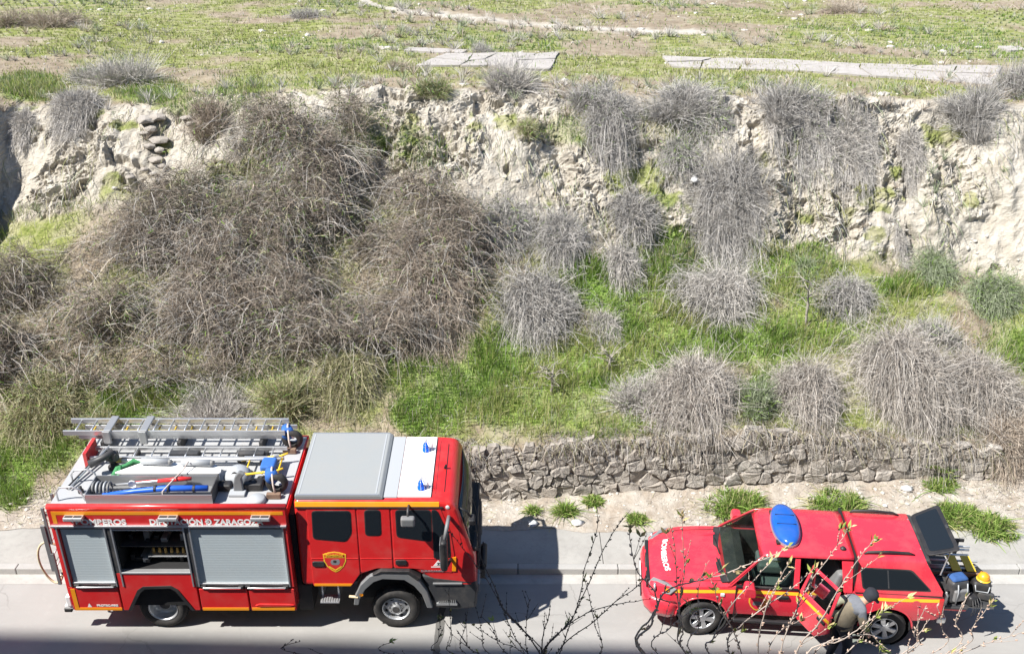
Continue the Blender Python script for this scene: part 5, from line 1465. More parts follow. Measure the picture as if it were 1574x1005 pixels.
for x in (-.25, .95): MB().box(x, x + .5, -.05, .08, .10, .15).build('dark_insert', M['dgrey'], l2)
MB().lathe([(.07, -.02), (.07, .02), (.05, .02), (.05, -.02), (.07, -.02)], c=(1.72, -.17, .14), n=18).build('end_roller', M['steel'], l2)
MB().box(-1.72, -1.66, -.25, .25, 0, .30).build('rear_stop', M['red'], l2)
po = on_truck('white_pole', (.75, .13, 2.73), 'long white tube lying along the engine roof in front of the lower ladder', 'pole')
MB().tube([(-1.45, 0, .14), (1.40, .02, .16)], .028, 10).build('tube', M['whitep'], po, smooth=True)
MB().tube([(-1.60, 0, .14), (-1.45, 0, .14)], .045, 10).build('end_fitting', M['brass'], po, smooth=True)
for x in (-1.2, 1.2): MB().box(x - .03, x + .03, -.05, .05, 0, .115).build('support', M['dgrey'], po)
bdv = on_truck('rescue_board', (.26, -.20, 2.73), 'white rescue board with black edge and two pale cylinders on top', 'rescue board')
MB().prism(rpoly([(-.95, -.10), (-.55, .20), (.72, .20), (.92, -.02), (.92, -.12), (-.80, -.13)], .04), .16, .19, 'z').build('board', M['whitep'], bdv, bevel=.008)
MB().box(-.78, .90, -.15, -.12, .0, .165).build('black_edge', M['black'], bdv)
for x0, x1, e in ((-.52, -.03, .03), (.20, .72, -.0)):
    c_ = MB().tube([(x0, .10 + e, .265), (x1, .08 + e, .265)], .06, 14).build('cylinder', M['lightgrey'], bdv, smooth=True)
    MB().tube([(x1, .08 + e, .265), (x1 + .06, .08 + e, .265)], [.06, .035], 14).build('valve', M['mgrey'], c_, smooth=True)
trg = on_truck('storage_trough', (.12, -.70, 2.725), 'open aluminium storage trough along the near side of the engine roof', 'trough')
MB().box(-1.08, 1.08, -.27, -.255, 0, .21).build('side', M['steel'], trg); MB().box(-1.08, 1.08, .255, .27, 0, .23).build('side', M['steel'], trg)
MB().box(-1.08, -1.065, -.255, .255, 0, .22).build('end', M['steel'], trg); MB().box(1.065, 1.08, -.255, .255, 0, .28).build('end', M['dgrey'], trg)
MB().box(-1.06, 1.06, -.25, .25, .0, .015).build('floor', M['mgrey'], trg)
hs_ = on_truck('blue_suction_hose', (.12, -.78, 2.75), 'long bright blue rolled hose lying in the storage trough', 'hose')
MB().tube([(-.85, -.02, .06), (-.3, .02, .11), (.2, .04, .15), (.95, .05, .15)], [.03, .045, .055, .055], 12).build('hose', M['blue'], hs_, smooth=True)
for x in (.05, .28, .72): MB().lathe([(.062, -.02), (.062, .02)], c=(x, .04, .148), axis='x', n=14).build('strap', M['black'], hs_)
rdp = on_truck('red_branch_pipes', (.12, -.58, 2.75), 'red and silver branch pipes bundled in the storage trough behind the blue hose', 'pipes')
MB().tube([(-.75, 0, .10), (.05, .05, .16), (.35, .06, .17)], .022, 8).build('pipe', M['silver'], rdp, smooth=True)
MB().tube([(.05, .0, .19), (.45, .05, .20), (.62, .06, .20)], [.035, .045, .03], 10).build('nozzle', M['red'], rdp, smooth=True)
MB().tube([(-.40, .05, .12), (.0, .07, .16)], .02, 8).build('pipe', M['red'], rdp, smooth=True)
MB().lathe([(.07, -.015), (.07, .015), (.03, .02), (0, .02)], c=(-.38, -.05, .16), n=16).build('cap', M['whitep'], rdp)
cl_ = on_truck('coiled_grey_hose', (-.78, -.68, 2.75), 'coil of ribbed grey hose at the rear end of the storage trough', 'hose')
for k in range(5): MB().lathe([(.10, -.022), (.12, 0), (.10, .022), (.08, 0), (.10, -.022)], c=(-.12 + k * .065, 0, .12), axis='x', n=20).build('turn', M['lightgrey'] if k % 2 else M['mgrey'], cl_, smooth=True)
stx = on_truck('tie_strap', (.45, -.62, 2.74), 'pale strap tied across board and storage trough', 'strap')
MB().tube([(-.12, -.29, .03), (-.10, -.285, .22), (.02, .0, .27), (.10, .28, .26), (.16, .45, .32)], .012, 6).build('webbing', M['strap'], stx, smooth=True)
gh = on_truck('green_hose', (-.55, .0, 2.73), 'crumpled green fabric hose beside the water monitor', 'hose')
MB().tube([(-.20, -.25, .04), (-.15, -.10, .12), (-.05, .02, .10), (.08, .08, .16), (.2, .1, .10), (.3, .16, .14)], [.05, .055, .04, .05, .04, .03], 8).build('hose', M['greenp'], gh, smooth=True)
MB().tube([(-.12, -.32, .03), (-.08, -.22, .10), (-.12, -.05, .14)], .035, 8).build('loop', M['greenp'], gh, smooth=True)
dm = on_truck('grey_dome_cover', (1.45, -.18, 2.73), 'pale blue-grey domed cover on the engine roof behind the dark bags', 'cover')
MB().lathe([(.24, 0), (.23, .08), (.17, .16), (.08, .20), (0, .21)], axis='z', n=20).build('dome', M['lightgrey'], dm, smooth=True)
MB().lathe([(.26, 0), (.26, .02), (.24, .02)], axis='z', n=20).build('rim', M['mgrey'], dm)
lt = on_truck('folded_lamp_mast', (1.55, -.62, 2.73), 'dark grey folded lamp mast between the domed cover and the blue wheel', 'lamp mast')
MB().prism([(-.08, 0), (.10, 0), (.09, .30), (.16, .40), (.06, .44), (-.02, .34), (-.06, .2)], -.03, .06, 'y').build('arm', M['mgrey'], lt, bevel=.02)
MB().box(-.14, .14, -.14, .10, 0, .05).build('base', M['lightgrey'], lt, bevel=.01)
for i, (x, y, s_, lb) in enumerate([(1.28, -.52, .15, 'small black bag on the engine roof in front of the domed cover'), (1.80, -.50, .17, 'black bag on the engine roof right of the lamp mast'), (1.95, -.35, .13, 'little black pouch next to the yellow trolley')]):
    bg = on_truck('equipment_bag', (x, y, 2.73), lb, 'bag', 'black bags on the engine roof')
    MB().box(-s_, s_, -s_ * .6, s_ * .6, 0, s_ * .9).build('bag', M['black'], bg, bevel=.04, seg=3)
    MB().tube([(-s_ * .5, 0, s_ * .85), (0, 0, s_ * 1.2), (s_ * .5, 0, s_ * .85)], .012, 6).build('grip', M['dgrey'], bg)
gk = on_truck('round_drum', (1.93, -.86, 2.73), 'shallow round grey drum near the front edge of the engine roof', 'drum')
MB().lathe([(.15, 0), (.15, .05), (.12, .08), (0, .085)], axis='z', n=20).build('lid', M['lightgrey'], gk, smooth=True)
def trolley(x, y, lb):
    """small yellow wheeled trolley with a strapped blue cylinder"""
    r_ = on_truck('wheeled_pump', (x, y, 2.73), lb, 'trolley', 'wheeled units on the engine roof')
    MB().lathe([(.10, -.06), (.17, -.06), (.19, -.03), (.19, .03), (.17, .06), (.10, .06), (.10, -.06)], c=(.04, 0, .20), n=24).build('tyre', M['rubber'], r_, smooth=True)
    MB().tube([(-.10, .20, .30), (-.02, -.04, .34)], [.10, .12], 14).build('blue_cover', M['bluecloth'], r_, smooth=True)
    MB().tube([(.03, -.15, .04), (.0, -.12, .25), (-.03, .02, .46), (-.05, .14, .43), (-.08, .28, .25)], .018, 6).build('strap', M['strap'], r_, smooth=True)
    MB().box(-.12, .12, -.20, -.12, 0, .10).build('chock', M['wood'], r_, bevel=.008)
    return r_
trolley(2.20, -.62, 'blue wheeled unit strapped at the near front corner of the engine roof')
trolley(2.22, .72, 'blue wheeled unit strapped at the far front corner, at the end of the ladders')
yt = on_truck('yellow_hand_truck', (1.85, -.05, 2.73), 'yellow tubular hand truck with blue canvas lying on the engine roof', 'hand truck')
for y in (-.22, .24): MB().tube([(-.42, y, .10), (.30, y + .03, .18), (.42, y + .05, .22)], .020, 8).build('rail', M['yellowp'], yt, smooth=True)
for x in (-.25, .05, .32): MB().tube([(x, -.22, .14), (x, .25, .14)], .016, 8).build('cross_bar', M['yellowp'], yt, smooth=True)
MB().box(.0, .26, -.16, .16, .12, .24).build('blue_canvas', M['bluecloth'], yt, bevel=.04, seg=3)
for y in (-.25, .27): MB().lathe([(.06, -.02), (.09, -.02), (.09, .02), (.06, .02), (.06, -.02)], c=(-.42, y, .10), n=16).build('wheel', M['rubber'], yt, smooth=True)

# ------------------------------------------------------------------ the pickup: local x forward, +y is its left side (towards the camera)
PK_LOC = Vector((5.06, 15.46, .03)); PK_ROT = (R(-1.3), 0, math.pi - R(4.7))
pk = empty('pickup_truck', PK_LOC, PK_ROT, 'red double cab pickup with canopy, blue oval beacon, open rear door and raised hatch', 'pickup')
def loft(stations, mirror=True):
    """stations: list of (x, [(y,z)...]) half outlines from bottom centre to top centre -> closed body"""
    n = len(stations[0][1]); rings = []
    for x, half in stations:
        ring = [(x if len(p) == 2 else x + p[2], p[0], p[1]) for p in half] + [(x if len(p) == 2 else x + p[2], -p[0], p[1]) for p in half[::-1][1:-1]]
        rings.append(ring)
    k = len(rings[0]); V = [p for r_ in rings for p in r_]
    F = [(i * k + j, i * k + (j + 1) % k, (i + 1) * k + (j + 1) % k, (i + 1) * k + j) for i in range(len(rings) - 1) for j in range(k)]
    F += [tuple(range(k - 1, -1, -1)), tuple(range((len(rings) - 1) * k, len(rings) * k))]
    return MB().add(V, F)
def sec(w, zb, zbelt, ztop, wt, tuck=.12):
    return [(0, zb), (w * .8, zb), (w - .03, zb + .10), (w, zb + .30), (w, zbelt - .16), (w - .035, zbelt), (wt, ztop - .015), (wt * .6, ztop), (0, ztop + .006)]
st_ = [(2.56, sec(.56, .50, .86, .92, .44)), (2.52, sec(.70, .42, .92, .97, .54)), (2.42, sec(.80, .38, .97, 1.01, .62)), (2.22, sec(.87, .36, 1.02, 1.06, .68)),
       (1.95, sec(.905, .36, 1.06, 1.10, .70)), (1.60, sec(.915, .38, 1.09, 1.13, .70)), (1.25, sec(.905, .40, 1.11, 1.155, .70)), (1.0, sec(.895, .42, 1.12, 1.15, .80)),
       (.4, sec(.89, .42, 1.125, 1.13, .80)), (-.3, sec(.89, .42, 1.13, 1.135, .80)), (-.95, sec(.895, .42, 1.135, 1.14, .82)), (-1.30, sec(.915, .44, 1.14, 1.145, .82)),
       (-1.62, sec(.925, .46, 1.14, 1.145, .82)), (-2.0, sec(.91, .48, 1.14, 1.145, .82)), (-2.42, sec(.895, .52, 1.14, 1.145, .82)), (-2.50, sec(.88, .56, 1.12, 1.13, .80))]
body = loft(st_).build('body_shell', M['red2'], pk)
cut = []
def cutter(mb):
    o = mb.build('tmp_cut', None); o.parent = pk; cut.append(o); return o
for x in (1.60, -1.60):
    for s_ in (-1, 1):
        cutter(MB().lathe([(0, s_ * .55), (.455, s_ * .55), (.455, s_ * 1.3), (0, s_ * 1.3)], c=(x, 0, .40), n=36))
cutter(MB().box(-.86, -.06, .70, 1.3, .50, 1.4))
cutter(MB().box(-.90, 1.02, -.80, .80, .52, 1.4))
cutter(MB().box(-2.8, -1.02, -.74, .74, .78, 1.4))
bpy.context.view_layer.update()
for c_ in cut:
    bm_ = body.modifiers.new('cut', 'BOOLEAN'); bm_.object = c_; bm_.operation = 'DIFFERENCE'; bm_.solver = 'EXACT'
bpy.context.view_layer.update()
dg = bpy.context.evaluated_depsgraph_get(); me = bpy.data.meshes.new_from_object(body.evaluated_get(dg))
body.modifiers.clear(); body.data = me
for c_ in cut: bpy.data.objects.remove(c_)
me.polygons.foreach_set('use_smooth', np.ones(len(me.polygons), bool))
try:
    me.set_sharp_from_angle(angle=R(28))
except Exception: pass
# wheel wells, floor, chassis, wheels
for x in (1.60, -1.60):
    for s_ in (-1, 1):
        MB().lathe([(.452, s_ * .50), (.452, s_ * .86), (.448, s_ * .86), (.448, s_ * .50)], c=(x, 0, .40), n=30).build('wheel_well', M['dark'], pk)
        w_ = wheel(pk, x, s_ * .78, .375, .375, .25, s_, 'alloy')
        if x > 0: w_.rotation_euler = (0, 0, R(12))
        fl_ = MB()      # flared arch lip
        pts = arcp(x, .40, .468, 4, 176, 20)
        fl_.tube([(p[0], s_ * .900, p[1]) for p in pts], .020, 8).build('arch_lip', M['red2'], pk, smooth=True)
MB().box(-2.4, 2.3, -.5, .5, .34, .50).build('underbody', M['dark'], pk)
MB().box(-1.12, 1.05, .84, .92, .36, .42).build('side_step', M['black'], pk, bevel=.02)
# ---- cabin: pillars, roof, glass
def yz(z): return .875 - (z - 1.13) * .36         # side of the greenhouse leans in
def pillar(name, x0b, x1b, x0t, x1t, zt=1.66, s_=1, zb=1.12, th=.05, mat='red2'):
    V = []
    for (za, xa, xb) in ((zb, x0b, x1b), (zt, x0t, x1t)):
        yo = yz(za); V += [(xa, s_ * (yo - th), za), (xb, s_ * (yo - th), za), (xa, s_ * yo, za), (xb, s_ * yo, za)]
    return MB().hexa([V[0], V[1], V[2], V[3], V[4], V[5], V[6], V[7]]).build(name, M[mat], pk, bevel=.012)
for s_ in (-1, 1):
    pillar('windscreen_pillar', 1.13, 1.21, .58, .64, s_=s_, th=.035)
    pillar('door_pillar', -.04, .06, -.04, .05, s_=s_)
    pillar('rear_pillar', -.95, -.80, -.94, -.74, s_=s_)
def rsec(w, z, d=.05): return [(0, z - d), (w - .02, z - d - .03), (w, z - d), (w - .03, z - .02), (w - .12, z), (w * .5, z + .012), (0, z + .016)]
roof = loft([(.66, rsec(.62, 1.665, .03)), (.52, rsec(.68, 1.715)), (.25, rsec(.70, 1.745)), (-.3, rsec(.70, 1.76)), (-.80, rsec(.69, 1.755)), (-.945, rsec(.68, 1.74))]).build('cab_roof', M['red2'], pk, smooth=True)
for s_ in (-1, 1):
    MB().tube([(1.16, s_ * .855, 1.16), (.60, s_ * .675, 1.68), (.3, s_ * .69, 1.70), (-.93, s_ * .685, 1.70)], .016, 6).build('roof_rail', M['red2'], pk, smooth=True)
wsb = MB(); V = []; n_ = 10
for j in range(n_ + 1):
    t_ = -1 + 2 * j / n_; bow = .10 * (1 - t_ * t_)
    for k, (x, z, w) in enumerate(((1.18, 1.13, .85), (.90, 1.41, .755), (.61, 1.675, .665))): V.append((x + bow * (1 - .25 * k), t_ * w, z + .012))
wsb.add(V, [(j * 3 + i, j * 3 + i + 1, (j + 1) * 3 + i + 1, (j + 1) * 3 + i) for j in range(n_) for i in range(2)])
w_ = wsb.build('windscreen', M['clear'], pk, smooth=True)
MB().add([(1.30 + .06 * (1 - (j / 5 - 1) ** 2), (j / 5 - 1) * .80, 1.15) for j in range(11)] + [(1.17 + .10 * (1 - (j / 5 - 1) ** 2), (j / 5 - 1) * .79, 1.158) for j in range(11)], [(j, j + 1, j + 12, j + 11) for j in range(10)]).build('scuttle', M['black'], pk)
for y in (-.45, .15): MB().tube([(1.33, y, 1.175), (1.27, y + .5, 1.19)], .011, 5).build('wiper', M['black'], pk)
for s_ in (-1, 1):
    for a, b_, c_, d in (((1.02, 1.15), (.66, 1.59), (.08, 1.61), (.08, 1.15)),):
        ps = [a, d, c_, b_]
        gl_ = MB().add([(x, s_ * (yz(z) - .02), z) for x, z in ps] + [(x, s_ * (yz(z) - .026), z) for x, z in ps], [(0, 1, 2, 3), (7, 6, 5, 4), (0, 4, 5, 1), (1, 5, 6, 2), (2, 6, 7, 3), (3, 7, 4, 0)])
        gl_.build('front_side_window', M['clear'], pk)
    MB().prism([(1.05, 1.12), (1.05, 1.145), (-.02, 1.155), (-.02, 1.12)], s_ * .84, s_ * .885, 'y').build('window_sill', M['black'], pk)
MB().prism([(-.07, 1.15), (-.80, 1.15), (-.76, 1.62), (-.07, 1.62)], -.80, -.78, 'y').build('far_rear_window', M['glass'], pk)
MB().box(-.95, -.93, -.66, .66, 1.13, 1.70).build('cab_rear_wall', M['dark'], pk)
# interior
for s_ in (-1, 1):
    if s_ < 0: MB().box(-.90, 1.0, -.797, -.775, .54, 1.13).build('door_trim', M['dgrey'], pk)
    else: MB().box(-.03, 1.0, .775, .797, .54, 1.13).build('door_trim', M['dgrey'], pk)
MB().box(.5, .98, -.75, .75, .52, .60).build('footwell', M['dark'], pk)
MB().box(-.9, .55, -.62, .62, 1.655, 1.675).build('headliner', M['mgrey'], pk)
MB().box(-.92, 1.05, -.80, .80, .50, .535).build('cabin_floor', M['dark'], pk)
MB().prism([(.78, .75), (1.0, .75), (1.01, 1.14), (1.20, 1.163), (1.20, 1.168), (.98, 1.175), (.82, 1.11)], -.78, .78, 'y').build('dashboard', M['dgrey'], pk, bevel=.03)
for y in (-.38, .38):
    s1 = MB().box(.02, .50, y - .24, y + .24, .62, .82).build('front_seat', M['mgrey'], pk, bevel=.05, seg=3)
    MB().prism([(.02, .75), (.18, .75), (.02, 1.36), (-.10, 1.36)], y - .24, y + .24, 'y').build('backrest', M['mgrey'], s1, bevel=.05, seg=3)
    MB().prism([(-.02, 1.38), (.06, 1.38), (.02, 1.54), (-.06, 1.54)], y - .12, y + .12, 'y').build('headrest', M['mgrey'], s1, bevel=.03, seg=3)
rs_ = MB().box(-.85, -.40, -.70, .70, .62, .82).build('rear_bench', M['mgrey'], pk, bevel=.05, seg=3)
MB().prism([(-.72, .75), (-.56, .75), (-.72, 1.38), (-.86, 1.38)], -.70, .70, 'y').build('backrest', M['mgrey'], rs_, bevel=.05, seg=3)
sw_ = MB(); sw_.tube([(.70 + .06 * math.sin(R(a)) , .38 + .18 * math.cos(R(a)), 1.12 + .16 * math.sin(R(a))) for a in range(0, 360, 24)], .016, 6, closed=True)
sw_.build('steering_wheel', M['black'], pk, smooth=True)
# ---- front: lamps, grille, bumper, bonnet lettering
for s_ in (-1, 1):
    ps = [(2.53, .54, .86), (2.45, .72, .80), (2.16, .875, .87), (2.05, .865, .985), (2.24, .75, 1.045), (2.45, .56, .985)]
    V = [(x - .04, s_ * (y - .04), z - .03) for x, y, z in ps]; V2 = [(x + .035, s_ * (y + .028), z + .030) for x, y, z in ps]
    n_ = len(ps)
    hl = MB().add(V + V2, [tuple(range(n_)), tuple(range(2 * n_ - 1, n_ - 1, -1))] + [(i, (i + 1) % n_, (i + 1) % n_ + n_, i + n_) for i in range(n_)]).build('headlamp', M['mirror'], pk, bevel=.012)
    MB().lathe([(0, 0), (.07, .0), (.075, .03), (.06, .035), (0, .02)], c=(2.44, s_ * .735, .92), axis='x', n=16).build('reflector', M['silver'], hl, smooth=True)
    MB().box(2.20, 2.27, *sorted((s_ * .845, s_ * .885)), .93, .99).build('indicator', M['amber'], hl, bevel=.01)
gr_ = MB().prism(rpoly([(-.52, .70), (.52, .70), (.58, .96), (-.58, .96)], .05), 2.53, 2.592, 'x').build('grille', M['black'], pk, bevel=.01)
for y in (-.26, .26): MB().prism([(y - .05, .70), (y + .05, .70), (y + .09, .96), (y + .0, .96)], 2.585, 2.605, 'x').build('grille_strut', M['red2'], gr_)
bmp = loft([(2.66, [(0, .46), (.50, .46), (.52, .52), (.52, .60), (.50, .66), (0, .66)]), (2.62, [(0, .40), (.66, .40), (.70, .48), (.70, .62), (.66, .70), (0, .70)]), (2.50, [(0, .36), (.80, .36), (.84, .46), (.84, .62), (.80, .72), (0, .72)]), (2.20, [(0, .36), (.88, .36), (.92, .46), (.92, .64), (.87, .74), (0, .74)]), (2.06, [(0, .38), (.86, .38), (.905, .46), (.905, .64), (.86, .74), (0, .74)])])
bmp.build('front_bumper', M['red2'], pk, smooth=True)
MB().prism(rpoly([(-.45, .44), (.45, .44), (.5, .58), (-.5, .58)], .03), 2.655, 2.68, 'x').build('lower_intake', M['black'], pk)
MB().box(2.67, 2.685, -.26, .26, .60, .70).build('number_plate', M['whitep'], pk)
def hoodz(x): return float(np.interp(x, [1.25, 1.6, 1.95, 2.22, 2.42], [1.162, 1.137, 1.107, 1.067, 1.017]))
o = text_obj('bonnet_lettering', 'BOMBEROS', .135, (0, 0, 0), (0, 0, 0), M['whitep'], pk, .90, .004)
# follows the bonnet: lettering reads from in front of the car
for v in o.data.vertices:
    y = -.44 + v.co.x; x = 2.31 - v.co.y * .95 - .10 * (y / .6) ** 2
    v.co = (x, y, hoodz(x) + .010 - .012 * (abs(y) / .62) ** 3 + v.co.z)
for y0, y1 in ((.56, .62), (-.62, -.56)):
    MB().add([(1.30, y0, hoodz(1.30) - .0), (1.30, (y0 + y1) / 2, hoodz(1.3) + .012), (1.30, y1, hoodz(1.3) - .0), (2.25, y0 * .9, hoodz(2.25) - .005), (2.25, (y0 + y1) * .45, hoodz(2.25) + .008), (2.25, y1 * .9, hoodz(2.25) - .005)], [(0, 1, 4, 3), (1, 2, 5, 4)]).build('bonnet_ridge', M['red2'], pk, smooth=True)
for s_ in (-1, 1):      # shut lines of bonnet, bumper and canopy
    MB().tube([(1.30, s_ * .735, 1.138), (1.6, s_ * .738, 1.112), (1.95, s_ * .735, 1.082), (2.22, s_ * .71, 1.045), (2.40, s_ * .64, 1.004)], .007, 5).build('shut_line', M['dark'], pk)
    MB().box(-2.46, -1.0, *sorted((s_ * .84, s_ * .879)), 1.128, 1.142).build('canopy_seal', M['black'], pk)
    MB().tube([(2.08, s_ * .908, .745), (2.22, s_ * .90, .748), (2.42, s_ * .825, .735), (2.54, s_ * .70, .72)], .007, 5).build('shut_line', M['dark'], pk)
MB().lathe([(0, 0), (.075, 0), (.075, .004), (0, .004)], c=(-2.05, .908, .98), n=20).build('fuel_cap', M['red2'], pk)
# ---- side panels and trim on the left (camera) side and right
for s_ in (-1, 1):
    for x0, x1 in ((1.04, 1.055), (-.055, -.04), (-.985, -.965)):
        MB().box(x0, x1, *sorted((s_ * .87, s_ * (.898 if x0 < 1 else .903))), .50, 1.12).build('panel_gap', M['dark'], pk)
def stripe(x0, x1, s_=1, z=1.045, n=10):
    V = []
    for i in range(n + 1):
        x = x0 + (x1 - x0) * i / n
        w = float(np.interp(x, [-2.5, -2.42, -2.0, -1.62, -1.3, -.95, .4, 1.0, 1.25, 1.6, 1.95, 2.22], [.88, .895, .91, .925, .915, .895, .89, .895, .905, .915, .905, .87]))
        # the side rounds in above the crease
        zb_ = float(np.interp(x, [-2.5, .4, 1.25, 1.6, 1.95, 2.22], [1.14, 1.125, 1.11, 1.09, 1.06, 1.02]))
        for dz in (-.03, .03):
            zz_ = z + dz - (1.13 - zb_) * .9; yy = w - .035 * max(0, min(1, (zz_ - (zb_ - .16)) / .16)) + .005
            V.append((x, s_ * yy, zz_))
    return MB().add(V, [(2 * i, 2 * i + 2, 2 * i + 3, 2 * i + 1) for i in range(n)]).build('yellow_stripe', M['yellow'], pk)
stripe(2.12, -.035); stripe(-.99, -2.44); stripe(2.12, -2.44, -1)
MB().prism(rpoly([(.12, .93), (.34, .93), (.34, 1.0), (.12, 1.0)], .03), .875, .925, 'y').build('door_handle', M['black'], pk, bevel=.012)
bd = MB().prism(shield(.66, .80, .30, .32), .893, .8985, 'y').build('shield_badge', M['yellowp'], pk)
MB().prism(shield(.66, .80, .255, .275), .897, .9005, 'y').build('badge_field', M['red2'], bd)
MB().prism(rpoly([(.58, .76), (.74, .76), (.73, .85), (.59, .85)], .03), .90, .903, 'y').build('badge_device', M['mgrey'], bd)
MB().box(1.24, 1.31, .895, .918, .93, .99).build('side_marker', M['whitep'], pk, bevel=.006)
for s_ in (-1, 1):
    mr_ = MB().prism(rpoly([(.74, 1.12), (.96, 1.14), (.93, 1.34), (.76, 1.32)], .06), s_ * .94, s_ * 1.16, 'y').build('wing_mirror', M['red2'], pk, bevel=.035, seg=3)
    MB().box(.80, .90, *sorted((s_ * .84, s_ * .97)), 1.13, 1.18).build('mirror_foot', M['black'], mr_)
# ---- open rear door, hinged at the middle pillar
hd_ = empty('rear_door', (-.05, .885, 0), (0, 0, -R(62)), parent=pk)
dp_ = MB().prism(rpoly([(0, .50), (-.50, .50), (-.80, .80), (-.80, 1.13), (0, 1.13)], .04), -.055, .0, 'y').build('door_panel', M['red2'], hd_, bevel=.015)
MB().prism(rpoly([(-.04, .56), (-.46, .56), (-.74, .82), (-.74, 1.06), (-.04, 1.06)], .04), -.075, -.05, 'y').build('inner_trim', M['dgrey'], hd_)
fr_ = MB()
fp = [(0, 1.12), (-.80, 1.12), (-.76, 1.60), (-.70, 1.64), (-.02, 1.64)]; fi = [(-.06, 1.17), (-.74, 1.17), (-.70, 1.56), (-.66, 1.59), (-.06, 1.59)]
V = [(x, -(z - 1.13) * .36 + d, z) for d in (-.03, .0) for x, z in fp] + [(x, -(z - 1.13) * .36 + d, z) for d in (-.03, .0) for x, z in fi]
n_ = 5; F = []
for i in range(n_):
    j = (i + 1) % n_
    F += [(i, j, j + 10, i + 10), (i + 5, i + 15, j + 15, j + 5), (i, i + 5, j + 5, j), (i + 10, j + 10, j + 15, i + 15)]
fr_.add(V, F).build('window_frame', M['red2'], hd_, bevel=.010)
MB().add([(x, -(z - 1.13) * .36 - .015, z) for x, z in fi], [(0, 1, 2, 3, 4)]).build('window_glass', M['clear'], hd_)
MB().box(-.80, 0, -.002, .006, 1.015, 1.075).build('yellow_stripe', M['yellow'], hd_)
MB().box(-.72, -.52, .0, .035, .93, .99).build('door_handle', M['black'], hd_, bevel=.012)
# ---- canopy over the bed
def csec(x, k):  # outline with rear lean: upper points sit further forward
    return [(0, 1.13), (.84, 1.13), (.875, 1.15), (.865, 1.24), (.76, 1.58, .22 * k), (.72, 1.70, .30 * k), (.64, 1.765, .33 * k), (.35, 1.79, .34 * k), (0, 1.80, .34 * k)]
can = loft([(-.99, csec(0, -.05)), (-1.10, csec(0, 0)), (-1.6, csec(0, 0)), (-2.1, csec(0, .5)), (-2.47, csec(0, 1.0))]).build('canopy', M['red2'], pk, smooth=True)
can.data.set_sharp_from_angle(angle=R(40))
def canwin(ps, off, mat, name, parent, r=.06):
    ps = rpoly(ps, r); f_ = lambda z: float(np.interp(z, [1.15, 1.24, 1.58, 1.70], [.875, .865, .76, .72])) + off
    V = [(x, f_(z), z) for x, z in ps] + [(x, f_(z) - .03, z) for x, z in ps]; n_ = len(ps)
    return MB().add(V, [tuple(range(n_)), tuple(range(2 * n_ - 1, n_ - 1, -1))] + [(i, (i + 1) % n_, (i + 1) % n_ + n_, i + n_) for i in range(n_)]).build(name, mat, parent)
wse = canwin([(-1.04, 1.60), (-1.92, 1.60), (-2.29, 1.24), (-1.11, 1.22)], .006, M['black'], 'side_window_seal', can)
canwin([(-1.06, 1.58), (-1.90, 1.58), (-2.25, 1.26), (-1.13, 1.24)], .010, M['glass'], 'side_window', can)
canwin([(-1.50, 1.575), (-1.52, 1.575), (-1.56, 1.265), (-1.54, 1.265)], .012, M['dgrey'], 'sliding_pane_edge', can, .002)
for s_ in (-1, 1):
    rb = MB().tube([(-1.12, s_ * .60, 1.765), (-1.17, s_ * .60, 1.81), (-1.5, s_ * .59, 1.83), (-1.88, s_ * .58, 1.815), (-1.98, s_ * .57, 1.77)], [.018, .024, .026, .024, .018], 8).build('roof_bar', M['black'], can, smooth=True)
MB().prism([(-2.02, 1.76), (-2.22, 1.74), (-2.27, 1.66), (-2.10, 1.70)], -.66, .66, 'y').build('rear_gutter', M['dgrey'], can, bevel=.02)
for y in (-.45, -.05, .4): MB().lathe([(0, 0), (.02, 0), (.015, .02), (0, .022)], c=(-2.12, y, 1.765), axis='z', n=8).build('bolt', M['silver'], can)
MB().box(-.992, -.952, -.80, .80, 1.14, 1.72).build('canopy_gap', M['dark'], pk)
MB().lathe([(0, 0), (.05, 0), (.055, .02), (.03, .05), (0, .055)], c=(-.78, .48, 1.755), axis='z', n=16).build('roof_vent', M['black'], pk, smooth=True)
MB().tube([(.42, .08, 1.74), (.30, .06, 1.80)], .008, 5).build('aerial', M['black'], pk)
# hatch raised
hr = empty('rear_hatch', (-2.20, 0, 1.755), (0, R(24), 0), parent=pk)
hp = rpoly([(.0, -.58), (-.54, -.66), (-.54, .66), (.0, .58)], .08)
MB().prism(hp, .0, .03, 'z').build('hatch_frame', M['black'], hr, bevel=.008)
MB().prism(rpoly([(-.07, -.50), (-.47, -.57), (-.47, .57), (-.07, .50)], .06), .026, .036, 'z').build('hatch_glass', M['glass'], hr)
MB().box(-.525, -.48, -.05, .05, .03, .05).build('hatch_latch', M['dgrey'], hr, bevel=.01)
for s_ in (-1, 1): MB().tube([(-.45, s_ * .50, .0), (-.10, s_ * .62, -.42)], .012, 6).build('gas_strut', M['silver'], hr)
# bed, tailgate down, rear bumper, lamps
MB().box(-2.48, -1.03, -.76, .76, .74, .785).build('bed_floor', M['dark'], pk)
tg = MB().box(-3.02, -2.52, -.72, .72, .745, .80).build('tailgate', M['dgrey'], pk, bevel=.015)
MB().box(-3.0, -2.52, -.70, .70, .70, .742).build('tailgate_skin', M['red2'], tg, bevel=.01)
MB().box(-2.66, -2.50, -.80, .80, .48, .60).build('rear_bumper', M['silver'], pk, bevel=.03, seg=3)
for s_ in (-1, 1): MB().box(-2.525, -2.44, *sorted((s_ * .80, s_ * .885)), .74, 1.08).build('tail_lamp', M['red'], pk, bevel=.015)
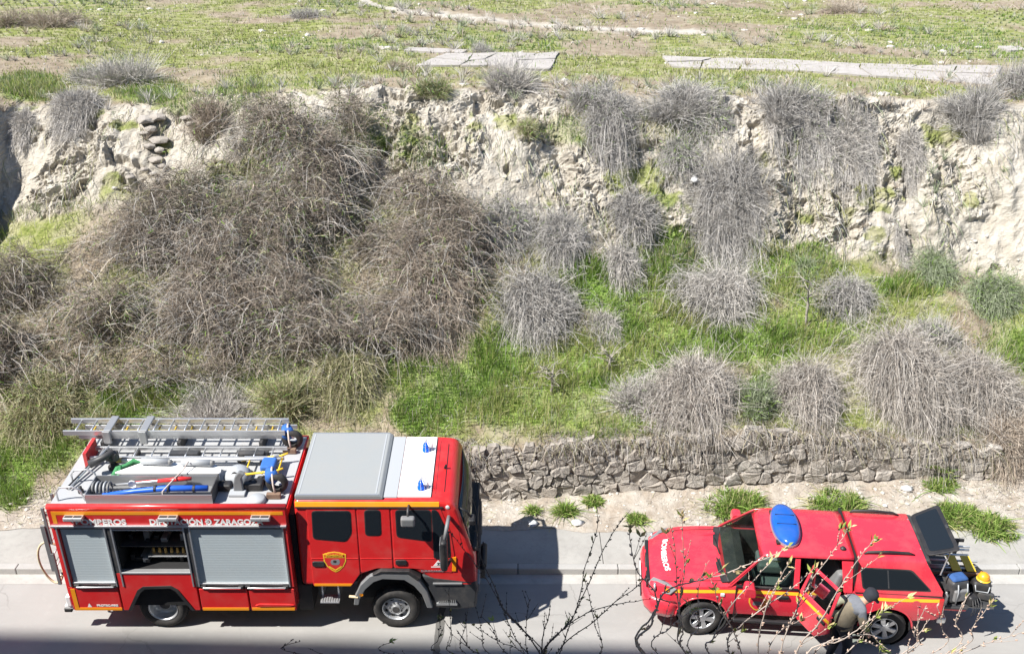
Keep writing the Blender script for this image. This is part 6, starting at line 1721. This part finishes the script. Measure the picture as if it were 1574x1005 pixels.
# ---- oval blue beacon
M['bluelens2'] = paint('blue_beacon_lens', (.012, .10, .45), .2, coat=.3, dirt=.1)
lb = empty('roof_beacon', (.14, -.06, 1.765), parent=pk)
V = []; nu, nv = 36, 5
for iv in range(nv):
    for iu in range(nu):
        a = 2 * math.pi * iu / nu; e = .92
        r_ = (1, 1.0, .93, .78, .45)[iv]; z = (.03, .07, .115, .14, .152)[iv]
        V.append((.245 * r_ * math.copysign(abs(math.cos(a)) ** e, math.cos(a)), .59 * r_ * math.copysign(abs(math.sin(a)) ** e, math.sin(a)), z))
F = [(v * nu + u, v * nu + (u + 1) % nu, (v + 1) * nu + (u + 1) % nu, (v + 1) * nu + u) for v in range(nv - 1) for u in range(nu)] + [tuple(range((nv - 1) * nu, nv * nu)), tuple(range(nu - 1, -1, -1))]
MB().add(V, F).build('lens', M['bluelens2'], lb, smooth=True)
MB().add([(x * 1.04, y * 1.02, .0) for x, y, z in V[:nu]] + [(x * 1.04, y * 1.02, .045) for x, y, z in V[:nu]], [(u, (u + 1) % nu, (u + 1) % nu + nu, u + nu) for u in range(nu)] + [tuple(range(nu - 1, -1, -1)), tuple(range(nu, 2 * nu))]).build('base_plate', M['steel'], lb)
for y in (-.17, .10): MB().box(-.17, .17, y - .006, y + .006, .14, .156).build('lens_seam', M['dark'], lb)
for y in (-.42, .45): MB().box(.10, .22, y - .05, y + .05, -.02, .03).build('foot', M['black'], lb, bevel=.01)

# ---- what lies on the lowered tailgate
PM = Matrix.Translation(PK_LOC) @ Euler(PK_ROT).to_matrix().to_4x4()
def on_pickup(name, p, label, cat, rz=0, group=None):
    o = empty(name, PM @ Vector(p), PK_ROT, label, cat, group); o.rotation_euler = (PM @ Matrix.Rotation(rz, 4, 'Z')).to_euler(); return o
sl = on_pickup('sliding_load_board', (-2.55, .2, .80), 'dark load board slid out over the tailgate, carrying bags', 'load board')
MB().box(-.92, .5, -.60, .50, -.0, .018).build('board', M['dgrey'], sl, bevel=.004)
for y in (-.56, .46): MB().box(-.92, .5, y - .02, y + .02, -.03, -.002).build('runner', M['steel'], sl)
rk = on_pickup('equipment_tray', (-2.60, -.15, .82), 'dark rack with metal tubes and yellow straps at the open rear of the pickup', 'tray')
MB().box(-.72, .30, -.62, -.58, .30, .36).build('rail', M['black'], rk, bevel=.006); MB().box(-.80, .30, .36, .40, .28, .36).build('rail', M['wood'], rk, bevel=.006)
for k, (y, z) in enumerate(((-.45, .30), (-.33, .32), (-.2, .30), (-.02, .31), (.12, .30), (.22, .33))): MB().tube([(-.78 + .05 * (k % 3), y, z), (.2, y + .02, z)], .022, 8).build('tube', M['silver'] if k % 3 else M['whitep'], rk, smooth=True)
for x in (-.55, -.30): MB().box(x - .10, x + .06, -.10, .33, .345, .36).build('yellow_strap', M['yellowp'], rk)
for x in (-.6, .1):
    for y in (-.6, .38): MB().box(x - .03, x + .03, y - .02, y + .02, .0, .30).build('leg', M['dgrey'], rk)
def softbox(mb, sx, sy, z0, z1, tp=.85):
    return mb.hexa([(-sx, -sy, z0), (sx, -sy, z0), (-sx, sy, z0), (sx, sy, z0), (-sx * tp, -sy * tp, z1), (sx * tp, -sy * tp, z1), (-sx * tp, sy * tp, z1), (sx * tp, sy * tp, z1)])
M['darkblue'] = plain('dark_blue_fabric', (.03, .09, .26), .85)
bk = on_pickup('rescue_backpack', (-2.82, .50, .82), 'black and grey rescue backpack with blue top flap on the tailgate', 'backpack', .3)
softbox(MB(), .19, .15, 0, .46, .9).build('pack', M['dgrey'], bk, bevel=.07, seg=4)
softbox(MB(), .17, .12, .45, .52, .7).build('blue_flap', M['darkblue'], bk, bevel=.06, seg=4)
MB().box(-.14, .14, .13, .20, .08, .32).build('front_pocket', M['mgrey'], bk, bevel=.03, seg=3)
for x in (-.09, .09): MB().tube([(x, .16, .44), (x, .205, .3), (x, .19, .05)], .012, 6).build('strap', M['lightgrey'], bk, smooth=True)
b2_ = on_pickup('black_kit_bag', (-3.30, .36, .82), 'black kit bag with pale trim under the orange helmet', 'bag', -.2)
softbox(MB(), .18, .16, 0, .34, .85).build('bag', M['black'], b2_, bevel=.06, seg=4)
MB().tube([(-.12, .14, .30), (-.10, .18, .2), (.1, .18, .2), (.12, .14, .30)], .012, 6).build('trim', M['lightgrey'], b2_, smooth=True)
MB().box(-.22, .05, .12, .19, .02, .18).build('pocket', M['dgrey'], b2_, bevel=.03, seg=3)
b3_ = on_pickup('small_black_pouch', (-3.08, .60, .82), 'small black pouch with cables at the edge of the tailgate', 'pouch', .5)
softbox(MB(), .11, .10, 0, .18, .8).build('pouch', M['black'], b3_, bevel=.04, seg=3)
for k in range(4): MB().tube([(-.1 + .05 * k, .08, .14), (-.12 + .07 * k, .16, .02), (-.1 + .06 * k, .14, -.16)], .008, 5).build('cable', M['dgrey'], b3_, smooth=True)
hm = on_pickup('orange_helmet', (-3.32, .36, 1.165), 'orange rescue helmet lying on the black kit bag', 'helmet', .4)
MB().lathe([(.10, 0), (.105, .03), (.096, .075), (.06, .115), (.02, .13), (0, .132)], axis='z', n=20).build('shell', paint('helmet_orange', (.85, .33, .02), .35, dirt=.05), hm, smooth=True)
MB().lathe([(.10, -.01), (.12, .0), (.102, .02)], axis='z', n=20).build('brim', M['yellowp'], hm)
MB().tube([(0, -.085, .09), (0, 0, .137), (0, .085, .09)], .012, 6).build('crest', M['orange'] , hm)
for i_, (x, y, z, sx_, sy_, sz_, lb_) in enumerate([(-2.62, .30, .82, .16, .14, .30, 'dark grey soft case between backpack and canopy opening'), (-2.98, .12, .82, .20, .16, .26, 'flat black case behind the backpack on the load board'), (-3.28, .02, .82, .13, .16, .30, 'black pouch at the far outer corner of the load board')]):
    c_ = on_pickup('equipment_case', (x, y, z), lb_, 'case', .2 * i_, 'cases on the load board')
    softbox(MB(), sx_, sy_, 0, sz_, .9).build('case', M['black'] if i_ != 0 else M['dgrey'], c_, bevel=.04, seg=3)
    MB().tube([(-sx_ * .5, 0, sz_), (0, 0, sz_ + .05), (sx_ * .5, 0, sz_)], .012, 6).build('grip', M['mgrey'], c_, smooth=True)
    MB().box(-sx_ * .9, sx_ * .9, sy_ * .86, sy_ * .98, sz_ * .45, sz_ * .52).build('strap', M['lightgrey'], c_)
wb = on_pickup('grey_bottle', (-2.62, .66, .80), 'steel grey bottle standing beside the backpack on the tailgate', 'bottle')
MB().lathe([(0, 0), (.045, 0), (.045, .22), (.02, .26), (.02, .30), (0, .30)], axis='z', n=12).build('body', M['steel'], wb, smooth=True)
MB().lathe([(.024, .30), (.024, .33), (0, .33)], axis='z', n=10).build('cap', M['black'], wb)

# ------------------------------------------------------------------ the firefighter at the open door
M['skin'] = plain('skin', (.52, .30, .21), .6)
M['khaki'] = plain('khaki_cloth', (.20, .17, .12), .9, bmp=.5, bscale=25)
M['cream'] = plain('cream_cloth', (.42, .37, .28), .9, bmp=.5, bscale=25)
M['navy'] = plain('navy_cloth', (.020, .022, .030), .9, bmp=.4, bscale=25)
M['greycloth'] = plain('grey_cloth', (.15, .16, .18), .9, bmp=.4, bscale=25)
def skin_mesh(name, verts, edges, radii, root=0, sub=2):
    me = bpy.data.meshes.new(name); me.from_pydata(verts, edges, [])
    o = bpy.data.objects.new('tmp_skin', me); COL.objects.link(o)
    sk = o.modifiers.new('skin', 'SKIN'); sk.use_smooth_shade = True
    for i, r_ in enumerate(radii):
        sv = me.skin_vertices[0].data[i]; sv.radius = (r_, r_) if not isinstance(r_, tuple) else r_; sv.use_root = (i == root)
    ss = o.modifiers.new('sub', 'SUBSURF'); ss.levels = sub; ss.render_levels = sub
    bpy.context.view_layer.update()
    dg = bpy.context.evaluated_depsgraph_get(); out = bpy.data.meshes.new_from_object(o.evaluated_get(dg))
    bpy.data.objects.remove(o); out.name = name
    return out
# local frame: +x right in the picture, +y away from the camera, facing right; leaning a little forward
PV = [(-.04, 0, .92), (.03, 0, 1.05), (.12, .0, 1.19), (.21, 0, 1.30), (.27, 0, 1.36), (.33, -.01, 1.41), (.385, -.01, 1.475), (.42, -.01, 1.535),
      (.17, .17, 1.31), (-.02, .23, 1.24), (-.26, .16, 1.10), (-.33, .13, 1.07),
      (.18, -.18, 1.28), (.22, -.26, 1.04), (.32, -.20, .86), (.34, -.18, .83),
      (-.05, .10, .88), (-.02, .12, .50), (-.12, .13, .10), (-.06, .14, .05), (.07, .15, .04),
      (-.02, -.10, .88), (.08, -.12, .50), (.02, -.13, .10), (.07, -.14, .05), (.20, -.15, .04)]
PE = [(0, 1), (1, 2), (2, 3), (3, 4), (4, 5), (5, 6), (6, 7), (3, 8), (8, 9), (9, 10), (10, 11), (3, 12), (12, 13), (13, 14), (14, 15),
      (0, 16), (16, 17), (17, 18), (18, 19), (19, 20), (0, 21), (21, 22), (22, 23), (23, 24), (24, 25)]
PR = [(.15, .17), (.155, .165), (.15, .19), (.12, .17), .065, .075, (.098, .085), .055,
      .088, .072, .055, .040, .088, .072, .055, .040,
      .115, .085, .06, .055, .045, .115, .085, .06, .055, .045]
g_loc = Vector((5.66, 13.95, 0)); person = empty('person', g_loc, (0, 0, R(8)), 'person in khaki work clothes and dark cap holding the open rear door of the pickup', 'person')
# fingers: short chains rooted in the palms
def fingers(base, direc, side, n0):
    d = Vector(direc).normalized(); s_ = Vector(side).normalized(); nrm = d.cross(s_); V = []; E = []; Rr = []
    for k, (off, L) in enumerate(((-.030, .060), (-.010, .072), (.010, .070), (.030, .055))):
        p = Vector(base) + s_ * off + d * .045; i0 = n0 + len(V)
        V += [p, p + d * L * .5 + nrm * .008, p + d * L * .85 + nrm * .028]; Rr += [.010, .009, .008]; E += [(i0, i0 + 1), (i0 + 1, i0 + 2)]
        E.append((-1, i0))
    p = Vector(base) + s_ * -.04 + d * .005; i0 = n0 + len(V)
    V += [p, p - s_ * .025 + d * .03, p - s_ * .03 + d * .06]; Rr += [.012, .010, .009]; E += [(-1, i0), (i0, i0 + 1), (i0 + 1, i0 + 2)]
    return [tuple(v) for v in V], E, Rr
verts = list(PV); edges = list(PE); rad = list(PR)
for wi, direc, sd in ((11, (-.8, -.1, -.35), (.15, .9, .2)), (15, (.5, .1, -.8), (.2, .9, .1))):
    V, E, Rr = fingers(verts[wi], direc, sd, len(verts)); edges += [(wi if a < 0 else a, b_) for a, b_ in E]; verts += V; rad += Rr
bm_ = skin_mesh('body', verts, edges, rad)
for m_ in ('khaki', 'navy', 'skin', 'cream', 'greycloth', 'black'): bm_.materials.append(M[m_])
for p in bm_.polygons:
    c_ = p.center; mi = 0
    if c_.z < .90: mi = 1
    if c_.z < .13: mi = 5
    if c_.x + c_.z * .9 > 1.51 and c_.z > 1.34 and abs(c_.y) < .12: mi = 2
    elif c_.z > 1.235 and c_.x > .06 and abs(c_.y) < .30: mi = 4
    if c_.x < .06 and c_.y > .10 and c_.z > 1.0: mi = 3 if c_.x > -.10 else 0
    if c_.x < -.285 and c_.z > .95: mi = 2
    if c_.x > .30 and c_.z < .88 and c_.z > .6 and c_.y < -.10: mi = 2
    p.material_index = mi; p.use_smooth = True
o = link('body', bm_, None, person)
# cap, face, reflective bands, belt
hd = empty('head_details', (.385, -.01, 1.485), (0, R(32), R(-12)), parent=person)
cp = MB().lathe([(.118, .0), (.122, .03), (.112, .085), (.07, .125), (0, .137)], axis='z', n=22).build('cap', M['navy'], hd, smooth=True)
brm = MB(); V = []
for i in range(11):
    a = R(-58 + 116 * i / 10); V += [(.112 * math.cos(a), .112 * math.sin(a), .008), (.112 * math.cos(a) + .085 * math.cos(a * .7), .118 * math.sin(a), -.012)]
brm.add(V, [(2 * i, 2 * i + 2, 2 * i + 3, 2 * i + 1) for i in range(10)]); br_ = brm.build('cap_peak', M['navy'], hd); sm_ = br_.modifiers.new('s', 'SOLIDIFY'); sm_.thickness = .008
MB().prism([(.090, -.04), (.125, -.055), (.095, -.07)], -.014, .014, 'y').build('nose', M['skin'], hd, bevel=.006)
for s_ in (-1, 1):
    MB().lathe([(0, 0), (.010, .0), (.008, .008), (0, .01)], c=(.088, s_ * .034, -.022), axis='x', n=8).build('eye', M['black'], hd)
    MB().lathe([(0, -.012), (.028, -.008), (.03, .004), (0, .012)], c=(0, s_ * .092, -.045), axis='y', n=10).build('ear', M['skin'], hd, smooth=True)
MB().box(.085, .094, -.025, .025, -.10, -.093).build('mouth', M['wood'], hd)
MB().lathe([(.108, .0), (.112, -.04), (.100, -.07)], axis='z', n=22, a0=R(75), a1=R(285)).build('hair', M['navy'], hd, smooth=True)
bl_ = MB().lathe([(.175, 0), (.178, .03), (.175, .06)], axis='z', n=24).build('belt', M['black'], person, smooth=True); bl_.location = (-.03, 0, .93); bl_.scale = (.95, 1.02, 1)

# ------------------------------------------------------------------ trees in the foreground, on the near side of the road
M['darkbark'] = plain('dark_bark', (.10, .085, .075), .9)
M['palebark'] = plain('pale_bark', (.40, .335, .29), .85)
M['bud'] = plain('dark_bud', (.050, .038, .034), .8)
M['palebud'] = plain('pale_bud', (.50, .36, .28), .8)
def smooth_path(P, n=5):
    out = []
    for i in range(len(P) - 1):
        p0 = P[max(i - 1, 0)]; p1 = P[i]; p2 = P[i + 1]; p3 = P[min(i + 2, len(P) - 1)]
        for k in range(n):
            t_ = k / n
            out.append(.5 * ((2 * p1) + (p2 - p0) * t_ + (2 * p0 - 5 * p1 + 4 * p2 - p3) * t_ ** 2 + (3 * p1 - p0 - 3 * p2 + p3) * t_ ** 3))
    return out + [P[-1]]
def leafgeo(mb, p, d, L, W, rng):
    d = Vector(d).normalized(); s_ = d.cross(Vector((rng.uniform(-1, 1), rng.uniform(-1, 1), rng.uniform(-1, 1))))
    if s_.length < 1e-3: return
    s_.normalize(); n_ = d.cross(s_)
    mb.add([p, p + d * L * .45 + s_ * W + n_ * W * .3, p + d * L, p + d * L * .45 - s_ * W + n_ * W * .3, p + d * L * .5], [(0, 1, 4), (1, 2, 4), (2, 3, 4), (3, 0, 4)])
def fore_tree(name, label, Y, trunk_px, stems, bark, budm, leafn, r0, r1, seed, bud_gap=.07, twig_n=3, ysp=.35):
    rng = random.Random(seed)
    fork = at_plane(trunk_px[0], trunk_px[1], Y); base = Vector((fork.x + .1, Y, 0))
    root = empty(name, base, label=label, cat='tree')
    tk = [base + Vector((0, 0, -.1)), base.lerp(fork, .35) + Vector((.08, .05, 0)), base.lerp(fork, .7) + Vector((-.05, -.04, 0)), fork]
    tp = smooth_path([p - base for p in tk], 4)
    MB().tube(tp, [.11 - .06 * i / (len(tp) - 1) for i in range(len(tp))], 10).build('trunk', M[bark], root, smooth=True)
    buds = MB(); lv = [MB(), MB()]; tw = MB()
    for si, st in enumerate(stems):
        th = 1.0
        if isinstance(st[0], (int, float)): th, st = st[0], st[1:]
        dY = rng.uniform(-ysp, ysp)
        P = [at_plane(x, y, Y + dY * (i + 1) / len(st)) - base for i, (x, y) in enumerate(st)]
        if st[0][1] > 985: P = [fork - base] + P
        pts = smooth_path(P, 6)
        pts = [p + Vector((rng.uniform(-1, 1), rng.uniform(-1, 1), rng.uniform(-1, 1))) * .004 for p in pts]
        k = len(pts)
        MB().tube(pts, [r0 * th + (r1 - r0 * th) * i / (k - 1) for i in range(k)], 7).build('branch', M[bark], root, smooth=True)
        acc = 0
        for a, b_ in zip(pts[:-1], pts[1:]):
            L = (b_ - a).length; acc += L; d = (b_ - a).normalized()
            while acc > bud_gap:
                acc -= bud_gap * rng.uniform(.7, 1.4)
                p = a.lerp(b_, rng.random()); o_ = d.cross(Vector((rng.uniform(-1, 1), rng.uniform(-1, 1), rng.uniform(-1, 1)))); 
                if o_.length < .01: continue
                o_.normalize(); q = p + o_ * .012 + d * .006; s_ = rng.uniform(.7, 1.3)
                buds.tube([p, q, q + (o_ + d * 1.4) * .012 * s_], [.004, .0095 * s_, .002], 5)
                if rng.random() < leafn * .35:
                    for _ in range(rng.randint(2, 4)): leafgeo(lv[rng.random() < .4], q, d + o_ * rng.uniform(.2, 1.2) + Vector((0, 0, rng.uniform(-.3, .4))), rng.uniform(.04, .10), rng.uniform(.009, .018), rng)
        for _ in range(twig_n):     # side shoots
            i = rng.randint(k // 4, k - 2); d = (pts[i + 1] - pts[i]).normalized()
            e = (d + Vector((rng.uniform(-.9, .9), rng.uniform(-.5, .5), rng.uniform(-.2, .8)))).normalized(); L = rng.uniform(.12, .42)
            q = [pts[i], pts[i] + e * L * .5, pts[i] + e * L + Vector((0, 0, .04 * L))]
            MB().tube(q, [r1 * 1.2, r1, r1 * .5], 5).build('twig', M[bark], root, smooth=True)
            for j in range(int(L / bud_gap * 1.2)):
                p = q[0].lerp(q[2], rng.random()); buds.tube([p, p + Vector((rng.uniform(-.012, .012), rng.uniform(-.01, .01), .012))], [.009, .003], 5)
            if rng.random() < leafn:
                for _ in range(rng.randint(3, 6)): leafgeo(lv[rng.random() < .4], q[2], e + Vector((rng.uniform(-.9, .9), rng.uniform(-.9, .9), rng.uniform(-.4, .9))), rng.uniform(.05, .11), rng.uniform(.010, .02), rng)
        if rng.random() < leafn * 1.5:
            d = (pts[-1] - pts[-3]).normalized()
            for _ in range(rng.randint(4, 8)): leafgeo(lv[rng.random() < .4], pts[-1] - d * rng.uniform(0, .1), d + Vector((rng.uniform(-.9, .9), rng.uniform(-.9, .9), rng.uniform(-.5, .7))), rng.uniform(.05, .11), rng.uniform(.010, .02), rng)
    tag(buds.build('buds', M[budm], root, smooth=True), kind='stuff')
    for mb, c_ in zip(lv, ('leafA', 'leafB')):
        if mb.v: tag(mb.build('young_leaves', M[c_], root), kind='stuff')
    return root
M['leafA'] = plain('young_leaf_green', (.26, .31, .07), .55); M['leafB'] = plain('young_leaf_straw', (.50, .40, .20), .6)
dark = [(1.4, (830, 1004), (800, 963), (773, 934), (760, 901), (739, 854), (729, 791)), ((833, 1004), (827, 990), (790, 955), (773, 934), (745, 885), (717, 849), (690, 815)),
        (1.3, (833, 1004), (836, 970), (842, 952), (846, 930)), ((834, 1000), (871, 961), (883, 943), (894, 905), (898, 874), (914, 829), (921, 793)),
        ((860, 1004), (878, 954), (907, 892), (927, 845), (948, 809), (959, 796)), ((866, 990), (912, 955), (945, 925), (974, 905), (994, 885)),
        ((840, 992), (894, 946), (939, 930), (975, 924), (1006, 919)), (.7, (921, 1004), (914, 959), (907, 923), (898, 887)),
        ((812, 1004), (795, 985), (775, 941), (762, 905)), (.7, (676, 1004), (674, 981), (678, 948)), (.7, (697, 1004), (694, 979), (690, 905)), (.6, (716, 1004), (716, 960), (716, 940)),
        (.7, (752, 1004), (742, 975), (737, 953)), (.7, (775, 1000), (757, 965), (738, 945)), (.6, (800, 1000), (766, 985), (742, 970)), (.7, (811, 1004), (809, 960), (812, 930), (815, 920)),
        (.8, (735, 1004), (715, 985), (703, 968)), (.6, (460, 1004), (461, 985)), (.6, (598, 1004), (603, 985)), (.8, (838, 998), (858, 975), (874, 955))]
fore_tree('dark_budding_tree', 'bare dark-twigged tree with black buds rising at the bottom edge between truck and pickup', 11.0, (838, 1040), dark, 'darkbark', 'bud', .10, .0085, .0036, 3)
pale = [(1.6, (991, 1004), (1001, 960), (1007, 940), (1023, 909), (1060, 895), (1112, 882), (1144, 869), (1189, 853), (1212, 838)), (1.5, (988, 1004), (1000, 950), (1010, 932), (1004, 905), (981, 880), (970, 840), (968, 809)),
        ((1056, 1004), (1050, 970), (1044, 951), (1046, 915), (1052, 880), (1050, 840), (1048, 790)), ((1054, 1004), (1044, 950), (1040, 880), (1036, 830), (1030, 806)),
        (1.2, (1090, 1004), (1096, 982), (1112, 948), (1133, 919), (1162, 888), (1191, 856)), (1.1, (1120, 1000), (1144, 956), (1207, 911), (1234, 890), (1255, 869)),
        ((1165, 1004), (1176, 940), (1199, 888), (1215, 861)), (1.3, (1223, 1004), (1260, 956), (1284, 914), (1316, 864), (1345, 827)), ((1200, 1000), (1230, 925), (1250, 888), (1282, 845), (1308, 808)),
        (1.2, (1240, 1004), (1290, 985), (1329, 959), (1362, 935)), ((1387, 1004), (1413, 972), (1429, 951)), ((1455, 1004), (1469, 951), (1490, 911)), ((1463, 1004), (1495, 964), (1527, 919)),
        (.8, (1474, 1004), (1527, 985), (1571, 972)), ((1255, 1000), (1300, 980), (1337, 975), (1355, 993)), ((1395, 1004), (1405, 972), (1424, 930)), (.9, (1063, 1004), (1075, 960), (1073, 905), (1090, 860)),
        ((1140, 1004), (1125, 965), (1105, 930), (1098, 900)), (.9, (1010, 1004), (1030, 965), (1060, 940), (1072, 935)), ((1300, 1004), (1325, 985), (1360, 1000)), (.9, (1180, 1004), (1210, 960), (1235, 940)), (.8, (1433, 1004), (1448, 965), (1440, 930))]
fore_tree('pale_budding_tree', 'pale-twigged tree with young yellow-green leaves in front of the pickup', 7.6, (1180, 1120), pale, 'palebark', 'palebud', .34, .0074, .0027, 5, twig_n=2)

# ------------------------------------------------------------------ the apartment building behind the viewer, whose tall wing shades the near edge of the road
M['render'] = concrete('building_render', (.42, .36, .29), (.50, .44, .36))
bld = empty('apartment_building', (-25, -6, 0), label='tall rendered apartment block on the near side of the road, seen only by its shadow', cat='building')
def wing(x0, x1, yr0, yr1, h, name):
    """wing with a facade line running slightly askew to the road"""
    mb = MB(); mb.hexa([(x0 + 25, 0, 0), (x1 + 25, 0, 0), (x0 + 25, yr0 + 6, 0), (x1 + 25, yr1 + 6, 0), (x0 + 25, 0, h), (x1 + 25, 0, h), (x0 + 25, yr0 + 6, h), (x1 + 25, yr1 + 6, h)])
    w = mb.build(name, M['render'], bld)
    for fl_ in range(1, int(h / 3)):
        for k in range(int((x1 - x0) / 4)):
            x = x0 + 2 + k * 4; yy = yr0 + (yr1 - yr0) * (x - x0) / (x1 - x0)
            if abs(x) < 2.6 and 9 < fl_ * 3 + .9 < 14: continue
            MB().box(x + 25 - .7, x + 25 + .7, yy + 6 - .12, yy + 6 + .02, fl_ * 3 + .9, fl_ * 3 + 2.3).build('window', M['glass'], w)
wing(-62, -20.5, 1.0, -.26, 38.4, 'tall_wing'); wing(-20.5, 24, -1.0, -1.0, 17.5, 'low_wing')
